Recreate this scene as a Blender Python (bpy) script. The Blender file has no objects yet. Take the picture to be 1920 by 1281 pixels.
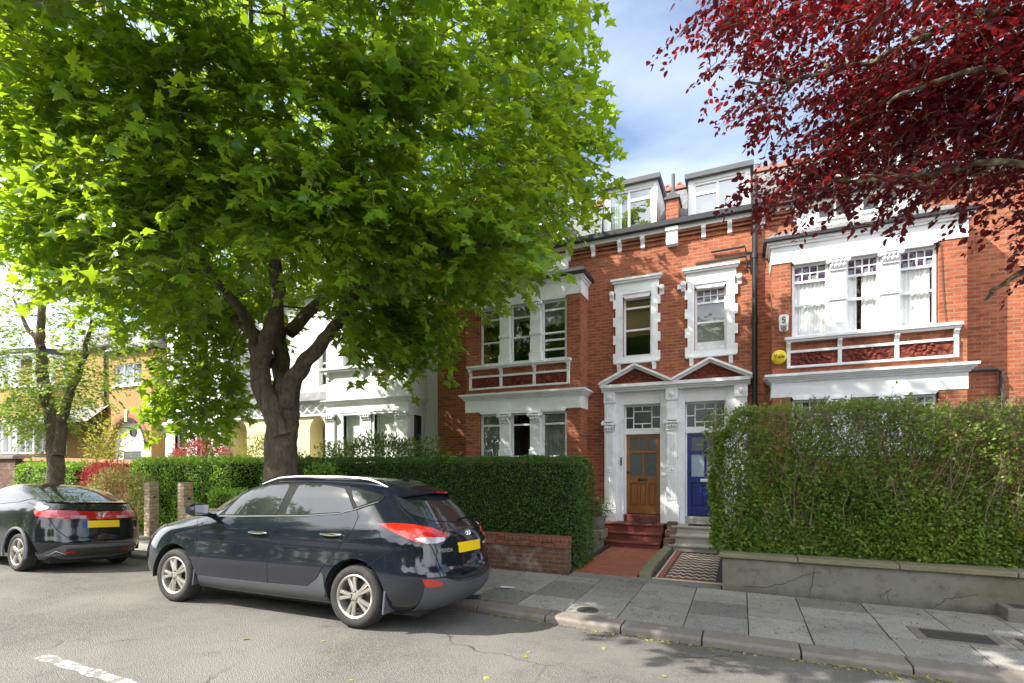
import bpy, bmesh, math, random
import numpy as np
from mathutils import Vector, Matrix
from mathutils.bvhtree import BVHTree
from mathutils.geometry import delaunay_2d_cdt

random.seed(7)
rng = np.random.default_rng(11)
scene = bpy.context.scene
COL = scene.collection
R = math.radians

# Drawings of the street were made at 1:1.1 with their datum at eye level (1.78 m); DRAW converts them to metres.
K = 1.1
EYE = 1.78
def kx(p):
    return (p[0] * K, p[1] * K, (p[2] - EYE) * K + EYE)
def ident(p):
    return p
def gk(z):
    return (z - EYE) * K + EYE


def tag(o, label=None, cat=None, group=None, kind=None):
    if label: o['label'] = label
    if cat: o['category'] = cat
    if group: o['group'] = group
    if kind: o['kind'] = kind
    return o


def attach(o, parent):
    o.parent = parent
    if parent is not None:
        m = Matrix.Translation(parent['_o']) if '_o' in parent else Matrix.Identity(4)
        o.matrix_parent_inverse = m.inverted()


ORIG = {}
def thing(name, loc, label, cat, group=None):
    o = bpy.data.objects.new(name, None)
    COL.objects.link(o)
    o.location = loc
    o.empty_display_size = 0.2
    ORIG[o.name] = Vector(loc)
    return tag(o, label, cat, group)


def put(name, me, mat, parent=None, smooth=False):
    o = bpy.data.objects.new(name, me)
    COL.objects.link(o)
    if mat is not None:
        for m in (mat if isinstance(mat, (list, tuple)) else [mat]):
            me.materials.append(m)
    if smooth:
        me.shade_smooth()
    if parent is not None:
        o.parent = parent
        if parent.name in ORIG:
            o.matrix_parent_inverse = Matrix.Translation(-ORIG[parent.name])
    return o


class MB:
    """collects faces and links them as one mesh object"""
    def __init__(s, T=kx):
        s.v = []; s.f = []; s.mi = []; s.T = T; s.cur = 0
    def face(s, pts):
        n = len(s.v); s.v += [tuple(p) for p in pts]
        s.f.append(tuple(range(n, n + len(pts)))); s.mi.append(s.cur)
        return s
    def raw(s, vs, fs):
        n = len(s.v); s.v += [tuple(p) for p in vs]
        for f in fs:
            s.f.append(tuple(i + n for i in f)); s.mi.append(s.cur)
        return s
    def box(s, x0, x1, y0, y1, z0, z1):
        if x0 > x1: x0, x1 = x1, x0
        if y0 > y1: y0, y1 = y1, y0
        if z0 > z1: z0, z1 = z1, z0
        vs = [(x0, y0, z0), (x1, y0, z0), (x1, y1, z0), (x0, y1, z0), (x0, y0, z1), (x1, y0, z1), (x1, y1, z1), (x0, y1, z1)]
        return s.raw(vs, [(0, 3, 2, 1), (4, 5, 6, 7), (0, 1, 5, 4), (1, 2, 6, 5), (2, 3, 7, 6), (3, 0, 4, 7)])
    def prism(s, poly, fn, a, b):
        """poly = 2D list, fn(p, t) -> 3D"""
        n = len(poly)
        vs = [fn(p, a) for p in poly] + [fn(p, b) for p in poly]
        fs = [tuple(range(n - 1, -1, -1)), tuple(range(n, 2 * n))]
        fs += [(i, (i + 1) % n, n + (i + 1) % n, n + i) for i in range(n)]
        return s.raw(vs, fs)
    def xz(s, poly, y0, y1):
        return s.prism(poly, lambda p, t: (p[0], t, p[1]), y0, y1)
    def yz(s, poly, x0, x1):
        return s.prism(poly, lambda p, t: (t, p[0], p[1]), x0, x1)
    def xy(s, poly, z0, z1):
        return s.prism(poly, lambda p, t: (p[0], p[1], t), z0, z1)
    def beam(s, a, b, w, h, up=(0, 0, 1)):
        a, b = Vector(a), Vector(b); d = (b - a).normalized(); up = Vector(up)
        sd = d.cross(up)
        if sd.length < 1e-4: sd = d.cross(Vector((0, 1, 0)))
        sd.normalize(); u = sd.cross(d).normalized()
        c = [(-w / 2, -h / 2), (w / 2, -h / 2), (w / 2, h / 2), (-w / 2, h / 2)]
        vs = [p + sd * q[0] + u * q[1] for p in (a, b) for q in c]
        return s.raw(vs, [(3, 2, 1, 0), (4, 5, 6, 7), (0, 1, 5, 4), (1, 2, 6, 5), (2, 3, 7, 6), (3, 0, 4, 7)])
    def tube(s, pts, r, n=8, cap=True):
        P = [Vector(p) for p in pts]
        m = len(P); rs = r if isinstance(r, (list, tuple)) else [r] * m
        t0 = (P[1] - P[0]).normalized()
        u = t0.orthogonal().normalized(); base = len(s.v)
        vs = []
        for i in range(m):
            t = (P[min(i + 1, m - 1)] - P[max(i - 1, 0)])
            if t.length < 1e-9: t = t0
            t.normalize()
            u = (u - t * u.dot(t))
            if u.length < 1e-6: u = t.orthogonal()
            u.normalize(); w = t.cross(u)
            for k in range(n):
                a = 2 * math.pi * k / n
                vs.append(P[i] + (u * math.cos(a) + w * math.sin(a)) * rs[i])
        fs = []
        for i in range(m - 1):
            for k in range(n):
                k2 = (k + 1) % n
                fs.append((i * n + k, i * n + k2, (i + 1) * n + k2, (i + 1) * n + k))
        if cap:
            fs.append(tuple(range(n - 1, -1, -1))); fs.append(tuple((m - 1) * n + k for k in range(n)))
        return s.raw(vs, fs)
    def lathe(s, prof, c, n=24, axis='z'):
        """prof = [(r, h)...]"""
        vs = []
        for r, h in prof:
            for k in range(n):
                a = 2 * math.pi * k / n
                x, y = r * math.cos(a), r * math.sin(a)
                if axis == 'z': p = (c[0] + x, c[1] + y, c[2] + h)
                elif axis == 'y': p = (c[0] + x, c[1] + h, c[2] + y)
                else: p = (c[0] + h, c[1] + x, c[2] + y)
                vs.append(p)
        fs = []
        for i in range(len(prof) - 1):
            for k in range(n):
                k2 = (k + 1) % n
                f = (i * n + k, i * n + k2, (i + 1) * n + k2, (i + 1) * n + k)
                fs.append(f if axis != 'y' else f[::-1])
        return s.raw(vs, fs)
    def build(s, name, mat, parent=None, smooth=False, bevel=0, recalc=True):
        me = bpy.data.meshes.new(name)
        T = s.T
        me.from_pydata([T(p) for p in s.v], [], s.f)
        if recalc:
            bm = bmesh.new(); bm.from_mesh(me)
            bmesh.ops.recalc_face_normals(bm, faces=bm.faces)
            bm.to_mesh(me); bm.free()
        if isinstance(mat, (list, tuple)):
            me.polygons.foreach_set('material_index', s.mi)
        o = put(name, me, mat, parent, smooth)
        if smooth:
            try: me.set_sharp_from_angle(angle=R(40))
            except Exception: pass
        if bevel:
            b = o.modifiers.new('edge', 'BEVEL'); b.width = bevel; b.segments = 2; b.limit_method = 'ANGLE'
        return o
    def wall(s, x0, x1, z0, z1, y, holes, depth):
        """a wall face in the XZ plane facing -Y with rectangular openings and their reveals"""
        xs = sorted({x0, x1} | {min(max(q, x0), x1) for h in holes for q in h[:2]})
        zs = sorted({z0, z1} | {min(max(q, z0), z1) for h in holes for q in h[2:4]})
        for i in range(len(xs) - 1):
            for j in range(len(zs) - 1):
                cx, cz = (xs[i] + xs[i + 1]) / 2, (zs[j] + zs[j + 1]) / 2
                if any(h[0] < cx < h[1] and h[2] < cz < h[3] for h in holes): continue
                s.face([(xs[i], y, zs[j]), (xs[i + 1], y, zs[j]), (xs[i + 1], y, zs[j + 1]), (xs[i], y, zs[j + 1])])
        for a, b, c, d in [h[:4] for h in holes]:
            s.face([(a, y, c), (a, y + depth, c), (a, y + depth, d), (a, y, d)][::-1])
            s.face([(b, y, c), (b, y + depth, c), (b, y + depth, d), (b, y, d)])
            s.face([(a, y, c), (b, y, c), (b, y + depth, c), (a, y + depth, c)][::-1])
            s.face([(a, y, d), (b, y, d), (b, y + depth, d), (a, y + depth, d)])
        return s


def np_mesh(name, V, F, tint=None, smooth=False):
    """V (n,3) float, F (m,k) int -> mesh, with an optional per-vertex float attribute 'tint'"""
    me = bpy.data.meshes.new(name)
    V = np.ascontiguousarray(V, dtype=np.float32); F = np.ascontiguousarray(F, dtype=np.int32)
    n, (m, k) = len(V), F.shape
    me.vertices.add(n); me.vertices.foreach_set('co', V.ravel())
    me.loops.add(m * k); me.loops.foreach_set('vertex_index', F.ravel())
    me.polygons.add(m); me.polygons.foreach_set('loop_start', np.arange(0, m * k, k, dtype=np.int32))
    try: me.polygons.foreach_set('loop_total', np.full(m, k, dtype=np.int32))
    except Exception: pass
    me.update(calc_edges=True)
    if tint is not None:
        a = me.attributes.new('tint', 'FLOAT', 'POINT'); a.data.foreach_set('value', np.ascontiguousarray(tint, dtype=np.float32))
    if smooth: me.shade_smooth()
    return me


# ---------------------------------------------------------------- materials
class NT:
    def __init__(s, name):
        s.m = bpy.data.materials.new(name); s.m.use_nodes = True
        s.t = s.m.node_tree; s.n = s.t.nodes; s.n.clear()
        s.out = s.n.new('ShaderNodeOutputMaterial')
    def new(s, typ, **kw):
        n = s.n.new(typ)
        for k, v in kw.items():
            if hasattr(n, k) and not k[0].isupper(): setattr(n, k, v)
            else:
                i = n.inputs[k.replace('_', ' ')] if k.replace('_', ' ') in n.inputs else n.inputs[k]
                if hasattr(v, 'is_output'): s.t.links.new(v, i)
                else: i.default_value = v
        return n
    def link(s, a, b): s.t.links.new(a, b)
    def coords(s): return s.new('ShaderNodeTexCoord').outputs['Object']
    def wallco(s, co=None):
        sp = s.new('ShaderNodeSeparateXYZ', Vector=co or s.coords())
        ad = s.math('ADD', sp.outputs[0], sp.outputs[1])
        return s.new('ShaderNodeCombineXYZ', X=ad, Y=sp.outputs[2], Z=0.0).outputs[0]
    def math(s, op, a, b=0.0, c=None, clamp=False):
        n = s.n.new('ShaderNodeMath'); n.operation = op; n.use_clamp = clamp
        for i, v in enumerate((a, b, c)):
            if v is None: continue
            if hasattr(v, 'is_output'): s.t.links.new(v, n.inputs[i])
            else: n.inputs[i].default_value = v
        return n.outputs[0]
    def mix(s, f, a, b, mode='MIX'):
        n = s.n.new('ShaderNodeMix'); n.data_type = 'RGBA'; n.blend_type = mode
        for i, v in ((0, f), (6, a), (7, b)):
            if hasattr(v, 'is_output'): s.t.links.new(v, n.inputs[i])
            else: n.inputs[i].default_value = v if i == 0 else (tuple(v) + (1,))[:4]
        return n.outputs[2]
    def noise(s, scale, co=None, detail=4, rough=.55, dist=0):
        n = s.new('ShaderNodeTexNoise', Scale=scale, Detail=detail, Roughness=rough, Distortion=dist)
        s.link(co or s.coords(), n.inputs['Vector'])
        return n.outputs['Fac']
    def ramp(s, f, a, b, lo=0., hi=1.):
        return s.new('ShaderNodeMapRange', Value=f, From_Min=a, From_Max=b, To_Min=lo, To_Max=hi).outputs[0]
    def bump(s, h, strength=.3, dist=.01, normal=None):
        n = s.new('ShaderNodeBump', Strength=strength, Distance=dist, Height=h)
        if normal: s.link(normal, n.inputs['Normal'])
        return n.outputs[0]
    def pbr(s, col, rough=.6, metal=0., spec=.5, normal=None, coat=0., **kw):
        p = s.n.new('ShaderNodeBsdfPrincipled')
        for k, v in (('Base Color', col), ('Roughness', rough), ('Metallic', metal), ('Specular IOR Level', spec), ('Coat Weight', coat), *kw.items()):
            i = p.inputs[k]
            if hasattr(v, 'is_output'): s.t.links.new(v, i)
            elif k == 'Base Color': i.default_value = (tuple(v) + (1,))[:4]
            else: i.default_value = v
        if normal: s.link(normal, p.inputs['Normal'])
        s.link(p.outputs[0], s.out.inputs[0])
        s.p = p
        return s.m


def mul(c, k): return tuple(min(1, x * k) for x in c)

def M(name, col, rough=.6, var=.12, vs=3., bump=0., bs=60., spec=.5, metal=0., coat=0., dirt=0., dirtcol=(.12, .10, .08), ds=1.2):
    """paint / stone / plastic with uneven colour, fine bump and patchy grime"""
    t = NT(name); co = t.coords()
    c = t.mix(t.noise(vs, co, 5), mul(col, 1 - var), mul(col, 1 + var))
    if dirt:
        f = t.math('MULTIPLY', t.ramp(t.noise(ds, co, 8, .7), .5, .75), dirt)
        c = t.mix(f, c, dirtcol)
    nrm = t.bump(t.noise(bs, co, 3), bump, .01) if bump else None
    return t.pbr(c, rough, metal, spec, nrm, coat)


def brick_mat(name, c1, c2, mortar, bw=.225, rh=.075, ms=.008, stain=.35, stcol=(.05, .035, .03), rough=.85, bumpk=.6, pale=0.):
    t = NT(name); co = t.coords(); w = t.wallco(co)
    b = t.new('ShaderNodeTexBrick', offset=.5, Vector=w, Color1=c1 + (1,), Color2=c2 + (1,), Mortar=mortar + (1,), Scale=1.0,
              Mortar_Size=ms, Mortar_Smooth=.15, Bias=-.1, Brick_Width=bw, Row_Height=rh)
    c = b.outputs['Color']
    c = t.mix(t.ramp(t.noise(14, co, 3), .3, .7), c, t.mix(.5, c, (c1[0] * 1.25, c1[1] * 1.35, c1[2] * 1.3)))
    c = t.mix(t.math('MULTIPLY', t.ramp(t.noise(1.1, co, 8, .68), .48, .78), stain), c, stcol)
    st = t.new('ShaderNodeMapping', Vector=w, Scale=(4.1, 12.2, 1)).outputs[0]
    c = t.mix(t.math('MULTIPLY', t.ramp(t.noise(1., st, 2, .5), .52, .68), .5), c, mul(c2, .5))
    c = t.mix(t.math('MULTIPLY', t.ramp(t.noise(.45, co, 5, .6), .45, .7), .3), c, mul(c2, .6))
    if pale: c = t.mix(t.math('MULTIPLY', t.ramp(t.noise(2.3, co, 8, .7), .52, .7), pale), c, (.5, .46, .4))
    h = t.math('SUBTRACT', t.math('MULTIPLY', t.noise(90, co, 3), .35), b.outputs['Fac'])
    return t.pbr(c, rough, 0, .25, t.bump(h, bumpk, .012))


def leaf_mat(name, ca, cb, trans, gloss=.35, tw=.45, spec=.4):
    """two-sided leaf: reflected, transmitted and glossy light, tinted leaf by leaf"""
    t = NT(name)
    a = t.new('ShaderNodeAttribute', attribute_name='tint').outputs['Fac']
    c = t.mix(a, ca, cb); tc = t.mix(a, mul(trans, .75), mul(trans, 1.2))
    p = t.n.new('ShaderNodeBsdfPrincipled')
    t.link(c, p.inputs['Base Color']); p.inputs['Roughness'].default_value = gloss; p.inputs['Specular IOR Level'].default_value = spec
    tr = t.new('ShaderNodeBsdfTranslucent', Color=tc)
    m = t.new('ShaderNodeMixShader', Fac=tw)
    t.link(p.outputs[0], m.inputs[1]); t.link(tr.outputs[0], m.inputs[2]); t.link(m.outputs[0], t.out.inputs[0])
    return t.m


def glass_mat(name, tint=(.75, .8, .8), refl=.0, rough=.01):
    """window pane: see-through with mirror reflections growing at grazing angles"""
    t = NT(name)
    fc = t.new('ShaderNodeLayerWeight', Blend=.5).outputs['Facing']
    f = t.math('ADD', t.math('MULTIPLY', t.math('POWER', fc, 4.), .95), .055 + refl, clamp=True)
    nb = t.bump(t.noise(2.2, None, 2), .06, .02)
    g = t.new('ShaderNodeBsdfGlossy', Color=(.95, .97, 1, 1), Roughness=rough); t.link(nb, g.inputs['Normal'])
    tr = t.new('ShaderNodeBsdfTransparent', Color=tint + (1,))
    m = t.new('ShaderNodeMixShader', Fac=f)
    t.link(tr.outputs[0], m.inputs[1]); t.link(g.outputs[0], m.inputs[2]); t.link(m.outputs[0], t.out.inputs[0])
    return t.m


MT = {}
def mats():
    m = MT
    m['brick'] = brick_mat('red_brick', (.40, .115, .052), (.20, .052, .030), (.30, .20, .14), stain=.42, ms=.011, stcol=(.09, .05, .04))
    m['brick_dark'] = brick_mat('old_brick', (.17, .075, .045), (.10, .05, .035), (.17, .15, .13), stain=.5, pale=.55, ms=.012, bumpk=.9)
    m['brick_buff'] = brick_mat('buff_brick', (.56, .42, .29), (.38, .25, .17), (.24, .2, .16), stain=.2, rh=.078, bw=.2, ms=.013)
    m['brick_left'] = brick_mat('garden_brick', (.24, .085, .05), (.15, .06, .04), (.22, .17, .14), stain=.35)
    m['white'] = M('white_paint', (.83, .84, .86), .5, .05, 2, .12, 30, dirt=.38, dirtcol=(.38, .37, .34), ds=3.6)
    m['white2'] = M('white_gloss', (.82, .83, .84), .35, .03, 2, dirt=.1, dirtcol=(.4, .4, .38), ds=3)
    m['stucco'] = M('white_render', (.70, .70, .69), .7, .04, 1.5, .25, 60, dirt=.18, dirtcol=(.45, .43, .38), ds=.9)
    m['cream'] = M('cream_render', (.74, .66, .40), .75, .06, 1.5, .25, 60, dirt=.15, dirtcol=(.4, .36, .25))
    m['black'] = M('black_iron', (.018, .019, .022), .45, .3, 8)
    m['lead'] = M('lead_felt', (.09, .09, .10), .7, .25, 5, .3, 40)
    m['terra'] = None
    t = NT('terracotta_relief'); co = t.coords()
    v = t.new('ShaderNodeTexVoronoi', Scale=16., feature='SMOOTH_F1', Vector=co).outputs['Distance']
    h = t.math('ADD', v, t.math('MULTIPLY', t.noise(26, co, 3), .5))
    m['terra'] = t.pbr(t.mix(t.ramp(h, .3, .9), (.24, .05, .03), (.13, .028, .018)), .75, 0, .3, t.bump(h, 1., .05))
    m['terra2'] = M('terracotta', (.34, .135, .08), .8, .2, 6)
    t = NT('slate'); co = t.coords(); sp = t.new('ShaderNodeSeparateXYZ', Vector=co)
    w = t.new('ShaderNodeCombineXYZ', X=sp.outputs[0], Y=t.math('MULTIPLY', t.math('ADD', sp.outputs[2], t.math('MULTIPLY', sp.outputs[1], .35)), 1.0), Z=0.).outputs[0]
    b = t.new('ShaderNodeTexBrick', offset=.5, Vector=w, Color1=(.19, .185, .19, 1), Color2=(.12, .12, .13, 1), Mortar=(.03, .03, .03, 1), Scale=1.,
              Mortar_Size=.008, Mortar_Smooth=.3, Bias=0., Brick_Width=.26, Row_Height=.15)
    c = t.mix(t.ramp(t.noise(5, co, 6), .45, .75), b.outputs['Color'], (.25, .24, .21))
    m['slate'] = t.pbr(c, .6, 0, .4, t.bump(t.math('SUBTRACT', t.noise(30, co), b.outputs['Fac']), .8, .02))
    t = NT('pebbledash'); co = t.coords()
    v = t.new('ShaderNodeTexVoronoi', Scale=55., Vector=co)
    c = t.mix(t.ramp(t.new('ShaderNodeSeparateXYZ', Vector=v.outputs['Color']).outputs[0], .1, .9), (.53, .35, .145), (.35, .21, .075))
    c = t.mix(t.ramp(t.noise(1.2, co, 6), .4, .8), c, (.38, .25, .11))
    m['pebble'] = t.pbr(c, .85, 0, .25, t.bump(v.outputs['Distance'], .8, .02))
    t = NT('varnished_pine'); co = t.coords()
    st = t.new('ShaderNodeMapping', Vector=co, Scale=(30, 30, 2.2)).outputs[0]
    n = t.noise(1.6, st, 6, .65, 1.2)
    c = t.mix(t.ramp(n, .3, .7), (.18, .062, .013), (.33, .14, .03))
    c = t.mix(t.ramp(t.noise(4, co, 6), .55, .8), c, (.17, .06, .015))
    m['pine'] = t.pbr(c, .38, 0, .5, t.bump(n, .15, .005))
    m['blue'] = M('blue_gloss_paint', (.010, .022, .17), .25, .15, 3)
    m['glass'] = glass_mat('window_glass', tint=(.95, .97, .97), refl=.03)
    m['glass_bright'] = glass_mat('dormer_glass', tint=(.6, .66, .7), refl=.20)
    m['frost'] = M('frosted_glass', (.10, .115, .12), .22, .3, 9)
    m['frost_pale'] = M('obscured_glass', (.33, .40, .47), .25, .25, 7)
    t = NT('leaded_glass'); co = t.coords(); sp = t.new('ShaderNodeSeparateXYZ', Vector=co)
    q = t.new('ShaderNodeCombineXYZ', X=sp.outputs[0], Y=sp.outputs[2], Z=0.).outputs[0]
    ck = t.new('ShaderNodeTexChecker', Vector=q, Scale=6.4, Color1=(.20, .22, .25, 1), Color2=(.055, .025, .075, 1)).outputs['Color']
    m['stain'] = t.pbr(ck, .12, 0, .6, t.bump(t.noise(60, co, 2), .3, .01))
    m['dark_pane'] = M('dark_pane', (.030, .032, .034), .08, .3, 6, .2, 25)
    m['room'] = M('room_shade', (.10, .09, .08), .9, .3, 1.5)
    m['curtain'] = M('net_curtain', (.88, .88, .86), .9, .06, 4)
    m['curtain_grey'] = M('grey_curtain', (.20, .20, .19), .9, .1, 4)
    m['blind'] = M('wooden_blind', (.20, .11, .045), .6, .2, 6)
    m['step_red'] = M('red_step_paint', (.15, .035, .025), .45, .25, 4, .2, 30, dirt=.4, dirtcol=(.10, .06, .05))
    m['stone'] = M('step_stone', (.36, .34, .29), .8, .15, 4, .3, 40, dirt=.35, dirtcol=(.15, .14, .11))
    t = NT('quarry_tile'); co = t.coords()
    b = t.new('ShaderNodeTexBrick', offset=0., Vector=co, Color1=(.36, .115, .055, 1), Color2=(.28, .085, .045, 1), Mortar=(.13, .07, .05, 1), Scale=1., Mortar_Size=.005,
              Mortar_Smooth=.2, Bias=0., Brick_Width=.17, Row_Height=.17)
    c = t.mix(t.math('MULTIPLY', t.ramp(t.noise(2.4, co, 7, .7), .5, .75), .5), b.outputs['Color'], (.10, .05, .035))
    m['quarry'] = t.pbr(c, .55, 0, .4, t.bump(t.math('SUBTRACT', 1., b.outputs['Fac']), .4, .006))
    m['tess_dark'] = M('tile_dark', (.035, .018, .02), .5, .35, 9, dirt=.3, dirtcol=(.12, .1, .08))
    m['tess_cream'] = M('tile_cream', (.66, .56, .42), .5, .18, 9, dirt=.35, dirtcol=(.2, .16, .12))
    m['tess_red'] = M('tile_red', (.33, .09, .05), .5, .2, 9)
    # road
    t = NT('asphalt'); co = t.coords()
    v = t.new('ShaderNodeTexVoronoi', Scale=95., Vector=co)
    sx = t.new('ShaderNodeSeparateXYZ', Vector=v.outputs['Color']).outputs[0]
    c = t.mix(t.ramp(sx, .2, 1.), (.098, .093, .085), (.182, .172, .157))
    c = t.mix(t.ramp(t.noise(.55, co, 6, .6), .42, .62), c, t.mix(.8, c, (.20, .19, .175)))
    c = t.mix(t.ramp(t.noise(210, co, 2), .62, .72), c, (.36, .34, .32))
    c = t.mix(t.math('MULTIPLY', t.ramp(t.noise(3.2, co, 8, .7), .56, .72), .5), c, (.075, .072, .068))
    crk = t.new('ShaderNodeTexVoronoi', Scale=.55, feature='DISTANCE_TO_EDGE', Vector=t.new('ShaderNodeVectorMath', operation='ADD').outputs[0])
    va = crk.inputs['Vector'].links[0].from_node
    t.link(co, va.inputs[0]); nz = t.new('ShaderNodeTexNoise', Scale=3., Detail=6.); t.link(co, nz.inputs['Vector']); 
    sc = t.new('ShaderNodeVectorMath', operation='SCALE', Scale=.35); t.link(nz.outputs['Color'], sc.inputs[0]); t.link(sc.outputs[0], va.inputs[1])
    cm = t.math('MULTIPLY', t.ramp(crk.outputs['Distance'], .004, .012, 1., 0.), t.ramp(t.noise(.7, co, 3), .5, .62))
    c = t.mix(t.math('MULTIPLY', cm, .65), c, (.05, .047, .045))
    hh = t.math('ADD', v.outputs['Distance'], t.math('MULTIPLY', t.noise(40, co, 4), .8))
    hh = t.math('SUBTRACT', hh, t.math('MULTIPLY', cm, 1.5))
    m['asphalt'] = t.pbr(c, .85, 0, .3, t.bump(hh, .7, .012))
    m['line'] = None
    t = NT('worn_road_paint'); co = t.coords()
    f = t.ramp(t.noise(9, co, 9, .75), .44, .52)
    m['line'] = t.pbr(t.mix(f, (.52, .51, .48), (.19, .18, .168)), .7, 0, .3, t.bump(t.noise(80, co), .3, .01))
    m['kerb'] = M('granite_kerb', (.20, .175, .155), .8, .25, 18, .4, 60, dirt=.45, dirtcol=(.09, .08, .07), ds=2.5)
    t = NT('flagstone'); co = t.coords()
    a = t.new('ShaderNodeAttribute', attribute_name='tint').outputs['Fac']
    c = t.mix(a, (.09, .087, .083), (.41, .39, .355))
    c = t.mix(.4, c, t.mix(t.ramp(t.noise(60, co, 4), .35, .65), (.06, .058, .055), (.42, .40, .365)))
    c = t.mix(t.math('MULTIPLY', t.ramp(t.noise(3., co, 9, .72), .5, .72), .6), c, (.10, .095, .08))
    c = t.mix(t.math('MULTIPLY', t.ramp(t.noise(19, co, 5, .6), .64, .72), .6), c, (.05, .047, .04))
    m['flag'] = t.pbr(c, .82, 0, .3, t.bump(t.noise(120, co, 3), .25, .006))
    m['joint'] = M('joint_dirt', (.045, .04, .032), .95, .4, 12, .5, 40)
    m['soil'] = M('garden_soil', (.055, .045, .035), .95, .4, 8, .8, 30)
    t = NT('slate_gravel'); co = t.coords(); v = t.new('ShaderNodeTexVoronoi', Scale=38., Vector=co)
    sx = t.new('ShaderNodeSeparateXYZ', Vector=v.outputs['Color']).outputs[0]
    m['gravel'] = t.pbr(t.mix(sx, (.05, .055, .065), (.26, .28, .32)), .7, 0, .4, t.bump(v.outputs['Distance'], 1., .03))
    t = NT('mossy_render'); co = t.coords()
    c = t.mix(t.noise(3, co, 6, .65), (.15, .145, .13), (.27, .255, .225))
    c = t.mix(t.math('MULTIPLY', t.ramp(t.noise(1.3, co, 8, .7), .45, .7), .8), c, (.12, .12, .05))
    c = t.mix(t.math('MULTIPLY', t.ramp(t.noise(4.5, co, 9, .75), .52, .68), .75), c, (.075, .07, .06))
    zz = t.new('ShaderNodeSeparateXYZ', Vector=co).outputs[2]
    damp = t.ramp(t.math('ADD', zz, t.math('MULTIPLY', t.noise(3.3, co, 6), .35)), .22, .02)
    c = t.mix(t.math('MULTIPLY', damp, .65), c, (.06, .058, .045))
    m['render'] = t.pbr(c, .88, 0, .25, t.bump(t.noise(28, co, 7, .7), .5, .012))
    m['coping'] = M('mossy_coping', (.20, .19, .12), .9, .3, 5, .5, 40, dirt=.5, dirtcol=(.08, .085, .03), ds=3)
    # bark
    t = NT('maple_bark'); co = t.coords()
    st = t.new('ShaderNodeMapping', Vector=co, Scale=(1, 1, .28)).outputs[0]
    n = t.noise(16, st, 7, .7, .4)
    c = t.mix(t.ramp(n, .3, .7), (.055, .042, .032), (.19, .15, .112))
    c = t.mix(t.math('MULTIPLY', t.ramp(t.noise(3.5, co, 6), .52, .68), .6), c, (.26, .19, .12))
    m['bark'] = t.pbr(c, .9, 0, .2, t.bump(t.math('ADD', n, t.math('MULTIPLY', t.noise(45, st, 5), .4)), 1., .06))
    m['twig'] = M('twig_bark', (.22, .17, .115), .85, .3, 9)
    t = NT('lichen_bark'); co = t.coords()
    c = t.mix(t.ramp(t.noise(14, co, 6), .45, .65), (.075, .055, .045), (.30, .28, .15))
    m['lichen'] = t.pbr(c, .9, 0, .2, t.bump(t.noise(40, co), .4, .01))
    m['maple'] = leaf_mat('maple_leaf', (.042, .12, .010), (.11, .22, .016), (.48, .68, .026), .34, .43)
    m['young'] = leaf_mat('young_leaf', (.30, .33, .05), (.42, .32, .07), (.5, .42, .06), .4, .4)
    m['plum'] = leaf_mat('plum_leaf', (.058, .009, .019), (.115, .012, .017), (.43, .017, .018), .28, .40, .5)
    m['street'] = leaf_mat('street_tree_leaf', (.10, .19, .025), (.20, .29, .05), (.42, .56, .07), .45, .42)
    m['hedge'] = leaf_mat('privet_leaf', (.032, .09, .013), (.08, .17, .024), (.16, .32, .025), .4, .22)
    m['hedge_b'] = leaf_mat('bright_hedge_leaf', (.10, .23, .018), (.20, .36, .035), (.36, .58, .04), .45, .3)
    m['hedge_r'] = leaf_mat('loose_privet_leaf', (.075, .165, .020), (.24, .33, .055), (.42, .56, .06), .4, .32)
    m['laurel'] = leaf_mat('laurel_leaf', (.04, .11, .015), (.20, .25, .045), (.25, .38, .03), .3, .25, .6)
    m['yellowgreen'] = leaf_mat('golden_leaf', (.25, .30, .03), (.40, .38, .06), (.5, .5, .05), .5, .3)
    m['acer'] = leaf_mat('acer_leaf', (.22, .045, .04), (.40, .10, .07), (.55, .10, .07), .5, .35)
    m['crimson'] = leaf_mat('crimson_leaf', (.20, .012, .03), (.36, .03, .055), (.5, .03, .05), .5, .35)
    m['straw'] = leaf_mat('grassy_leaf', (.20, .22, .06), (.38, .36, .13), (.4, .42, .1), .6, .3)
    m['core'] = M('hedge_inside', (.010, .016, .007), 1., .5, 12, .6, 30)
    m['litter'] = leaf_mat('fallen_leaf', (.17, .20, .04), (.40, .36, .07), (.4, .4, .05), .6, .15)
    m['debris'] = M('gutter_debris', (.10, .085, .055), .95, .6, 25, .9, 60)
    m['pot'] = M('stone_pot', (.20, .19, .17), .85, .25, 8, .4, 50, dirt=.5)
    m['mat'] = M('door_mat', (.012, .012, .013), .95, .4, 20, .6, 200)
    m['iron'] = M('cast_iron', (.055, .05, .047), .6, .3, 12, .3, 60)
    m['cable'] = M('cable', (.06, .055, .05), .6, .2, 8)
    m['yellow'] = M('yellow_plastic', (.82, .60, .02), .35, .03)
    m['plastic'] = M('white_plastic', (.78, .78, .74), .4, .03)
    m['ink'] = M('black_ink', (.012, .012, .012), .5, .1)
    m['green_ink'] = M('grey_green_lens', (.12, .16, .13), .3, .1)
    m['red_plastic'] = M('red_plastic', (.55, .03, .02), .3, .05)
    m['litterwhite'] = M('white_litter', (.75, .76, .78), .6, .05)
    # vehicles
    t = NT('black_car_paint'); co = t.coords()
    dust = t.math('MULTIPLY', t.ramp(t.noise(2.2, co, 8, .7), .45, .8), .04)
    low = t.ramp(t.new('ShaderNodeSeparateXYZ', Vector=co).outputs[2], .70, .26, 0., .07)
    c = t.mix(t.math('ADD', dust, low), (.007, .0095, .018), (.16, .155, .15))
    rg = t.math('ADD', t.math('MULTIPLY', t.noise(3.5, co, 8, .7), .10), .03)
    m['paint'] = t.pbr(c, rg, .0, .55, None, .6, **{'Coat Roughness': .03})
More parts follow.
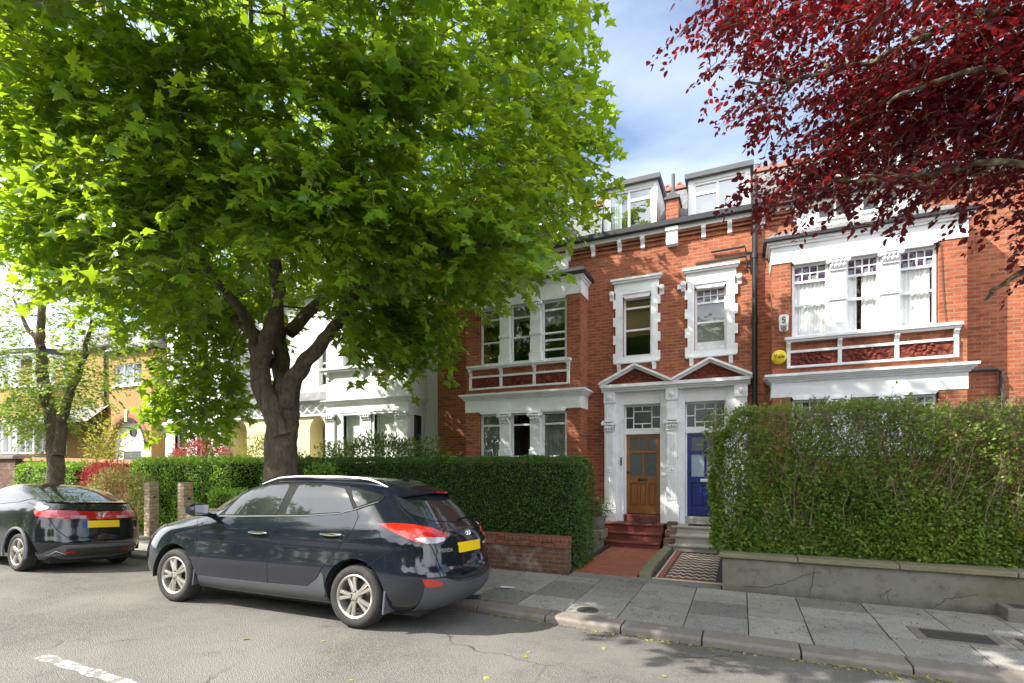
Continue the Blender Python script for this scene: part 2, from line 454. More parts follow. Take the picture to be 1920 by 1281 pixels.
    t = NT('black_hatch_paint'); co = t.coords()
    dust = t.math('MULTIPLY', t.ramp(t.noise(2.6, co, 8, .7), .5, .8), .08)
    m['paint2'] = t.pbr(t.mix(dust, (.010, .011, .015), (.2, .2, .2)), .12, .0, .55, None, .7, **{'Coat Roughness': .03})
    t = NT('car_glass'); co = t.coords()
    m['carglass'] = t.pbr(t.mix(t.ramp(t.noise(2.5, co, 5), .4, .7), (.014, .018, .02), (.03, .036, .04)), .035, 0, .8, None, .35, **{'Coat Roughness': .01, 'Coat IOR': 1.6})
    m['trim'] = M('gloss_black_trim', (.010, .010, .011), .55, .2, 6, spec=.06)
    m['gap'] = M('panel_gap', (.002, .002, .002), .9, .1)
    m['clad'] = M('grey_cladding', (.070, .074, .084), .62, .18, 4, .15, 220, dirt=.25, dirtcol=(.13, .12, .11))
    m['tyre'] = M('tyre_rubber', (.026, .025, .024), .82, .25, 9, .2, 60, dirt=.4, dirtcol=(.13, .115, .095), ds=5)
    m['alloy'] = M('alloy_wheel', (.52, .50, .46), .33, .12, 9, metal=.75, dirt=.35, dirtcol=(.18, .14, .10), ds=9)
    m['wheel_dark'] = M('wheel_well_dark', (.045, .04, .035), .7, .3, 9)
    m['well'] = M('wheel_arch_liner', (.012, .012, .013), .9, .2)
    m['chrome'] = M('chrome', (.80, .80, .80), .10, .03, metal=1.)
    m['rail'] = M('satin_rail', (.55, .56, .58), .28, .03, metal=.9)
    t = NT('red_lens'); co = t.coords()
    m['redlens'] = t.pbr(t.mix(t.noise(14, co, 3), (.28, .008, .006), (.55, .022, .012)), .07, 0, .7, t.bump(t.noise(30, co, 1), .1, .01), 1.)
    m['pinklens'] = M('pink_lens', (.50, .10, .16), .08, .35, 12, coat=1.)
    m['clearlens'] = M('clear_lens', (.55, .52, .53), .12, .35, 25, metal=.4, coat=1.)
    m['plate'] = M('yellow_plate', (.85, .58, .008), .35, .02)
    m['plateblue'] = M('plate_blue', (.02, .06, .42), .35, .02)
    m['silver'] = M('silver_badge', (.72, .72, .73), .22, .05, metal=.8)
    m['sticker'] = M('white_sticker', (.75, .78, .84), .3, .05)
    m['archgrey'] = M('satin_arch', (.13, .135, .15), .38, .1, 4)
# ---------------------------------------------------------------- houses
def curtain_mb(x0, x1, z0, z1, y, amp=.02, waves=9, T=kx):
    b = MB(T); n = waves * 4
    for i in range(n):
        xa, xb = x0 + (x1 - x0) * i / n, x0 + (x1 - x0) * (i + 1) / n
        ya, yb = y + amp * math.sin(i * 1.57 + math.sin(i * .7)), y + amp * math.sin((i + 1) * 1.57 + math.sin((i + 1) * .7))
        b.face([(xa, ya, z0), (xb, yb, z0), (xb, yb, z1), (xa, ya, z1)])
    return b


def window(parent, x0, x1, z0, z1, y, rails=(), vbars=(), fw=.045, glass='glass', frame='white2', lead=None, dress=None, thick=.05, room=True, rail_w=.04, hbars=()):
    """a window: frame mesh with panes, curtains and the room shade behind as its children"""
    fr = MB()
    fr.box(x0, x0 + fw, y, y + thick, z0, z1); fr.box(x1 - fw, x1, y, y + thick, z0, z1)
    fr.box(x0 + fw, x1 - fw, y, y + thick, z0, z0 + fw * 1.3); fr.box(x0 + fw, x1 - fw, y, y + thick, z1 - fw, z1)
    for z in rails: fr.box(x0 + fw, x1 - fw, y + .004, y + thick - .004, z - rail_w / 2, z + rail_w / 2)
    for v in vbars:
        if len(v) == 3: fr.box(v[0] - fw * .45, v[0] + fw * .45, y + .003, y + thick - .003, v[1], v[2])
        else: fr.box(v[0] - fw * .45, v[0] + fw * .45, y + .003, y + thick - .003, z0 + fw, z1 - fw)
    for hb in hbars: fr.box(hb[0], hb[1], y + .002, y + thick - .002, hb[2] - .03, hb[2] + .03)
    if lead:   # small coloured panes between white bars: (z_from, z_to, columns, rows)
        a, b, nc, nr = lead
        for i in range(1, nc):
            q = x0 + fw + (x1 - x0 - 2 * fw) * i / nc
            fr.box(q - .009, q + .009, y + .006, y + thick - .008, a, b)
        for j in range(1, nr):
            q = a + (b - a) * j / nr
            fr.box(x0 + fw, x1 - fw, y + .007, y + thick - .009, q - .009, q + .009)
    w = fr.build('window', MT[frame], parent)
    g = MB(); gy = y + thick * .6
    zt = lead[0] if lead else z1 - fw * .5
    g.face([(x0 + fw * .5, gy, z0 + fw * .5), (x1 - fw * .5, gy, z0 + fw * .5), (x1 - fw * .5, gy, zt), (x0 + fw * .5, gy, zt)])
    g.build('pane', MT[glass], w, recalc=False)
    if lead:
        g = MB(); g.face([(x0 + fw * .5, gy, lead[0]), (x1 - fw * .5, gy, lead[0]), (x1 - fw * .5, gy, lead[1]), (x0 + fw * .5, gy, lead[1])])
        g.build('coloured_glass', MT['stain'], w)
    if dress:
        for kind, a, b, c, d in dress:
            ax, bx = x0 + (x1 - x0) * a, x0 + (x1 - x0) * b; cz, dz = z0 + (z1 - z0) * c, z0 + (z1 - z0) * d
            if kind == 'blind':
                bl = MB(); n = int((dz - cz) / .035)
                for i in range(n): bl.box(ax, bx, y + .10, y + .125, cz + i * .035, cz + i * .035 + .027)
                bl.build('blind', MT['blind'], w)
            elif kind == 'shade':
                bl = MB(); bl.box(ax, bx, y + .06, y + .07, cz, dz); bl.build('roller_blind', MT['curtain'], w)
            elif kind == 'rshade':
                bl = MB(); bl.box(ax, bx, y + .09, y + .10, cz, dz); bl.build('roman_blind', MT['curtain_grey'], w)
            else:
                curtain_mb(ax, bx, cz, dz, y + .072, .012, max(2, int((bx - ax) / .06))).build('curtain', MT['curtain' if kind == 'net' else 'curtain_grey'], w)
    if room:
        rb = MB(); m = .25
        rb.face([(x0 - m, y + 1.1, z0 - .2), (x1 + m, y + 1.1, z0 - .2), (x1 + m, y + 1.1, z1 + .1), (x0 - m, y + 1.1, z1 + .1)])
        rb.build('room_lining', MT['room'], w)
    return w


def cornice(b, xa, xb, yf, yb, z0, steps, left=True, right=True):
    """stack of mouldings round three sides: steps = [(height, projection)...] from z0 up"""
    z = z0
    for h, p in steps:
        b.box(xa - (p if left else 0), xb + (p if right else 0), yf - p, yb, z, z + h - .001)
        z += h
    return b


def capital(b, x0, x1, yf, z0, z1):
    """leafy capital: flared blocks with rows of little curled leaves"""
    h = z1 - z0
    b.box(x0 - .008, x1 + .008, yf - .03, yf + .05, z0, z0 + h * .12)
    b.box(x0, x1, yf - .03, yf + .05, z0 + h * .12, z0 + h * .8)
    b.box(x0 - .035, x1 + .035, yf - .08, yf + .05, z0 + h * .84, z1)
    n = 4
    for r_, (zz, pr) in enumerate(((.3, .035), (.58, .05))):
        for i in range(n):
            cx = x0 + (x1 - x0) * (i + .5) / n + (0.01 if r_ else -.005)
            w = (x1 - x0) / n * .42
            b.raw([(cx - w, yf - .03, z0 + h * (zz - .18)), (cx + w, yf - .03, z0 + h * (zz - .18)), (cx + w * 1.2, yf - .03 - pr, z0 + h * (zz + .16)),
                   (cx - w * 1.2, yf - .03 - pr, z0 + h * (zz + .16)), (cx, yf - .03 - pr * 1.3, z0 + h * (zz + .02)), (cx, yf - .025, z0 + h * (zz + .26))],
                  [(0, 1, 4), (1, 2, 4), (2, 3, 4), (3, 0, 4), (2, 5, 3), (0, 3, 5), (1, 5, 2)])
    for cx in (x0 - .02, x1 + .02):
        b.lathe([(.001, -.05), (.045, -.04), (.045, .02), (.001, .03)], (cx, yf - .04, z0 + h * .72), 8, 'y')
    return b


def gable(b, x0, x1, xc, yf, yb, z0, z1):
    b.xz([(x0, z0), (x1, z0), (xc, z1)], yf, yb)


def bracket(b, xc, w, yf, z0, z1, p):
    h = z1 - z0
    b.yz([(yf, z0), (yf - p * .35, z0 + h * .08), (yf - p * .45, z0 + h * .4), (yf - p, z0 + h * .75), (yf - p, z1), (yf, z1)], xc - w / 2, xc + w / 2)


CX = -1.32      # party line of the two red houses (drawing units)
YM, YB = 11.25, 10.68


def red_house(s, label, end, door, detail):
    X = lambda u: CX + s * u
    def bx(b, u0, u1, *r): return b.box(X(u0), X(u1), *r)
    loc = kx((X(2.6), YM, .1))
    H = thing('brick_house', loc, label, 'house')
    srt = lambda a, b: (min(X(a), X(b)), max(X(a), X(b)))
    # --- walls
    w = MB(); xa, xb = srt(0, end)
    o1 = srt(.44, 1.06); o2 = srt(.11, 1.22); o3 = srt(2.1, 4.45)
    w.wall(xa, xb, -.1, 6.8, YM, [(o1[0], o1[1], 4.17, 5.55), (o2[0], o2[1], .4, 3.3), (o3[0], o3[1], 1.6, 5.5)], .22)
    e = X(end)
    w.face([(e, YM, -.1), (e, YM + 6.5, -.1), (e, YM + 6.5, 6.8), (e, YM, 6.8)])
    w.face([(e, YM, 6.8), (e, YM + 6.5, 6.8), (e, YM + 2.9, 9.05)])
    w.face([(xa, YM + 6.5, -.1), (xb, YM + 6.5, -.1), (xb, YM + 6.5, 6.8), (xa, YM + 6.5, 6.8)])
    i0 = X(0) + s * .004
    w.face([(i0, YM + .02, -.1), (i0, YM + 6.5, -.1), (i0, YM + 6.5, 6.8), (i0, YM + .02, 6.8)])
    w.build('wall', MT['brick'], H, recalc=False)
    # --- bay
    b = MB(); u0, u1 = 1.86, 4.72; xa, xb = srt(u0, u1)
    uo = srt(2.17, 4.35)
    b.wall(xa, xb, -.1, 5.56, YB, [(uo[0], uo[1], 4.09, 5.6), (uo[0], uo[1], 1.9, 3.04)], .16)
    for q in (xa, xb): b.face([(q, YB, -.1), (q, YM, -.1), (q, YM, 5.6), (q, YB, 5.6)])
    b.build('bay_wall', MT['brick'], H, recalc=False)
    # floor slabs inside the bay keep the storeys apart
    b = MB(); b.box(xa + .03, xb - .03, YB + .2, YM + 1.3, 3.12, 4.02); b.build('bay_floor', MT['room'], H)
    # friezes and cornices
    b = MB(); cornice(b, xa, xb, YB, YM, 3.045, [(.285, .012)]); cornice(b, xa, xb, YB, YM, 3.33, [(.035, .04), (.03, .07), (.03, .10), (.045, .13)])
    b.build('cornice', MT['white'], H)
    b = MB(); cornice(b, xa, xb, YB, YM, 5.545, [(.30, .015), (.05, .05), (.04, .09)])
    b.build('frieze', MT['white'], H)
    b = MB(); cornice(b, xa, xb, YB, YM, 5.94, [(.055, .15)]); b.build('gutter', MT['black'], H)
    b = MB(); p = .13
    b.raw([(xa - p, YB - p, 5.998), (xb + p, YB - p, 5.998), (xb + p, YM, 5.998), (xa - p, YM, 5.998), (xa + .1, YM, 6.36), (xb - .1, YM, 6.36)],
          [(0, 1, 5, 4), (0, 4, 3), (1, 2, 5), (0, 3, 2, 1)])
    b.build('bay_roof', MT['slate'], H)
    # pilasters with leafy capitals between the windows
    for (p0, p1) in ((2.78, 3.03), (3.55, 3.80)):
        for (z0, zt) in ((4.14, 5.545), (1.95, 3.045)):
            b = MB(); a, c = srt(p0, p1)
            b.box(a, c, YB - .03, YB + .14, z0, zt)
            b.box(a - .025, c + .025, YB - .06, YB + .14, z0, z0 + .2)
            if zt > 5: b.box(a - .02, c + .02, YB - .055, YB + .1, 4.74, 4.80)
            capital(b, a, c, YB - .03, zt - .28, zt - .05)
            b.build('pilaster', MT['white'], H, bevel=.006)
    # head mouldings over the lights
    for (a, c) in ((2.19, 2.76), (3.03, 3.55), (3.80, 4.33)):
        a, c = srt(a, c)
        for zt in (5.545, 3.045):
            b = MB(); b.xz([(a, zt), (a, zt - .02), (a + .03, zt - .06), (c - .03, zt - .06), (c, zt - .02), (c, zt)], YB - .035, YB + .03)
            b.build('head_moulding', MT['white'], H)
    # windows of the bay
    cols = ((2.19, 2.77), (3.03, 3.54), (3.80, 4.33))
    for i, (a, c) in enumerate(cols):
        a, c = srt(a, c)
        window(H, a, c, 4.14, 5.49, YB + .06, **detail['up'][i])
        window(H, a, c, 1.95, 2.99, YB + .06, **detail['low'][i])
    # white sill with panels of terracotta relief
    b = MB(); a, c = srt(2.10, 4.60)
    b.box(a - .04, c + .04, YB - .13, YB + .05, 4.085, 4.135); b.box(a - .02, c + .02, YB - .10, YB + .02, 4.05, 4.084)
    b.box(a, c, YB - .055, YB, 3.85, 3.895); b.box(a, c, YB - .055, YB, 3.575, 3.615)
    t = (c - a) / 3
    for k in range(4):
        m = a + t * k; m = min(max(m, a + .03), c - .03)
        b.box(m - .03, m + .03, YB - .053, YB, 3.616, 3.849); bracket(b, m, .07, YB, 3.90, 4.049, .09)
    b.build('sill_surround', MT['white'], H, bevel=.004)
    for k in range(3):
        b = MB(); b.box(a + t * k + .045, a + t * (k + 1) - .045, YB - .022, YB, 3.63, 3.84)
        cxp = a + t * (k + .5); rr = random.Random(k)
        for q in range(16):
            an = q * 2.4; rad = .03 + .019 * q; px_ = cxp + rad * math.cos(an) * .95; pz = 3.735 + max(-.08, min(.08, rad * math.sin(an) * .4))
            if abs(px_ - cxp) < t / 2 - .09: b.lathe([(.001, -.05), (.022, -.042), (.034, -.02)], (px_, YB - .004, pz), 7, 'y')
        b.build('relief_panel', MT['terra'], H, smooth=True)
    # --- first-floor window with quoined white surround
    b = MB(); a, c = srt(.25, 1.27); o0, oo1 = srt(.44, 1.06)
    zz = 4.06; k = 0
    while zz < 5.62:
        h = min(.2, 5.62 - zz); e_ = 0 if k % 2 else .055
        b.box(a + .055 - e_, o0, YM - .045, YM, zz, zz + h); b.box(oo1, c - .055 + e_, YM - .045, YM, zz, zz + h)
        zz += h; k += 1
    b.box(o0, oo1, YM - .043, YM + .10, 4.06, 4.17); b.box(o0, oo1, YM - .043, YM, 5.55, 5.62)
    b.box(a + .03, c - .03, YM - .044, YM, 5.62, 5.80); b.box(a - .01, c + .01, YM - .10, YM, 5.80, 5.84); b.box(a - .04, c + .04, YM - .13, YM, 5.842, 5.89)
    b.xz([(o0, 5.55), (o0, 5.53), (o0 + .05, 5.46), (oo1 - .05, 5.46), (oo1, 5.53), (oo1, 5.55)], YM - .02, YM + .1)
    b.box(a + .02, c - .02, YM - .11, YM, 4.02, 4.06)
    for q in (a + .13, c - .13): bracket(b, q, .08, YM, 3.86, 4.02, .09)
    for q in (a - .03, c + .03):
        b.lathe([(.001, -.10), (.05, -.09), (.062, -.05), (.05, 0)], (q, YM, 5.60), 9, 'y'); bracket(b, q, .09, YM, 5.44, 5.62, .09)
    b.build('window_surround', MT['white'], H, bevel=.004)
    window(H, o0, oo1, 4.17, 5.50, YM + .10, **detail['first'])
    # --- eaves
    ue = 1.9
    b = MB(); a, c = srt(0, end)
    b.box(a, c, YM - .10, YM, 6.745, 6.845); b.build('fascia', MT['white2'], H)
    b = MB(); b.box(a, c, YM - .235, YM - .102, 6.83, 6.935); b.build('eaves_gutter', MT['black'], H)
    b = MB()
    for z0, z1, pr in ((6.52, 6.56, .03), (6.62, 6.66, .045), (6.70, 6.744, .07)): b.box(a, c, YM - pr, YM, z0, z1)
    b.build('brick_dentil_band', MT['brick'], H)
    for u in (.62, 1.12, 1.72, 2.3, 4.9):
        b = MB(); bracket(b, X(u), .085, YM - .0, 6.50, 6.745, .13); b.build('corbel', MT['white'], H)
    # --- roof
    b = MB(); yr, zr = 14.1, 9.05
    b.yz([(YM - .16, 6.88), (yr, zr + .05), (yr + 3.3, 6.8), (yr + 3.3, 6.7), (yr, zr - .1), (YM - .02, 6.80)], a, c + 0)
    rf = b.build('roof', MT['slate'], H)
    b = MB(); n = int((c - a) / .3)
    b.box(a, c, yr - .09, yr + .09, zr + .05, zr + .11)
    for i in range(n):
        q = a + (i + .5) * (c - a) / n
        b.lathe([(.085, -.035), (.085, .035), (.04, .035), (.04, -.035), (.085, -.035)], (q, yr, zr + .17), 10, 'y')
    b.build('ridge_tiles', MT['terra2'], rf)
    # --- flat-topped dormer
    a, c = srt(.31, 1.50); yd = YM + .02; zt = 7.96 if s < 0 else 7.78
    roofy = lambda z: YM - .16 + (z - 6.88) / (zr + .05 - 6.88) * (yr - YM + .16)
    b = MB()
    b.wall(a, c, 6.9, zt, yd, [(a + .10, c - .10, 6.99, zt - .07)], .08)
    for q in (a, c): b.face([(q, yd, 6.9), (q, roofy(6.9), 6.9), (q, roofy(zt), zt), (q, yd, zt)])
    d = b.build('dormer', MT['white2'], H, recalc=False)
    b = MB(); b.raw([(a - .06, yd - .10, zt), (c + .06, yd - .10, zt), (c + .06, roofy(zt + .03), zt), (a - .06, roofy(zt + .03), zt), (a - .06, yd - .10, zt + .10), (c + .06, yd - .10, zt + .10), (c + .06, roofy(zt + .2), zt + .19), (a - .06, roofy(zt + .2), zt + .19)],
                     [(0, 3, 2, 1), (4, 5, 6, 7), (0, 1, 5, 4), (1, 2, 6, 5), (2, 3, 7, 6), (3, 0, 4, 7)])
    b.build('dormer_roof', MT['lead'], d)
    window(H, a + .10, c - .10, 6.99, zt - .07, yd + .03, **detail['dormer'](a + .10, c - .10))
    # --- gabled dormer above the bay
    a, c = srt(2.32, 4.25); xc = (a + c) / 2; yg = YM - .05
    b = MB(); b.xz([(a, 6.3), (c, 6.3), (c, 6.95), (xc, 8.55), (a, 6.95)], yg, yg + 2.2)
    g = b.build('gable_dormer', MT['white'], H)
    b = MB()
    for p, q in (((a - .12, 6.85), (xc, 8.68)), ((c + .12, 6.85), (xc, 8.68))):
        b.xz([p, (p[0], p[1] - .12), (xc, q[1] - .14), q], yg - .16, yg + 2.4)
    b.build('bargeboard', MT['black'], g)
    for q in (-.35, .35): window(H, xc + q - .3, xc + q + .3, 6.42, 7.45, yg - .03, rails=(6.95,), vbars=((xc + q,),), room=False, glass='dark_pane', thick=.028)
    # --- porch: pilasters, entablature, pediment
    b = MB(); yp = YM - .14
    pil = [(1.215, 1.44)] + ([(-.112, .112)] if s < 0 else [])
    for (p0, p1) in pil:
        b = MB(); q0, q1 = srt(p0, p1); m = (q0 + q1) / 2; wd = (q1 - q0)
        b.box(q0, q1, yp, YM, .97, 3.16)
        for k in (-1, 0, 1):
            for (za, zb) in ((1.05, 1.60), (1.80, 2.45), (2.80, 3.0)): b.box(m + k * wd * .27 - .022, m + k * wd * .27 + .022, yp - .012, yp, za, zb)
        b.box(m - .07, m + .07, yp - .014, yp, 1.63, 1.77); b.lathe([(.001, -.035), (.02, -.03), (.04, -.012), (.05, -.014)], (m, yp, 1.70), 9, 'y')
        b.box(q0 - .04, q1 + .04, yp - .045, YM, .56, .93); b.box(q0 - .02, q1 + .02, yp - .022, YM, .93, .97)
        if s < 0 and p0 > 1 or s > 0: b.box(q0 - .04, q1 + .04, yp - .044, YM, .05, .559)
        capital(b, q0, q1, yp, 2.53, 2.77)
        b.box(q0 - .012, q1 + .012, yp - .02, YM, 3.16, 3.40); b.lathe([(.001, -.03), (.03, -.035), (.055, -.012), (.07, -.014)], (m, yp - .02, 3.28), 9, 'y')
        b.build('porch_pilaster', MT['white'], H, bevel=.004)
    b = MB()
    q0, q1 = srt(0.0, 1.44)
    j0, j1 = srt(.112, .25), srt(1.04, 1.215)
    b.box(*j0, YM - .02, YM + .2, .55, 3.40); b.box(*j1, YM - .02, YM + .2, .55, 3.40)
    b.box(*srt(.25, 1.04), YM - .019, YM + .2, 3.12, 3.40)
    b.build('door_surround', MT['white'], H, bevel=.004)
    b = MB(); a, c = srt(.0, 1.50)
    for z0, z1, pr in ((3.40, 3.44, .02), (3.44, 3.48, .06), (3.48, 3.55, .11)): b.box(a, c, yp - pr, YM, z0, z1 - .001)
    ax, az = X(.755), 3.93
    for (u, zb) in ((.0, 3.55), (1.53, 3.55)):
        x0 = X(u)
        for (dz, th, pr) in ((.0, .05, .16), (-.05, .045, .10)):
            b.xz([(x0, zb + dz + .05), (ax, az + dz + .05), (ax, az + dz), (x0, zb + dz)], yp - pr, YM)
    b.build('pediment', MT['white'], H)
    b = MB(); b.xz([(X(.1), 3.552), (X(1.42), 3.552), (ax, 3.885)], yp - .02, YM)
    for q in range(9):
        uu = .35 + q * .1; zt = 3.60 + .1 * (1 - abs(uu - .755) / .5)
        b.lathe([(.001, -.055), (.03, -.045), (.045, -.018)], (X(uu), yp, zt), 7, 'y')
    b.build('pediment_relief', MT['terra'], H, smooth=True)
    # --- door and fanlight
    yd = YM + .16; a, c = srt(.25, 1.04)
    b = MB(); b.box(a, c, yd - .06, yd + .05, 2.47, 2.60); b.box(a, a + .03, yd - .02, yd + .05, .70, 2.47); b.box(c - .03, c, yd - .02, yd + .05, .70, 2.47); b.build('transom', MT['white2'], H)
    fl = MB(); z0, z1 = 2.60, 3.08; wd = c - a
    f0, f1 = a + .03, c - .03
    fl.box(a, f0, yd - .02, yd + .04, z0, 3.12); fl.box(f1, c, yd - .02, yd + .04, z0, 3.12); fl.box(f0, f1, yd - .02, yd + .04, z1, 3.12)
    def bar(x0_, x1_, za, zb): fl.box(x0_, x1_, yd - .004, yd + .02, za, zb)
    ww = f1 - f0; bw = .011
    for fx in (.22, .76): bar(f0 + ww * fx - bw, f0 + ww * fx + bw, z0, z1)
    for fz in (.22, .78): bar(f0 + ww * .22, f0 + ww * .76, z0 + (z1 - z0) * fz - bw, z0 + (z1 - z0) * fz + bw)
    for (xa_, xb_) in ((0, .22), (.76, 1)): bar(f0 + ww * xa_, f0 + ww * xb_, z0 + (z1 - z0) * .5 - bw, z0 + (z1 - z0) * .5 + bw)
    for za, zb in ((0, .22), (.78, 1)): bar(f0 + ww * .48 - bw, f0 + ww * .48 + bw, z0 + (z1 - z0) * za, z0 + (z1 - z0) * zb)
    f = fl.build('fanlight', MT['white2'], H)
    b = MB(); b.box(f0, f1, yd + .006, yd + .012, z0, z1); b.build('pane', MT['dark_pane'], f)
    d0, d1 = a + .03, c - .03; W = d1 - d0; zb, zt = .715, 2.465; HH = zt - zb
    st = W * .115
    b = MB()
    b.box(d0, d0 + st, yd, yd + .045, zb, zt); b.box(d1 - st, d1, yd, yd + .045, zb, zt)
    rails = [(0, .10), (.385, .475), (.765, .80), (.955, 1)]
    if door == 'blue': rails = [(0, .10), (.40, .475), (.745, .785), (.955, 1)]
    for r0, r1 in rails: b.box(d0 + st, d1 - st, yd, yd + .045, zb + HH * r0, zb + HH * r1)
    cols3 = [(d0 + st + (W - 2 * st) * k / 3) for k in (1, 2)]
    if door == 'pine':
        for q in cols3:
            b.box(q - .03, q + .03, yd, yd + .045, zb + HH * .10, zb + HH * .385); b.box(q - .02, q + .02, yd, yd + .045, zb + HH * .80, zb + HH * .955)
        q = (d0 + d1) / 2; b.box(q - .03, q + .03, yd, yd + .045, zb + HH * .475, zb + HH * .765)
        ed = [d0 + st] + cols3 + [d1 - st]
        for k in range(3): b.box(ed[k] + .04, ed[k + 1] - .04, yd + .012, yd + .03, zb + HH * .12, zb + HH * .365)
    else:
        q = (d0 + d1) / 2
        b.box(q - .035, q + .035, yd, yd + .045, zb + HH * .10, zb + HH * .40); b.box(q - .025, q + .025, yd, yd + .045, zb + HH * .475, zb + HH * .955)
        for k in (0, 1):
            e0 = [d0 + st, q + .035][k]; e1 = [q - .035, d1 - st][k]
            b.box(e0 + .03, e1 - .03, yd + .012, yd + .03, zb + HH * .125, zb + HH * .38)
    b.box(d0 + st, d1 - st, yd + .031, yd + .042, zb + .05, zb + HH * .48)
    dr = b.build('door', MT['pine' if door == 'pine' else 'blue'], H, bevel=.004)
    if door == 'blue': tag(dr, 'deep blue panelled front door with pale glass')
    else: tag(dr, 'orange varnished wooden front door with dark glass')
    b = MB(); b.box(d0 + st, d1 - st, yd + .022, yd + .028, zb + HH * .475, zb + HH * (.765 if door == 'pine' else .745)); b.build('door_glass', MT['frost' if door == 'pine' else 'frost_pale'], dr)
    b = MB(); b.box(d0 + st, d1 - st, yd + .022, yd + .028, zb + HH * .78, zb + HH * .955); b.build('upper_glass', MT['frost'], dr)
    xm = (d0 + d1) / 2 + (.0 if door == 'pine' else .0)
    b = MB(); zl = zb + HH * .43
    b.box(xm - .10, xm + .10, yd - .014, yd, zl - .032, zl + .032); b.box(xm - .075, xm + .075, yd - .022, yd - .014, zl - .012, zl + .012)
    b.build('letter_plate', MT['chrome' if door == 'pine' else 'sticker'], dr, bevel=.004)
    b = MB(); kxp = d0 + st * .45
    b.lathe([(.001, -.05), (.026, -.045), (.028, -.02), (.012, -.015), (.012, 0)], (kxp, yd, zb + HH * .52), 12, 'y'); b.build('door_knob', MT['black'], dr, smooth=True)
    if s < 0:
        b = MB(); m = X(.175); b.lathe([(.001, -.03), (.03, -.025), (.032, 0)], (m, YM - .02, 1.58), 14, 'y'); b.build('bell_push', MT['white2'], H, smooth=True)
        b = MB(); m = X(1.09); b.box(m - .012, m + .012, YM - .05, YM - .02, 1.78, 1.96); b.box(m - .02, m + .02, YM - .06, YM - .045, 1.86, 1.89); b.build('door_chain', MT['black'], H)
    # --- steps
    b = MB(); mt = MT['step_red'] if door == 'pine' else MT['stone']
    a, c = srt(.14 if door == 'pine' else .02, 1.52 if door == 'pine' else 1.25)
    ys = (10.36, 10.62, 10.88, 11.22)
    zs = (.08, .235, .39, .55)
    ex = (.0, .0, .0)
    for k in range(3):
        b.box(a, c, ys[k], 11.30, zs[k] - .1, zs[k + 1])
        b.box(a - .0, c + .0, ys[k] - .025, ys[k], zs[k + 1] - .045, zs[k + 1] - .001)
    q0, q1 = srt(.115, 1.21)
    b.box(q0, q1, YM - .015, YM + .3, .55, .70)
    b.build('front_steps', mt, H, bevel=.012)
    return H


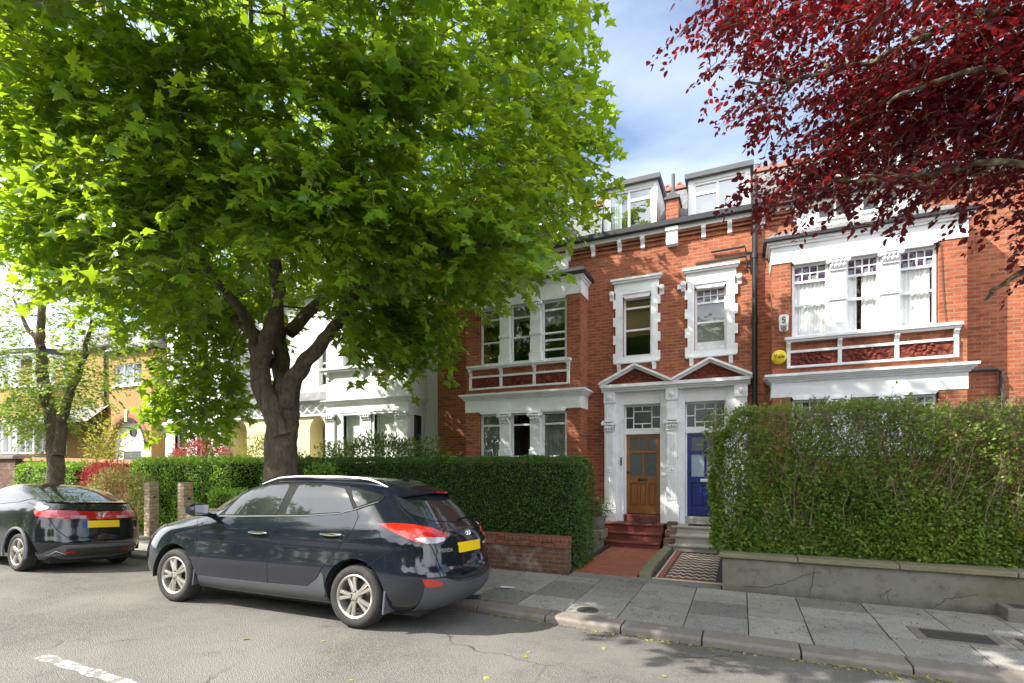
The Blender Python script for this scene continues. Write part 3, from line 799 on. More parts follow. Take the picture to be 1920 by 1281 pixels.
def houses():
    net = lambda a, b: ('net', a, b, .02, .98)
    gr = lambda a, b: ('grey', a, b, .02, .98)
    up_l = [dict(rails=(4.39, 4.60, 4.76, 5.28), dress=[('rshade', .04, .96, .62, .99)]),
            dict(rails=(4.74, 5.20), dress=[('rshade', .04, .96, .74, .99)]),
            dict(rails=(4.68, 5.22), dress=[('rshade', .04, .96, .70, .99)])]
    low_l = [dict(rails=(2.72,), dress=[gr(.03, .97)]), dict(rails=(2.72,)), dict(rails=(2.72,), dress=[gr(.03, .97)])]
    red_house(-1, 'red brick house with orange wooden front door and dark bay windows', 5.88, 'pine', dict(
        up=up_l, low=low_l, first=dict(rails=(4.78, 5.27), dress=[('blind', .03, .97, .38, .99)]),
        dormer=lambda a, b: dict(vbars=((a + (b - a) * .47,),), hbars=((a + (b - a) * .47, b, 7.64),), rails=(), fw=.05, glass='glass_bright', dress=[('net', .03, .30, .02, .98)], room=True)))
    L = (5.17, 5.47, 4, 2)
    up_r = [dict(rails=(4.75, 5.17), lead=L, dress=[net(.02, .98)]), dict(rails=(4.75, 5.17), lead=L, dress=[net(.02, .36), net(.50, .98)]),
            dict(rails=(4.75, 5.17), lead=L, dress=[net(.02, .88)])]
    L2 = (2.72, 2.97, 4, 2)
    low_r = [dict(rails=(2.72,), lead=L2, dress=[net(.02, .98)]) for _ in range(3)]
    hr = red_house(1, 'red brick house with blue front door and net curtains in its upper bay', 5.66, 'blue', dict(
        up=up_r, low=low_r, first=dict(rails=(4.78, 5.19), lead=(5.19, 5.47, 4, 2), dress=[('rshade', .03, .97, .0, .99), ('shade', .02, .98, .0, .16)]),
        dormer=lambda a, b: dict(vbars=((a + (b - a) * .48,),), hbars=((a, a + (b - a) * .48, 7.48),), rails=(), fw=.05, glass='glass_bright', dress=[('rshade', .03, .97, .02, .98)], room=True)))
    # soil pipe and its branches on the blue-door house
    b = MB(); X = .255
    b.tube([(X, YM - .09, 0), (X, YM - .09, 6.7), (X, YM - .27, 6.86), (X, YM - .27, 7.40)], .05, 12)
    for z in (1.2, 2.9, 4.6, 5.9): b.tube([(X, YM - .09, z), (X, YM - .09, z + .1)], .062, 12)
    b.tube([(X, YM - .27, 7.15), (X, YM - .27, 7.42)], .062, 12)
    b.build('soil_pipe', MT['black'], hr, smooth=True)
    b = MB()
    b.tube([(X - .02, YM - .08, 6.02), (.10, YM - .08, 6.04), (.085, YM - .08, 6.17), (-.55, YM - .06, 6.17)], .022, 8)
    b.tube([(X - .02, YM - .08, 5.72), (.12, YM - .08, 5.74), (.10, YM - .08, 5.98), (-.85, YM - .06, 5.97)], .03, 8)
    b.build('waste_pipe', MT['black'], hr, smooth=True)
    # brick upstand with a vent pipe between the dormers
    ch = thing('party_pier', kx((CX, YM + .1, 6.9)), 'brick upstand with thin vent pipe between the two flat dormers', 'chimney')
    b = MB(); b.box(CX - .125, CX + .125, YM - .08, YM + .35, 6.9, 7.42); b.build('pier', MT['brick'], ch)
    b = MB(); b.box(CX - .16, CX + .16, YM - .12, YM + .4, 7.42, 7.47); b.xz([(CX - .14, 7.47), (CX + .14, 7.47), (CX, 7.60)], YM - .1, YM + .38); b.build('cap', MT['lead'], ch)
    b = MB(); b.tube([(CX, YM + .12, 7.5), (CX, YM + .12, 8.05)], .037, 10); b.build('vent_pipe', MT['lead'], ch, smooth=True)
    b = MB(); b.box(CX - .115, CX + .115, YM - .16, YM, 6.44, 6.80); b.box(CX - .13, CX + .13, YM - .19, YM, 6.72, 6.80); b.box(CX - .12, CX + .12, YM - .17, YM, 6.50, 6.56)
    b.build('console', MT['white'], ch, bevel=.006)
    # alarm boxes and small fittings on the walls
    t = thing('alarm_box', kx((.727, YB - .04, 4.43)), 'white burglar alarm box with curly symbol beside the net-curtained bay windows', 'alarm box')
    b = MB(); b.xz([(.655, 4.30), (.665, 4.27), (.79, 4.27), (.80, 4.30), (.81, 4.54), (.785, 4.57), (.67, 4.57), (.645, 4.54)], YB - .08, YB); b.build('case', MT['plastic'], t, bevel=.012)
    b = MB()
    pts = [(.755, 4.505), (.73, 4.53), (.705, 4.505), (.73, 4.475), (.755, 4.445), (.73, 4.415), (.70, 4.44)]
    b.tube([(x, YB - .084, z) for x, z in pts], .009, 6); b.tube([(.70, YB - .084, 4.475), (.765, YB - .084, 4.475)], .006, 6)
    b.build('symbol', MT['ink'], t)
    text('eterna', .052, kx((.727, YB - .083, 4.365)), 'letters', MT['ink'], t)
    b = MB(); b.lathe([(.001, -.012), (.042, -.010), (.048, 0)], (.727, YB - .08, 4.315), 16, 'y'); o = b.build('lens', MT['green_ink'], t, smooth=True)
    t = thing('alarm_box', kx((.661, YB - .04, 3.817)), 'round yellow burglar alarm box lettered in black beside the white relief panels', 'alarm box')
    b = MB(); b.lathe([(.001, -.085), (.10, -.082), (.125, -.06), (.13, -.03), (.13, 0)], (.655, YB, 3.80), 28, 'y'); b.build('case', MT['yellow'], t, smooth=True)
    text('Yale', .115, kx((.655, YB - .088, 3.80)), 'letters', MT['ink'], t)
    t = thing('alarm_box', kx((-1.18, YM, 5.56)), 'small cream sensor box under the left shoulder of the right-hand quoined window', 'sensor box')
    b = MB(); b.box(-1.22, -1.09, YM - .06, YM, 5.50, 5.60); b.build('case', MT['plastic'], t, bevel=.008)
    t = thing('air_vent', kx((-2.83, YM, 6.35)), 'terracotta air brick high on the wall under the gutter', 'air vent')
    b = MB(); b.box(-2.92, -2.74, YM - .012, YM, 6.27, 6.40)
    for k in range(6): b.box(-2.90 + k * .028, -2.885 + k * .028, YM - .018, YM - .012, 6.285, 6.385)
    b.build('grille', MT['terra2'], t)
    # loose cables on the far right wall
    b = MB()
    b.tube([(3.05, YB - .02, 5.5), (3.07, YB - .02, 4.9), (3.10, YB - .02, 4.4), (3.13, YB - .02, 4.05), (3.1, YB - .02, 3.7), (3.2, YB - .02, 3.45)], .006, 5)
    o = b.build('wall_cable', MT['cable'], None); tag(o, 'thin cable hanging down the right edge of the net-curtained bay', 'cable')
    b = MB()
    b.tube([(3.33, YM - .02, 5.9), (3.40, YM - .02, 5.3), (3.46, YM - .02, 4.8), (3.44, YM - .02, 4.3), (3.36, YM - .02, 3.7)], .009, 5)
    o = b.build('wall_cable', MT['cable'], None); tag(o, 'dark sagging cable on the set-back brick wall right of the bay', 'cable')
    b = MB(); b.tube([(3.62, YM - .05, 3.42), (3.95, YM - .05, 3.42), (4.02, YM - .05, 3.36), (4.03, YM - .05, 2.2)], .03, 8)
    o = b.build('overflow_pipe', MT['iron'], None, smooth=True); tag(o, 'bent grey pipe on the brick wall above the right end of hedge', 'pipe')


def text(s, size, loc, name, mat, parent, rot=(math.pi / 2, 0, 0), ext=.002, align='CENTER'):
    c = bpy.data.curves.new(name, 'FONT'); c.body = s; c.size = size; c.extrude = ext; c.align_x = align; c.align_y = 'CENTER'
    tmp = bpy.data.objects.new('tmp_text', c); COL.objects.link(tmp); bpy.context.view_layer.update()
    me = bpy.data.meshes.new_from_object(tmp)
    bpy.data.objects.remove(tmp); bpy.data.curves.remove(c)
    me.name = name
    m = Matrix.Translation(loc) @ Matrix.Rotation(rot[2], 4, 'Z') @ Matrix.Rotation(rot[0], 4, 'X')
    me.transform(m)
    return put(name, me, mat, parent)


# --- rendered white houses
C2 = -12.6
def white_house(s, label, mat, end, curt):
    X = lambda u: C2 + s * u
    srt = lambda a, b: (min(X(a), X(b)), max(X(a), X(b)))
    Yb, Ym = 10.7, 11.47
    H = thing('rendered_house', kx((X(2.7), Ym, .1)), label, 'house')
    w = MB(); xa, xb = srt(0, end)
    arch = srt(1.22, 1.86); bayo = srt(2.4, 4.6); upo = srt(1.05, 1.75)
    w.wall(xa, xb, -.1, 6.9, Ym, [(*bayo, 1.0, 6.2), (*upo, 4.15, 5.5), (*srt(.25, 1.9), .1, 3.15)], .2)
    for q in (xa, xb): w.face([(q, Ym, -.1), (q, Ym + 7, -.1), (q, Ym + 7, 6.9), (q, Ym, 6.9)])
    w.face([(xa, Ym + 7, -.1), (xb, Ym + 7, -.1), (xb, Ym + 7, 6.9), (xa, Ym + 7, 6.9)])
    w.build('wall', MT[mat], H, recalc=False)
    xa, xb = srt(2.11, 4.87)
    b = MB()
    cols = (srt(2.75, 3.33), srt(3.80, 4.45))
    b.wall(xa, xb, -.1, 6.5, Yb, [(*c, 1.6, 3.13) for c in cols] + [(*c, 4.45, 5.9) for c in cols], .16)
    # return with a narrow side light
    q = X(4.87); o0, o1 = Yb + .25, Yb + .58
    def side(q, hole):
        ys = [Yb, o0, o1, Ym]; zs = [-.1, 1.7, 3.1, 6.5]
        for i in range(3):
            for j in range(3):
                if hole and i == 1 and j == 1: continue
                b.face([(q, ys[i], zs[j]), (q, ys[i + 1], zs[j]), (q, ys[i + 1], zs[j + 1]), (q, ys[i], zs[j + 1])])
    side(q, True); side(X(2.11), False)
    b.build('bay_wall', MT[mat], H, recalc=False)
    b = MB(); b.box(q - s * .06, q - s * .075, o0, o1, 1.7, 3.1); b.build('side_window', MT['dark_pane'], H)
    b = MB(); b.box(xa + .1, xb - .1, Yb + .25, Ym + 1.2, 3.3, 4.35); b.build('bay_floor', MT['room'], H)
    b = MB(); cornice(b, xa, xb, Yb, Ym, 3.455, [(.025, .03), (.03, .05), (.03, .08), (.03, .11)]); b.build('cornice', MT['white'], H)
    b = MB(); sa, sb = srt(1.95, 4.92)
    b.box(sa, sb, Yb - .15, Ym, 4.385, 4.44); b.box(sa + .03, sb - .03, Yb - .10, Yb, 4.345, 4.384)
    for u in (2.2, 3.4, 4.55): bracket(b, X(u), .09, Yb, 4.12, 4.345, .11)
    b.build('sill', MT['white'], H)
    b = MB(); cornice(b, xa, xb, Yb, Ym, 6.5, [(.1, .05), (.1, .14), (.08, .2)]); b.build('frieze', MT['white'], H)
    b = MB(); p = .25
    b.raw([(xa - p, Yb - p, 6.78), (xb + p, Yb - p, 6.78), (xb + p, Ym + .2, 6.78), (xa - p, Ym + .2, 6.78), (xa + .5, Ym + .2, 7.6), (xb - .5, Ym + .2, 7.6)],
          [(0, 1, 5, 4), (0, 4, 3), (1, 2, 5), (0, 3, 2, 1)])
    b.build('bay_roof', MT['slate'], H)
    for (p0, p1, wd) in ((2.13, 2.45, 1), (3.40, 3.70, 1), (4.52, 4.885, 1)):
        b = MB(); a, c = srt(p0, p1)
        b.box(a, c, Yb - .05, Yb + .02, .1, 3.21); b.box(a - .02, c + .02, Yb - .07, Yb, .9, 1.0)
        capital(b, a, c, Yb - .05, 3.0, 3.20)
        b.build('pillar', MT['white'], H)
    for c in cols:
        b = MB()
        b.box(c[0] - .09, c[1] + .09, Yb - .045, Yb + .01, 3.14, 3.20); b.box(c[0] - .05, c[0], Yb - .03, Yb + .08, 1.6, 3.14); b.box(c[1], c[1] + .05, Yb - .03, Yb + .08, 1.6, 3.14)
        b.box(c[0] - .13, c[1] + .13, Yb - .06, Yb, 3.202, 3.26)
        b.build('window_surround', MT['white'], H); b = MB()
        for (x_, d_) in ((c[0], -1), (c[1], 1)): b.box(x_, x_ + d_ * .14, Yb - .05, Yb, 4.44, 5.9)
        b.box(c[0] - .14, c[1] + .14, Yb - .049, Yb, 5.9, 6.05)
        b.build('window_surround', MT['white'], H)
    for i, c in enumerate(cols):
        window(H, c[0], c[1], 1.6, 3.13, Yb + .08, rails=(2.36,), dress=[(curt, .02, .98, 0, .99)])
        window(H, c[0], c[1], 4.45, 5.9, Yb + .08, rails=(5.2,), dress=[('rshade', .02, .98, .1, .99)])
    window(H, *upo, 4.15, 5.5, Ym + .08, rails=(4.85,), dress=[('rshade', .02, .98, .3, .99)])
    # porch: arched entry under a lean-to slate roof with a lattice rail
    yp = 10.9; pa, pb = srt(0.02, 2.10)
    b = MB()
    a0, a1 = srt(1.30, 1.92); am = (a0 + a1) / 2; ar = (a1 - a0) / 2
    arcp = [(am + ar * math.cos(t), 2.82 + ar * 1.05 * math.sin(t)) for t in [math.pi * k / 12 for k in range(13)]]
    for k in range(12):
        (x0, z0), (x1, z1) = arcp[k], arcp[k + 1]
        b.face([(x0, yp, z0), (x1, yp, z1), (x1, yp, 3.2), (x0, yp, 3.2)][::1]); b.face([(x0, yp, z0), (x1, yp, z1), (x1, yp + .5, z1), (x0, yp + .5, z0)])
    b.face([(pa, yp, .1), (a0, yp, .1), (a0, yp, 3.2), (pa, yp, 3.2)]); b.face([(a1, yp, .1), (pb, yp, .1), (pb, yp, 3.2), (a1, yp, 3.2)])
    for q in (a0, a1): b.face([(q, yp, .1), (q, yp + .5, .1), (q, yp + .5, 2.82), (q, yp, 2.82)])
    b.face([(pa, yp + 1.2, .1), (pb, yp + 1.2, .1), (pb, yp + 1.2, 3.2), (pa, yp + 1.2, 3.2)])
    b.build('porch_wall', MT['cream'], H, recalc=False)
    b = MB(); b.box(a0 + .05, a1 - .05, yp + 1.12, yp + 1.19, .3, 2.6); b.build('front_door', MT['ink'], H)
    b = MB()
    b.box(pa, pb, yp - .06, yp + .02, 3.19, 3.25); b.box(pa, pb, yp - .06, yp + .02, 3.56, 3.62)
    n = 6; st = (pb - pa) / n
    for k in range(n):
        b.beam((pa + st * k, yp - .02, 3.25), (pa + st * (k + 1), yp - .02, 3.56), .03, .04, (0, 1, 0)); b.beam((pa + st * k, yp - .019, 3.56), (pa + st * (k + 1), yp - .019, 3.25), .03, .04, (0, 1, 0))
    b.box(pa, pb, yp + .1, yp + .15, 3.2, 3.6)
    b.build('lattice', MT['white2'], H)
    b = MB(); b.yz([(yp - .15, 3.62), (Ym, 4.0), (Ym, 3.94), (yp - .13, 3.57)], pa, pb); b.build('porch_roof', MT['slate'], H)
    b = MB(); yr = 14.8; a, c = srt(0, end)
    b.yz([(Ym - .2, 6.9), (yr, 9.3), (yr + 3.6, 6.9), (yr + 3.6, 6.8), (yr, 9.15), (Ym - .05, 6.82)], a, c)
    rf = b.build('roof', MT['slate'], H)
    b = MB(); b.box(X(end) - s * .9, X(end) - s * .1, yr - .3, yr + .3, 8.6, 10.6); b.build('chimney', MT['brick'], rf)
    b = MB(); b.box(a, c, Ym - .25, Ym - .1, 6.82, 6.93); b.build('gutter', MT['black'], H)
    if s < 0: 
        b = MB(); b.tube([(X(.35), Ym - .08, 3.9), (X(.35), Ym - .08, 6.8)], .04, 8); b.tube([(X(.3), yp - .05, .1), (X(.3), yp - .05, 3.5)], .04, 8); b.build('drainpipe', MT['black'], H)
    return H


def far_houses():
    h = white_house(1, 'bright white rendered house behind the maple trunk with lattice porch', 'stucco', 5.40, 'shade')
    white_house(-1, 'off-white rendered house with cream porch left of the maple trunk', 'stucco', 5.6, 'rshade')
    t = thing('alarm_box', kx((-8.52, 10.65, 4.22)), 'small white and red alarm box on the white house under its sill', 'alarm box')
    b = MB(); b.box(-8.60, -8.46, 10.62, 10.70, 4.17, 4.32); b.build('case', MT['plastic'], t, bevel=.01)
    b = MB(); b.lathe([(.055, 0), (.06, .03), (.06, .06)], (-8.53, 10.65, 4.11), 14); b.build('lens', MT['red_plastic'], t)
    t = thing('camera', kx((-8.75, 10.65, 4.2)), 'small white security camera beside the red alarm box', 'camera')
    b = MB(); b.box(-8.83, -8.75, 10.66, 10.70, 4.15, 4.25); b.tube([(-8.79, 10.67, 4.2), (-8.79, 10.6, 4.17)], .02, 8); b.lathe([(.001, -.06), (.035, -.05), (.04, .04), (.001, .05)], (-8.78, 10.58, 4.16), 10, 'y'); b.build('housing', MT['plastic'], t)
    # pebble-dashed house
    H = thing('pebbledash_house', kx((-22.5, 11.6, .1)), 'tan pebbledash house with brick-arched entrance behind the left garden wall', 'house')
    x0, x1, yf, ym = -21.26, -18.84, 11.0, 11.55
    cxa, zc = -20.25, 2.45
    b = MB(); zt = 5.9
    b.wall(x0, x1, 3.6, zt, yf, [(-21.05, -19.40, 4.70, 5.47)], .12)
    n = 20; ri = 1.05; rz = .98
    arc = [(cxa + ri * math.cos(math.pi * k / n), zc + rz * math.sin(math.pi * k / n)) for k in range(n + 1)]
    for k in range(n):
        (xa, za), (xb, zb) = arc[k], arc[k + 1]
        b.face([(xa, yf, za), (xb, yf, zb), (xb, yf, 3.6), (xa, yf, 3.6)]); b.face([(xa, yf, za), (xb, yf, zb), (xb, yf + .35, zb), (xa, yf + .35, za)])
    for (xa, xb) in ((x0, cxa - ri), (cxa + ri, x1)): b.face([(xa, yf, 0), (xb, yf, 0), (xb, yf, 3.6), (xa, yf, 3.6)])
    for q in (cxa - ri, cxa + ri): b.face([(q, yf, 0), (q, yf + .35, 0), (q, yf + .35, zc), (q, yf, zc)])
    for q in (x0, x1): b.face([(q, yf, 0), (q, ym + .6, 0), (q, ym + .6, zt), (q, yf, zt)])
    b.wall(-29.5, -18.0, -.1, 6.4, ym, [], .1)
    for q in (-18.0, -29.5): b.face([(q, ym, -.1), (q, ym + 7, -.1), (q, ym + 7, 6.4), (q, ym, 6.4)])
    b.build('wall', MT['pebble'], H, recalc=False)
    # brick ring with dark header bricks
    b = MB(); ro = 1.30; roz = 1.20
    for k in range(n):
        t0, t1 = math.pi * k / n, math.pi * (k + 1) / n
        P = lambda r_, q_, t: (cxa + r_ * math.cos(t), zc + q_ * math.sin(t))
        b.xz([P(ri, rz, t0), P(ro, roz, t0), P(ro, roz, t1), P(ri, rz, t1)], yf - .03, yf + .01)
    b.build('brick_arch', MT['terra2'], H)
    b = MB(); n2 = 34
    for k in range(n2):
        t0 = math.pi * (k + .2) / n2; t1 = math.pi * (k + .75) / n2
        P = lambda r_, t: (cxa + r_ * math.cos(t), zc + (rz / ri) * r_ * math.sin(t))
        b.xz([P(ri - .01, t0), P(ri + .10, t0), P(ri + .10, t1), P(ri - .01, t1)], yf - .04, yf - .02)
    b.build('arch_headers', MT['ink'], H)
    b = MB(); b.box(cxa - .07, cxa + .06, yf - .06, yf, 3.36, 3.80); b.box(x0 - .02, cxa - ri + .02, yf - .03, yf, 2.05, 2.46); b.box(cxa + ri - .02, x1 + .02, yf - .03, yf, 2.05, 2.46); b.build('keystone', MT['cream'], H)
    b = MB(); pts = [(cxa - ri, 2.42)] + [(x, z) for x, z in arc[::-1]] + [(cxa + ri, 2.42)]
    b.xz([(x, z) for x, z in pts], yf + .16, yf + .2)
    b.box(cxa - ri, cxa - .5, yf + .15, yf + .2, .2, 2.42); b.box(cxa + .55, cxa + ri, yf + .15, yf + .2, .2, 2.42); b.box(cxa - .5, cxa + .55, yf + .14, yf + .2, 2.30, 2.419)
    b.build('arch_panel', MT['white2'], H)
    b = MB(); b.lathe([(.16, 0), (.20, 0), (.20, -.03), (.16, -.03)], (cxa + .08, yf + .16, 3.02), 18, 'y'); b.lathe([(.001, -.005), (.16, -.005)], (cxa + .08, yf + .16, 3.02), 18, 'y'); b.build('round_window', MT['dark_pane'], H)
    b = MB(); b.box(cxa - .5, cxa + .55, yf + .16, yf + .2, .2, 2.3); b.build('front_door', MT['frost'], H)
    window(H, -21.05, -19.40, 4.70, 5.47, yf + .04, vbars=((-20.5,), (-19.95,)), glass='glass', dress=[('rshade', .02, .98, .02, .98)])
    b = MB(); b.box(-21.15, -19.3, yf - .06, yf, 4.62, 4.70); b.build('sill', MT['white2'], H)
    b = MB(); b.box(x0 - .1, x1 + .1, yf - .15, yf, 5.86, 5.98); b.box(-29.5, x0 - .1, ym - .15, ym, 6.35, 6.48); b.build('gutter', MT['black'], H)
    b = MB(); yr = 15
    b.yz([(ym - .2, 6.4), (yr, 8.6), (yr + 3.5, 6.4), (yr + 3.4, 6.3), (yr, 8.4), (ym - .05, 6.3)], -29.6, -17.9)
    b.raw([(x0 - .2, yf - .2, 5.95), (x1 + .2, yf - .2, 5.95), (x1 + .2, 13.2, 5.95), (x0 - .2, 13.2, 5.95), ((x0 + x1) / 2, 11.9, 7.15), ((x0 + x1) / 2, 13.6, 7.5)], [(0, 1, 4), (1, 2, 5, 4), (0, 4, 5, 3)])
    rf = b.build('roof', MT['slate'], H)
    b = MB(); b.box(-23.2, -22.3, 14.2, 15, 7.6, 10.0); b.build('chimney', MT['brick'], rf)
    # two-storey bow with white casements
    bc, br = -28.0, 2.5
    an = [math.pi * (1 + k / 8) for k in range(9)]
    ring = [(bc + br * math.cos(t), ym + .25 * 0 + 1.0 * math.sin(t)) for t in an]
    def belt(b, za, zb, off=0):
        for k in range(8):
            (xa, ya), (xb, yb) = ring[k], ring[k + 1]
            b.face([(xa, ya - off, za), (xb, yb - off, za), (xb, yb - off, zb), (xa, ya - off, zb)])
    for za, zb in ((-.1, 2.25), (3.7, 4.98)): b = MB(); belt(b, za, zb); b.build('bow_wall', MT['pebble'], H, recalc=False)
    wf = MB(); belt(wf, 2.25, 2.33, .05); belt(wf, 4.98, 5.08, .05); belt(wf, 3.15, 3.21, .03); belt(wf, 3.5, 3.58, .03); belt(wf, 6.2, 6.32, .04)
    for k in range(9):
        for za, zb in ((2.25, 3.58), (4.98, 6.32)):
            x, y = ring[k]; wf.box(x - .06, x + .06, y - .06, y + .06, za, zb)
    for k in range(8):
        (xa, ya), (xb, yb) = ring[k], ring[k + 1]; x, y = (xa + xb) / 2, (ya + yb) / 2
        wf.box(x - .03, x + .03, y - .04, y + .04, 2.25, 3.58)
    w = wf.build('bow_window', MT['white2'], H, recalc=False)
    for za, zb in ((2.3, 3.55), (5.0, 6.25)): b = MB(); belt(b, za, zb, -.03); b.build('pane', MT['glass'], w, recalc=False)
    b = MB()
    for k in range(8):
        (xa, ya), (xb, yb) = ring[k], ring[k + 1]
        for j in range(16): b.face([(xa, ya + .1, 2.3 + j * .055), (xb, yb + .1, 2.3 + j * .055), (xb, yb + .1, 2.335 + j * .055), (xa, ya + .1, 2.335 + j * .055)])
    b.build('slatted_blind', MT['curtain'], w, recalc=False)
    b = MB(); belt(b, 6.32, 6.55, .15); b.build('bow_gutter', MT['black'], H, recalc=False)
    b = MB(); b.raw([(-30.6, ym - 1.2, 3.62), (-21.9, ym - 1.0, 3.42), (-22.4, ym, 4.15), (-30.6, ym, 4.15)], [(0, 1, 2, 3)]); b.box(-30.6, -21.9, ym - 1.22, ym - 1.15, 3.38, 3.50)
    b.build('lean_to_roof', MT['slate'], H)
    b = MB(); b.tube([(-22.6, ym - .06, 3.9), (-22.6, ym - .06, 6.4)], .05, 8); b.build('drainpipe', MT['black'], H, smooth=True)
# ---------------------------------------------------------------- vehicles
def smooth_interp(xs, ys, q):
    """monotone cubic (PCHIP) interpolation"""
    xs, ys = np.array(xs, float), np.array(ys, float); h = np.diff(xs); d = np.diff(ys) / h
    m = np.zeros_like(ys)
    for i in range(1, len(xs) - 1):
        if d[i - 1] * d[i] > 0:
            w1, w2 = 2 * h[i] + h[i - 1], h[i] + 2 * h[i - 1]
            m[i] = (w1 + w2) / (w1 / d[i - 1] + w2 / d[i])
    m[0], m[-1] = d[0], d[-1]
    q = np.clip(q, xs[0], xs[-1]); k = np.clip(np.searchsorted(xs, q) - 1, 0, len(xs) - 2)
    t = (q - xs[k]) / h[k]
    return (ys[k] * (1 + 2 * t) * (1 - t) ** 2 + m[k] * h[k] * t * (1 - t) ** 2 + ys[k + 1] * t * t * (3 - 2 * t) + m[k + 1] * h[k] * t * t * (t - 1))


def body_shell(pr, NT_=260, NZ=120):
    """car body as a stack of horizontal outlines: nose and tail positions and half width at every height"""
    t = np.linspace(0, 1, NZ)
    z0, z1 = pr['xf'][0][0], pr['xf'][-1][0]
    z = z0 + (z1 - z0) * (1 - (1 - t) ** 1.35)
    g = lambda k: smooth_interp([p[0] for p in pr[k]], [p[1] for p in pr[k]], z)
    xf, xr, w, xc = g('xf'), g('xr'), g('w'), g('xc')
    nf, nr = g('nf'), g('nr')
    V = []
    th = np.linspace(0, 2 * np.pi, NT_, endpoint=False)
    c, s = np.cos(th), np.sin(th)
    for i in range(NZ):
        n = np.where(c < 0, nf[i], nr[i]); m = pr['m']
        a = np.where(c < 0, xc[i] - xf[i], xr[i] - xc[i])
        # even spacing round a rounded box: project the direction onto |x|^n + |y|^m = 1
        den = (np.abs(c) ** n + np.abs(s) ** m) ** (1 / np.maximum(n, m))
        x = np.sign(c) * np.abs(c) ** (2 / n) ; y = np.sign(s) * np.abs(s) ** (2 / m)
        V.append(np.stack([xc[i] + a * x, pr['half'] + w[i] * y, np.full(NT_, z[i])], 1))
    V = np.concatenate(V)
    F = []
    for i in range(NZ - 1):
        for k in range(NT_):
            k2 = (k + 1) % NT_
            F.append((i * NT_ + k, i * NT_ + k2, (i + 1) * NT_ + k2, (i + 1) * NT_ + k))
    F.append(tuple(range(NT_ - 1, -1, -1))); F.append(tuple((NZ - 1) * NT_ + k for k in range(NT_)))
    return [tuple(v) for v in V], F


SUV = dict(half=.91, m=2.6,
    xf=[(.22, -.84), (.30, -.98), (.42, -1.05), (.55, -1.07), (.70, -1.05), (.82, -.98), (.90, -.88), (.97, -.79), (1.03, -.59), (1.09, -.34), (1.135, -.08), (1.17, .13), (1.20, .24), (1.28, .38), (1.42, .64), (1.52, .87), (1.59, 1.08), (1.64, 1.32), (1.68, 1.65), (1.695, 1.95)],
    xr=[(.22, 3.72), (.30, 3.84), (.42, 3.92), (.56, 3.94), (.64, 3.93), (.72, 3.89), (.80, 3.875), (.90, 3.865), (1.0, 3.84), (1.08, 3.80), (1.14, 3.74), (1.25, 3.62), (1.4, 3.46), (1.5, 3.34), (1.57, 3.24), (1.62, 3.08), (1.67, 2.80), (1.695, 2.45)],
    w=[(.22, .78), (.30, .85), (.40, .885), (.50, .90), (.62, .91), (.74, .903), (.86, .896), (.94, .90), (1.0, .893), (1.06, .877), (1.12, .852), (1.18, .825), (1.3, .775), (1.4, .732), (1.5, .68), (1.57, .635), (1.61, .58), (1.65, .49), (1.68, .35), (1.695, .15)],
    xc=[(.22, 1.6), (1.45, 1.6), (1.6, 1.9), (1.695, 2.2)],
    nf=[(.22, 7.5), (.85, 7.), (1.05, 5), (1.25, 6.5), (1.5, 6), (1.695, 3)],
    nr=[(.22, 11), (.7, 13), (1.05, 12), (1.3, 9), (1.5, 7), (1.695, 3)])


def bvh_of(vs, fs):
    return BVHTree.FromPolygons([Vector(v) for v in vs], fs)


AX = {   # projection directions for surface panels: 2D drawing -> ray
    'side': (lambda p, W: (Vector((p[0], -1, p[1])), Vector((0, 1, 0)))),
    'rear': (lambda p, W: (Vector((8, p[0], p[1])), Vector((-1, 0, 0)))),
    'front': (lambda p, W: (Vector((-8, p[0], p[1])), Vector((1, 0, 0)))),
    'top': (lambda p, W: (Vector((p[0], p[1], 5)), Vector((0, 0, -1)))),
    'corner': (lambda p, W: (Vector((3, 0, 0)) + Vector((.7071, .7071, 0)) * p[0] + Vector((.7071, -.7071, 0)) * 4 + Vector((0, 0, p[1])), Vector((-.7071, .7071, 0)))),
}


def densify(poly, res):
    out = []
    for i in range(len(poly)):
        a, b = Vector(poly[i]), Vector(poly[(i + 1) % len(poly)]); n = max(1, int((b - a).length / res))
        out += [a.lerp(b, k / n) for k in range(n)]
    return out


def rounded(poly, r=.02, n=4):
    """soften the corners of a 2D outline"""
    out = []; m = len(poly)
    for i in range(m):
        p, a, b = Vector(poly[i]), Vector(poly[i - 1]), Vector(poly[(i + 1) % m])
        ra = min(r, (a - p).length * .45); rb = min(r, (b - p).length * .45)
        s, e = p + (a - p).normalized() * ra, p + (b - p).normalized() * rb
        for k in range(n + 1):
            t = k / n; out.append((s * (1 - t) ** 2 + p * 2 * t * (1 - t) + e * t * t))
    return out


def inside(p, poly):
    c = False; n = len(poly); j = n - 1
    for i in range(n):
        a, b = poly[i], poly[j]
        if (a[1] > p[1]) != (b[1] > p[1]) and p[0] < (b[0] - a[0]) * (p[1] - a[1]) / (b[1] - a[1]) + a[0]: c = not c
        j = i
    return c


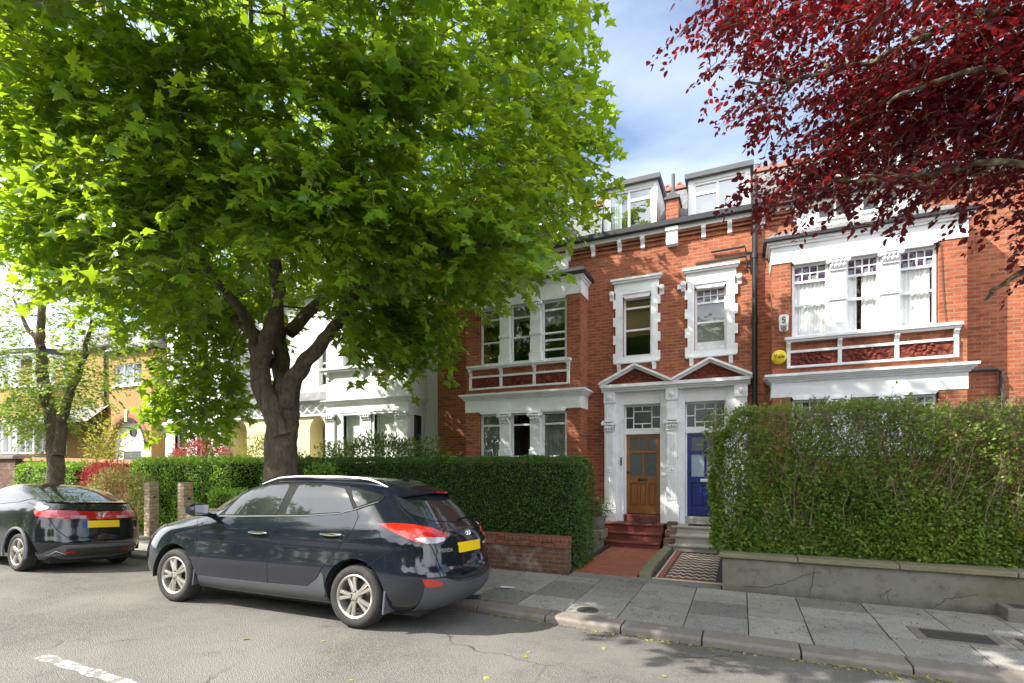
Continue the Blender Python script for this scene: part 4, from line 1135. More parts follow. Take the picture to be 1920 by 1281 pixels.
def panel(bvh, poly, axis, off, name, mat, parent, res=.035, thick=.012, mirror=None, rnd=.02, W=1.82):
    """a piece of bodywork lying on the shell: outline drawn flat, projected on to the shell, raised by off, given an edge"""
    pl = densify(rounded(poly, rnd) if rnd else [Vector(p) for p in poly], res)
    n = len(pl)
    xs = [p[0] for p in pl]; ys = [p[1] for p in pl]
    pts = list(pl); x = min(xs) + res * .5
    while x < max(xs):
        y = min(ys) + res * .5
        while y < max(ys):
            if inside((x, y), pl) and min((Vector((x, y)) - q).length for q in pl) > res * .45: pts.append(Vector((x, y)))
            y += res
        x += res
    v2, e2, f2, *_ = delaunay_2d_cdt([Vector((p[0], p[1])) for p in pts], [(i, (i + 1) % n) for i in range(n)], [list(range(n))], 1, 1e-5)
    P = []; Nn = []
    for p in v2:
        o, d = AX[axis](p, W); hit, nrm, _, _ = bvh.ray_cast(o, d)
        if hit is None: P.append(None); Nn.append(None); continue
        if nrm.dot(d) > 0: nrm = -nrm
        P.append(hit + nrm * off); Nn.append(nrm)
    tris = [tuple(t) for t in f2 if all(P[i] is not None for i in t)]
    used = sorted({i for t in tris for i in t}); mp = {o: k for k, o in enumerate(used)}
    V = [tuple(P[i]) for i in used]; F = [tuple(mp[i] for i in t) for t in tris]
    cnt = {}
    for f in F:
        for i in range(3):
            e = (f[i], f[(i + 1) % 3]); k = (min(e), max(e)); cnt.setdefault(k, []).append(e)
    m0 = len(V); V += [tuple(P[i] - Nn[i] * (thick + off)) for i in used]
    for k, es in cnt.items():
        if len(es) == 1:
            a, b = es[0]; F.append((b, a, a + m0, b + m0))
    def emit(VV, FF):
        me = bpy.data.meshes.new(name); me.from_pydata(VV, [], FF)
        bm = bmesh.new(); bm.from_mesh(me); bmesh.ops.delete(bm, geom=[q for q in bm.verts if not q.link_faces], context='VERTS')
        bmesh.ops.recalc_face_normals(bm, faces=bm.faces); bm.to_mesh(me); bm.free()
        o = put(name, me, mat, parent, True)
        try: me.set_sharp_from_angle(angle=R(50))
        except Exception: pass
        return o
    a = emit(V, F)
    if mirror: return a, emit([(p[0], W - p[1], p[2]) for p in V], [f[::-1] for f in F])
    return a


def seam(bvh, pts, axis, name, mat, parent, r=.004, W=1.82, off=.0):
    out = []
    P = [Vector(p) for p in pts]
    for i in range(len(P) - 1):
        n = max(1, int((P[i + 1] - P[i]).length / .04))
        for k in range(n + (i == len(P) - 2)):
            p = P[i].lerp(P[i + 1], k / n); o, d = AX[axis](p, W); hit, nr, _, _ = bvh.ray_cast(o, d)
            if hit is not None: out.append(hit + (nr if nr.dot(d) < 0 else -nr) * off)
    b = MB(ident); b.tube(out, r, 6); return b.build(name, mat, parent, smooth=True)


def wheel(parent, x, yout, z, sgn, rt=.345, rr=.235, wd=.225, style='split'):
    """wheel > tyre, rim. yout = outer face, sgn = +1 when the inside is towards +y"""
    L = lambda prof: [(r, h * sgn) for r, h in prof]
    b = MB(ident); b.lathe(L([(.001, .10), (.16, .10), (.16, .13), (rr - .01, .15), (rr - .01, wd - .03)]), (x, yout, z), 36, 'y')
    w = b.build('wheel', MT['wheel_dark'], parent, smooth=True)
    b = MB(ident)
    k = rt - rr
    b.lathe(L([(rr - .004, .035), (rr + .004, .012), (rr + k * .2, .004), (rr + k * .5, -.003), (rr + k * .78, .008), (rt - .012, .026), (rt - .003, .045), (rt, .06), (rt, .10), (rt - .006, .102), (rt - .006, .11), (rt, .112), (rt, wd - .05), (rt - .015, wd - .02), (rr + k * .4, wd), (rr, wd - .01)]), (x, yout, z), 64, 'y')
    for q in range(64):   # tread blocks
        a = 2 * math.pi * q / 64
        for (h0, h1) in ((.022, .06), (.115, .165)):
            c0, s0 = math.cos(a), math.sin(a); c1, s1 = math.cos(a + .06), math.sin(a + .06)
            f = lambda c, s, r, h: (x + c * r, yout + h * sgn, z + s * r)
            r0 = rt - .012 if h0 < .05 else rt - .002
            b.raw([f(c0, s0, r0, h0), f(c1, s1, r0, h0), f(c1, s1, rt - .002, h1), f(c0, s0, rt - .002, h1), f(c0, s0, r0 + .004, h0), f(c1, s1, r0 + .004, h0), f(c1, s1, rt + .003, h1), f(c0, s0, rt + .003, h1)],
                  [(4, 5, 6, 7), (0, 1, 5, 4), (1, 2, 6, 5), (2, 3, 7, 6), (3, 0, 4, 7)])
    b.build('tyre', MT['tyre'], w, smooth=True)
    b = MB(ident)
    b.lathe(L([(rr + .006, .03), (rr + .008, .012), (rr - .004, .006), (rr - .02, .016), (rr - .028, .06), (rr - .03, .15)]), (x, yout, z), 64, 'y')
    b.lathe(L([(.001, .010), (.032, .012), (.038, .022), (.070, .030), (.075, .06), (.001, .06)]), (x, yout, z), 40, 'y')
    n = 5
    for q in range(n):
        for d in ((-.155, .155) if style == 'split' else (0,)):
            a = math.pi / 2 + 2 * math.pi * q / n + d + (.314 if style == 'split' else 0)
            aa = math.pi / 2 + 2 * math.pi * q / n + d * .9 + (.314 if style == 'split' else 0)
            ro = rr - .012
            p0 = Vector((math.cos(a) * .052, 0, math.sin(a) * .052)); p1 = Vector((math.cos(aa + d * .25) * ro, 0, math.sin(aa + d * .25) * ro))
            t = (p1 - p0).normalized(); sd = Vector((-t.z, 0, t.x))
            w0, w1 = (.017, .024) if style == 'split' else (.03, .05)
            vs = []
            for (p, ww, h, dp) in ((p0, w0, .016, .05), ((p0 + p1) / 2, (w0 + w1) / 2 * .95, .016, .05), (p1, w1, .022, .06)):
                for (s_, hh) in ((-1, h + .012), (-.55, h), (.55, h), (1, h + .012), (1, dp), (-1, dp)):
                    c = Vector((x, yout, z)) + p + sd * ww * s_; vs.append((c.x, yout + hh * sgn, c.z))
            fs = []
            for i in range(2):
                for k_ in range(6): fs.append((i * 6 + k_, i * 6 + (k_ + 1) % 6, (i + 1) * 6 + (k_ + 1) % 6, (i + 1) * 6 + k_))
            b.raw(vs, fs)
    b.build('rim', MT['alloy'], w, smooth=True)
    b = MB(ident)
    for q in range(5):
        a = math.pi / 2 + 2 * math.pi * q / 5
        b.lathe(L([(.001, .018), (.011, .018), (.012, .04)]), (x + math.cos(a) * .055, yout, z + math.sin(a) * .055), 6, 'y')
    b.build('wheel_nuts', MT['wheel_dark'], w)
    return w


def carve(o, cutters):
    """cut the wheel arches out of the shell"""
    for c in cutters:
        c.parent = o.parent
    bpy.context.view_layer.update()
    for c in cutters:
        md = o.modifiers.new('arch', 'BOOLEAN'); md.operation = 'DIFFERENCE'; md.object = c; md.solver = 'EXACT'
    dg = bpy.context.evaluated_depsgraph_get()
    me = bpy.data.meshes.new_from_object(o.evaluated_get(dg))
    o.modifiers.clear(); old = o.data; o.data = me; bpy.data.meshes.remove(old)
    for c in cutters: bpy.data.objects.remove(c)
    me.shade_smooth()
    try: me.set_sharp_from_angle(angle=R(38))
    except Exception: pass


def cyl(x, z, r, y0, y1):
    b = MB(ident); b.xz([(x + r * math.cos(2 * math.pi * k / 72), z + r * math.sin(2 * math.pi * k / 72)) for k in range(72)], y0, y1)
    return b.build('cutter', None)


def car_root(name, loc, yaw, roll, label, cat):
    o = bpy.data.objects.new(name, None); COL.objects.link(o)
    o.rotation_mode = 'XYZ'; o.location = loc; o.rotation_euler = (roll, 0, yaw)
    return tag(o, label, cat)


def band(pr, name, mat, parent, t0, t1, zlo, zhi, off=.006, n=70, nz=8):
    """strip of cladding wrapped round the shell between two outline angles; zhi may be a function of 0..1 along it"""
    g = lambda k, z: float(smooth_interp([p[0] for p in pr[k]], [p[1] for p in pr[k]], np.array([z]))[0])
    def pt(th, z):
        c, s_ = math.cos(th), math.sin(th); nn = g('nf' if c < 0 else 'nr', z); a = g('xc', z) - g('xf', z) if c < 0 else g('xr', z) - g('xc', z)
        x = math.copysign(abs(c) ** (2 / nn), c) * a + g('xc', z); y = math.copysign(abs(s_) ** (2 / pr['m']), s_) * g('w', z) + pr['half']
        return Vector((x, y, z))
    V = []; F = []
    for i in range(n + 1):
        u = i / n; th = t0 + (t1 - t0) * u; zt = zhi(u)
        for j in range(nz + 1):
            z = zlo + (zt - zlo) * j / nz; p = pt(th, z)
            q = pt(th + .002, z) - p; up = pt(th, z + .004) - p; nr = q.cross(up)
            c = Vector((g('xc', z), pr['half'], z))
            if nr.dot(p - c) < 0: nr = -nr
            V.append(p + nr.normalized() * off)
        V.append(pt(th, zt)); 
    m = nz + 2
    for i in range(n):
        for j in range(nz + 1): F.append((i * m + j, (i + 1) * m + j, (i + 1) * m + j + 1, i * m + j + 1))
    b = MB(ident); b.raw(V, F); return b.build(name, mat, parent, smooth=True)


def on_shell(bvh, p, axis, off):
    o, d = AX[axis](p, 1.82); h, n, _, _ = bvh.ray_cast(o, d)
    if h is None: h, n, _, _ = bvh.find_nearest(o + d * 3.4)
    if n.dot(d) > 0: n = -n
    return h + n * off, n


def shell_text(bvh, s, size, yz0, yz1, off, name, mat, parent):
    """badge lettering lying on the tail, running from yz0 to yz1"""
    a, n = on_shell(bvh, yz0, 'rear', off); b, n2 = on_shell(bvh, yz1, 'rear', off)
    c = bpy.data.curves.new(name, 'FONT'); c.body = s; c.size = size; c.extrude = .002; c.align_x = 'CENTER'; c.align_y = 'CENTER'
    tmp = bpy.data.objects.new('tmp_text', c); COL.objects.link(tmp); bpy.context.view_layer.update()
    me = bpy.data.meshes.new_from_object(tmp); bpy.data.objects.remove(tmp); bpy.data.curves.remove(c); me.name = name
    ex = (b - a).normalized(); nz = ((n + n2) / 2).normalized(); ey = nz.cross(ex).normalized(); nz = ex.cross(ey)
    m = Matrix((ex, ey, nz)).transposed().to_4x4(); m.translation = (a + b) / 2
    wdt = max(v.co.x for v in me.vertices) - min(v.co.x for v in me.vertices)
    me.transform(Matrix.Diagonal(((b - a).length / wdt, 1, 1, 1))); me.transform(m)
    return put(name, me, mat, parent)


def suv():
    pr = SUV
    root = car_root('suv', (-6.76, 4.165, 0), math.atan2(.125, 2.93), -R(3.6), 'black SUV with five-spoke alloy wheels parked in front of the maple', 'car')
    vs, fs = body_shell(pr); bv = bvh_of(vs, fs)
    b = MB(ident); b.raw(vs, fs); body = b.build('body', MT['paint'], root, smooth=True)
    cut = [cyl(x, .355, .405, y0, y1) for x in (0, 2.907) for (y0, y1) in ((-.2, .36), (1.46, 2.1))]
    carve(body, cut)
    for x in (0, 2.907):
        for (y0, y1) in ((.03, .37), (1.79, 1.45)):
            b = MB(ident); A_ = [math.pi * k / 24 for k in range(-1, 26)]; b.raw([(x + .402 * math.cos(t), yy, .355 + .402 * math.sin(t)) for yy in (y0, y1) for t in A_], [(k, k + 1, k + 28, k + 27) for k in range(26)] + [tuple(range(27, 54))]); b.build('arch_liner', MT['well'], root, recalc=False)
    for x in (0, 2.907):
        wheel(root, x, .028, .345, 1); 
        far = wheel(root, x, 1.70, .345, -1)
    P = lambda *a, **k: panel(bv, *a, **k)
    fd = [(.462, .385), (.463, .64), (.465, 1.0), (.53, 1.10), (.70, 1.16), (.79, 1.26), (.93, 1.43), (1.14, 1.545), (1.36, 1.585), (1.78, 1.60), (1.722, 1.17), (1.66, .76), (1.648, .395)]
    rd = [(1.657, .397), (1.670, .76), (1.732, 1.17), (1.79, 1.60), (2.0, 1.60), (2.3, 1.59), (2.60, 1.555), (2.74, 1.40), (2.868, 1.213), (2.852, 1.085), (2.66, .84), (2.451, .60), (2.385, .50), (2.25, .408)]
    fds = P(fd, 'side', .004, 'front_door', MT['paint'], root, res=.045, mirror=True, rnd=.03)
    rds = P(rd, 'side', .004, 'rear_door', MT['paint'], root, res=.045, mirror=True, rnd=.03)
    seam(bv, fd + fd[:1], 'side', 'door_gap', MT['gap'], body, .0045); seam(bv, rd + rd[:1], 'side', 'door_gap', MT['gap'], body, .0045)
    trim = [(.68, 1.135), (.775, 1.235), (.93, 1.425), (1.14, 1.53), (1.36, 1.562), (1.75, 1.588), (2.0, 1.585), (2.3, 1.575), (2.6, 1.54), (2.88, 1.50), (3.07, 1.462), (3.10, 1.418), (3.05, 1.375), (2.80, 1.285), (2.6, 1.232), (2.1, 1.188), (1.7, 1.172)]
    P(trim, 'side', .0065, 'window_trim', MT['trim'], body, res=.04, mirror=True, rnd=.02, thick=.004)
    g1 = [(.81, 1.165), (.84, 1.24), (.965, 1.405), (1.16, 1.51), (1.37, 1.54), (1.69, 1.562), (1.70, 1.478), (1.672, 1.197)]
    g2 = [(1.80, 1.205), (1.845, 1.55), (1.97, 1.567), (2.27, 1.555), (2.55, 1.522), (2.68, 1.40), (2.775, 1.29), (2.64, 1.256), (2.15, 1.217)]
    g3 = [(2.645, 1.505), (2.86, 1.484), (3.03, 1.443), (3.055, 1.413), (2.82, 1.318), (2.74, 1.40)]
    for dd, g in ((fds, g1), (rds, g2)):
        for o, w in zip(dd, P(g, 'side', .010, 'window', MT['carglass'], None, res=.04, mirror=True, rnd=.015)): w.parent = o
    P(g3, 'side', .010, 'quarter_window', MT['carglass'], root, res=.04, mirror=True, rnd=.015)
    for m in (0,): seam(bv, [(.72, 1.140), (1.2, 1.156), (1.7, 1.178), (2.1, 1.194), (2.6, 1.238), (2.80, 1.292), (3.06, 1.382)], 'side', 'belt_moulding', MT['rail'], body, .005, off=.008)
    # handles, each over a flat dark panel painted as its cup's shadow
    for o, x0, x1, z in ((fds[0], 1.34, 1.636, .975), (rds[0], 2.44, 2.725, 1.008)):
        P([(x0 + .03, z - .045), (x0 + .07, z + .04), (x1 - .08, z + .045), (x1 - .02, z), (x1 - .08, z - .05)], 'side', .0055, 'handle_cup_shade', MT['trim'], o, thick=.002, rnd=.04)
        b = MB(ident); n = 10; V = []
        for i in range(n + 1):
            u = i / n; x = x0 + (x1 - x0) * u; hh = .020 * math.sin(math.pi * min(1, max(0, .12 + .76 * u))) ; yy = -.012 - .018 * math.sin(math.pi * u)
            for k in range(8):
                a = 2 * math.pi * k / 8; V.append((x, .006 + yy + .011 * math.cos(a), z + .004 * u + hh * math.sin(a)))
        F = [(i * 8 + k, i * 8 + (k + 1) % 8, (i + 1) * 8 + (k + 1) % 8, (i + 1) * 8 + k) for i in range(n) for k in range(8)] + [tuple(range(8)), tuple(n * 8 + k for k in range(8))]
        b.raw(V, F); b.build('handle', MT['chrome'], o, smooth=True)
    P([(3.139 + .083 * math.cos(t), 1.0 + .083 * math.sin(t)) for t in [2 * math.pi * k / 28 for k in range(28)]], 'side', .003, 'fuel_flap', MT['paint'], body, rnd=0, res=.03)
    seam(bv, [(3.139 + .086 * math.cos(t), 1.0 + .086 * math.sin(t)) for t in [2 * math.pi * k / 28 for k in range(29)]], 'side', 'panel_gap', MT['gap'], body, .0035)
    seam(bv, [(3.085, .69), (3.30, .83), (3.56, .972)], 'side', 'bumper_gap', MT['gap'], body, .0035)
    seam(bv, [(.33, 1.11), (.40, .98), (.43, .75)], 'side', 'wing_gap', MT['gap'], body, .003)
    # grey lower cladding
    P([(.42, .24), (.46, .385), (1.65, .392), (2.26, .405), (2.40, .50), (2.47, .585), (2.50, .55), (2.505, .44), (2.52, .24)], 'side', .008, 'sill_cladding', MT['clad'], root, mirror=True, rnd=.01)
    zt = lambda u: (lambda q: .588 if q > .62 else .50 + .088 * (q / .62) ** 1.6)(abs(u - .5) * 2)
    band(pr, 'rear_bumper', MT['clad'], root, -math.pi / 2 * .62, math.pi / 2 * .62, .225, zt, .010, 90)
    band(pr, 'front_bumper', MT['clad'], root, math.pi * .80, math.pi * 1.20, .225, lambda u: .36, .008, 50)
    for y0 in (.0, 1.80 - .2):
        b = MB(ident); b.yz([(y0 + .0, .20), (y0 + .20, .20), (y0 + .20, .44), (y0 + .02, .44)], 3.30, 3.325); b.yz([(y0 + .0, .26), (y0 + .20, .26), (y0 + .20, .52), (y0 + .02, .52)], .395, .415)
        b.build('mud_flap', MT['clad'], root, bevel=.006)
    # lamps
    tl = [(.163, 1.146), (.318, 1.160), (.511, 1.148), (.725, 1.108), (.90, 1.040), (.85, .972), (.757, .949), (.62, .950), (.494, .981), (.327, 1.056)]
    cl = [(.495, 1.006), (.62, 1.020), (.85, 1.008), (.848, .978), (.755, .954), (.622, .955)]
    rf = [(.583, .592), (.698, .582), (.815, .540), (.805, .506), (.65, .503), (.612, .531)]
    for o, c in zip(P(tl, 'corner', .012, 'tail_lamp', MT['redlens'], root, mirror=True, rnd=.02, res=.025), P(cl, 'corner', .016, 'reversing_lens', MT['clearlens'], None, mirror=True, rnd=.015, res=.025)): c.parent = o
    P(rf, 'corner', .016, 'fog_reflector', MT['redlens'], root, mirror=True, rnd=.012, res=.025)
    # tail
    rw = [(.40, 1.51), (.345, 1.47), (.285, 1.36), (.285, 1.245), (.42, 1.185), (.91, 1.160), (1.40, 1.185), (1.535, 1.245), (1.535, 1.36), (1.475, 1.47), (1.42, 1.51)]
    P(rw, 'rear', .006, 'rear_window', MT['carglass'], root, rnd=.03, res=.05)
    tg = [(.36, 1.50), (.26, 1.34), (.23, 1.16), (.215, .95), (.277, .80), (.317, .60), (.60, .55), (.91, .54), (1.22, .55), (1.503, .60), (1.543, .80), (1.605, .95), (1.59, 1.16), (1.56, 1.34), (1.46, 1.50)]
    seam(bv, tg, 'rear', 'tailgate_gap', MT['gap'], body, .005)
    P([(.36, .70), (.335, .80), (.36, .905), (.91, .915), (1.46, .905), (1.485, .80), (1.46, .70), (.91, .685)], 'rear', .004, 'tailgate_panel', MT['paint'], root, rnd=.04, res=.05)
    P([(.635, .828), (.635, .942), (1.185, .942), (1.185, .828)], 'rear', .012, 'number_plate', MT['plate'], root, rnd=.008, res=.06)
    b = MB(ident); c, n = on_shell(bv, (.92, 1.035), 'rear', .004)
    pts = []
    for k in range(33):
        a = 2 * math.pi * k / 32; pts.append((c.x + .004, c.y + .062 * math.cos(a), c.z + .036 * math.sin(a)))
    b.tube(pts, .006, 6)
    b.tube([(c.x + .005, c.y - .030, c.z - .026), (c.x + .007, c.y - .018, c.z + .026)], .007, 6); b.tube([(c.x + .005, c.y + .018, c.z - .026), (c.x + .007, c.y + .030, c.z + .026)], .007, 6); b.tube([(c.x + .006, c.y - .024, c.z - .006), (c.x + .008, c.y + .024, c.z + .006)], .006, 6)
    b.build('emblem', MT['silver'], root, smooth=True)
    shell_text(bv, 'HYUNDAI', .060, (.30, .872), (.50, .872), .016, 'badge_lettering', MT['silver'], root)
    shell_text(bv, 'ix35', .06, (1.33, .895), (1.47, .895), .012, 'badge_lettering', MT['silver'], root)
    # spoiler over the rear window
    b = MB(ident); V = []; n = 22
    for i in range(n + 1):
        y = .335 + (1.82 - .67) * i / n; q = abs(y - .91) / .575; xr_ = 3.47 - .13 * q ** 2; zz = 1.535 - .05 * q ** 2
        zt_, _ = on_shell(bv, (2.98, y), 'top', .006)
        V += [(2.98, y, zt_.z), (3.22, y, max(zz + .055, zt_.z - .06)), (xr_, y, zz), (xr_ - .012, y, zz - .035), (3.22, y, zz - .035), (3.02, y, zt_.z - .05)]
    F = [(i * 6 + k, i * 6 + (k + 1) % 6, (i + 1) * 6 + (k + 1) % 6, (i + 1) * 6 + k) for i in range(n) for k in range(6)] + [tuple(range(6)), tuple(n * 6 + k for k in range(6))]
    b.raw(V, F); sp = b.build('spoiler', MT['paint'], root, smooth=True)
    b = MB(ident); b.box(3.452, 3.464, .78, 1.04, 1.502, 1.52); b.build('brake_light', MT['redlens'], sp)
    b = MB(ident); c, _ = on_shell(bv, (1.0, 1.20), 'rear', .012); b.tube([(c.x, .91, 1.175), (c.x + .005, 1.0, 1.195), (c.x - .02, 1.32, 1.225)], .010, 6); b.lathe([(.001, -.03), (.035, -.02), (.04, .02)], (c.x + .02, .91, 1.165), 12, 'x'); b.build('rear_wiper', MT['trim'], root, smooth=True)
    # roof rails and aerial
    for y, yy in ((.37, 0), (1.45, 0)):
        pts = []
        for k in range(15):
            x = 1.12 + 1.95 * k / 14; c, _ = on_shell(bv, (x, y), 'top', 0); lift = .035 * min(1, min(k, 14 - k) / 2.0); pts.append((x, y, c.z + lift))
        b = MB(ident); b.tube(pts, .016, 8); b.build('roof_rail', MT['rail'], root, smooth=True)
    c, _ = on_shell(bv, (2.93, .91), 'top', 0)
    b = MB(ident); b.tube([(2.88, .91, c.z), (2.93, .91, c.z + .02), (2.98, .91, c.z)], [.02, .028, .012], 8); b.tube([(2.93, .91, c.z + .015), (3.12, .91, c.z + .185)], .0055, 6); b.build('aerial', MT['trim'], root, smooth=True)
    # mirrors
    for sg in (0, 1):
        f = (lambda p: p) if not sg else (lambda p: (p[0], 1.82 - p[1], p[2]))
        b = MB(f); V = []; n = 10
        for i in range(n + 1):
            u = i / n; sc = math.sin(math.pi * (.10 + .80 * u)) ** .45
            yy = .00 - .23 * u
            for k in range(12):
                a = 2 * math.pi * k / 12; V.append((.585 + .075 * sc * math.copysign(abs(math.cos(a)) ** .7, math.cos(a)) - .02 * u, yy, 1.225 + .082 * sc * math.copysign(abs(math.sin(a)) ** .7, math.sin(a))))
        F = [(i * 12 + k, i * 12 + (k + 1) % 12, (i + 1) * 12 + (k + 1) % 12, (i + 1) * 12 + k) for i in range(n) for k in range(12)] + [tuple(range(12)), tuple(n * 12 + k for k in range(12))]
        b.raw(V, F); b.tube([(.62, .12, 1.13), (.61, .0, 1.165), (.60, -.08, 1.18)], [.04, .03, .03], 8)
        m = b.build('door_mirror', MT['paint'], root, smooth=True)
        b = MB(f); b.xz([(.66, 1.165), (.66, 1.285), (.655, 1.285), (.655, 1.165)], -.03, -.20); b.build('mirror_glass', MT['chrome'], m)
    # windscreen, head lamps
    P([(.12, 1.20), (.22, 1.45), (.38, 1.60), (.91, 1.64), (1.44, 1.60), (1.60, 1.45), (1.70, 1.20), (.91, 1.175)], 'front', .006, 'windscreen', MT['carglass'], root, rnd=.04, res=.06)
    P([(-.75, .93), (-.48, .985), (-.40, .96), (-.62, .84), (-.90, .74), (-.95, .80)], 'side', .010, 'head_lamp', MT['clearlens'], root, mirror=True, rnd=.02, res=.03)
    b = MB(ident); b.tube([(3.6, 1.25, .20), (3.86, 1.25, .22)], .03, 10); b.build('exhaust', MT['wheel_dark'], root, smooth=True)
    b = MB(ident); b.box(.3, 3.6, .25, 1.57, .16, .30); b.build('underbody', MT['well'], root)
    return root


HATCH = dict(half=.88, m=2.7,
    xf=[(.20, -.70), (.35, -.84), (.55, -.86), (.70, -.76), (.82, -.45), (.92, -.10), (1.0, .25), (1.08, .5), (1.2, .72), (1.33, 1.0), (1.42, 1.25), (1.475, 1.45), (1.50, 1.6)],
    xr=[(.20, 3.22), (.28, 3.33), (.40, 3.40), (.50, 3.42), (.62, 3.395), (.78, 3.37), (.90, 3.35), (1.0, 3.32), (1.08, 3.28), (1.16, 3.22), (1.20, 3.10), (1.27, 2.86), (1.35, 2.58), (1.42, 2.30), (1.475, 2.0), (1.50, 1.75)],
    w=[(.20, .74), (.28, .82), (.40, .865), (.55, .88), (.72, .88), (.88, .868), (.98, .85), (1.06, .822), (1.14, .78), (1.22, .74), (1.32, .68), (1.40, .61), (1.45, .53), (1.48, .40), (1.50, .18)],
    xc=[(.20, 1.4), (1.3, 1.5), (1.50, 1.68)],
    nf=[(.2, 6.), (.8, 5.), (1.2, 5.), (1.5, 3)], nr=[(.2, 8), (.6, 8), (.95, 7), (1.15, 6), (1.3, 6), (1.5, 3)])


def hatchback():
    pr = HATCH; W = 1.76
    root = car_root('hatchback', (-13.77, 4.30, 0), 0., -R(4.3), 'black hatchback with full-width red tail light bar parked at the left edge', 'car')
    vs, fs = body_shell(pr); bv = bvh_of(vs, fs)
    b = MB(ident); b.raw(vs, fs); body = b.build('body', MT['paint2'], root, smooth=True)
    carve(body, [cyl(x, .335, .385, y0, y1) for x in (0, 2.62) for (y0, y1) in ((-.2, .34), (1.42, 2.1))])
    for x in (0, 2.62):
        for (y0, y1) in ((.03, .35), (1.73, 1.41)):
            b = MB(ident); A_ = [math.pi * k / 24 for k in range(-1, 26)]; b.raw([(x + .382 * math.cos(t), yy, .335 + .382 * math.sin(t)) for yy in (y0, y1) for t in A_], [(k, k + 1, k + 28, k + 27) for k in range(26)] + [tuple(range(27, 54))]); b.build('arch_liner', MT['well'], root, recalc=False)
        wheel(root, x, .03, .32, 1, .322, .222, .21, 'five'); wheel(root, x, 1.66, .32, -1, .322, .222, .21, 'five')
    P = lambda *a, **k: panel(bv, *a, W=W, **k)
    for x in (0, 2.62):
        b = MB(ident); b.tube([(x + .392 * math.cos(t), .006, .335 + .392 * math.sin(t)) for t in [math.pi * k / 24 for k in range(-2, 27)]], .022, 8); b.build('arch_moulding', MT['archgrey'], root, smooth=True)
    mir = lambda pts: pts + [(W - y, z) for y, z in pts[::-1]]
    P(mir([(.80, 1.188), (.45, 1.192), (.13, 1.205), (.125, 1.255), (.20, 1.34), (.30, 1.40), (.55, 1.43), (.80, 1.44)]), 'rear', .006, 'rear_window', MT['carglass'], root, rnd=.03, res=.04)
    P(mir([(.80, 1.045), (.35, 1.055), (.24, 1.10), (.19, 1.145), (.45, 1.148), (.80, 1.148)]), 'rear', .006, 'lower_window', MT['carglass'], root, rnd=.02, res=.04)
    b = MB(ident); V = []; n = 24
    for i in range(n + 1):
        y = .235 + (W - .47) * i / n; c, _ = on_shell(bv, (y, 1.17), 'rear', 0); q = abs(y - .88) / .65
        V += [(c.x - .05, y, 1.20), (c.x + .045 - .02 * q * q, y, 1.185), (c.x + .045 - .02 * q * q, y, 1.168), (c.x - .03, y, 1.15)]
    F = [(i * 4 + k, i * 4 + (k + 1) % 4, (i + 1) * 4 + (k + 1) % 4, (i + 1) * 4 + k) for i in range(n) for k in range(4)] + [(0, 1, 2, 3), tuple(n * 4 + k for k in range(4))]
    b.raw(V, F); b.build('spoiler', MT['paint2'], root, smooth=True)
    # light bar: wraps from flank to flank
    bar = mir([(.88, .885), (.45, .895), (.20, .915), (.10, .935), (.10, 1.025), (.20, 1.030), (.45, 1.030), (.88, 1.025)])
    lb = P(bar, 'rear', .010, 'light_bar', MT['redlens'], root, rnd=.01, res=.04)
    for o in P([(.18, 1.035), (.56, 1.035), (.62, .97), (.56, .915), (.40, .925), (.24, .985)], 'corner', .014, 'tail_lamp', MT['pinklens'], root, mirror=True, rnd=.02, res=.03): pass
    for o in P([(.44, .905), (.44, .955), (.66, .95), (.63, .905)], 'rear', .014, 'reversing_lens', MT['clearlens'], lb, mirror=True, rnd=.01, res=.04): pass
    b = MB(ident); c, _ = on_shell(bv, (.88, .955), 'rear', .014)
    for dy in (-.030, .030): b.tube([(c.x, .88 + dy * .8, c.z - .035), (c.x, .88 + dy * 1.2, c.z + .035)], .008, 6)
    b.tube([(c.x, .855, c.z), (c.x, .905, c.z)], .008, 6)
    b.tube([(c.x - .002, .88 - .055, c.z + .048), (c.x - .002, .88 + .055, c.z + .048), (c.x - .002, .88 + .042, c.z - .048), (c.x - .002, .88 - .042, c.z - .048), (c.x - .002, .88 - .055, c.z + .048)], .006, 6)
    b.build('emblem', MT['silver'], root, smooth=True)
    P([(.665, .745), (.665, .865), (1.165, .865), (1.165, .745)], 'rear', .010, 'number_plate', MT['plate'], root, rnd=.006, res=.06)
    P([(.605, .745), (.605, .865), (.664, .865), (.664, .745)], 'rear', .010, 'plate_band', MT['plateblue'], root, rnd=.004, res=.06)
    shell_text(bv, 'CIVIC', .042, (1.40, .865), (1.52, .865), .014, 'badge_lettering', MT['silver'], root)
    shell_text(bv, 'TYPE S', .034, (1.42, .70), (1.54, .70), .014, 'badge_lettering', MT['silver'], root)
    tg = [(.10, 1.40), (.12, 1.2), (.17, 1.03), (.20, .90), (.27, .72), (.38, .60), (.60, .575), (.88, .57)]
    seam(bv, tg + [(W - y, z) for y, z in tg[::-1]], 'rear', 'tailgate_gap', MT['gap'], body, .005)
    # lower bumper, reflectors, three-cornered exhausts
    zt = lambda u: (lambda q: .46 if q < .52 else .46 - (q - .52) / .48 * .17)(abs(u - .5) * 2)
    band(pr, 'rear_bumper', MT['archgrey'], root, -math.pi / 2 * .66, math.pi / 2 * .66, .205, zt, .012, 80)
    band(pr, 'bumper_insert', MT['wheel_dark'], root, -math.pi / 2 * .30, math.pi / 2 * .30, .265, lambda u: .405, .016, 60)
    for y0 in (.34, 1.22):
        P([(y0, .335), (y0 + .02, .35), (y0 + .18, .35), (y0 + .20, .335), (y0 + .18, .322), (y0 + .02, .322)], 'rear', .022, 'fog_reflector', MT['redlens'], root, rnd=.01, res=.04)
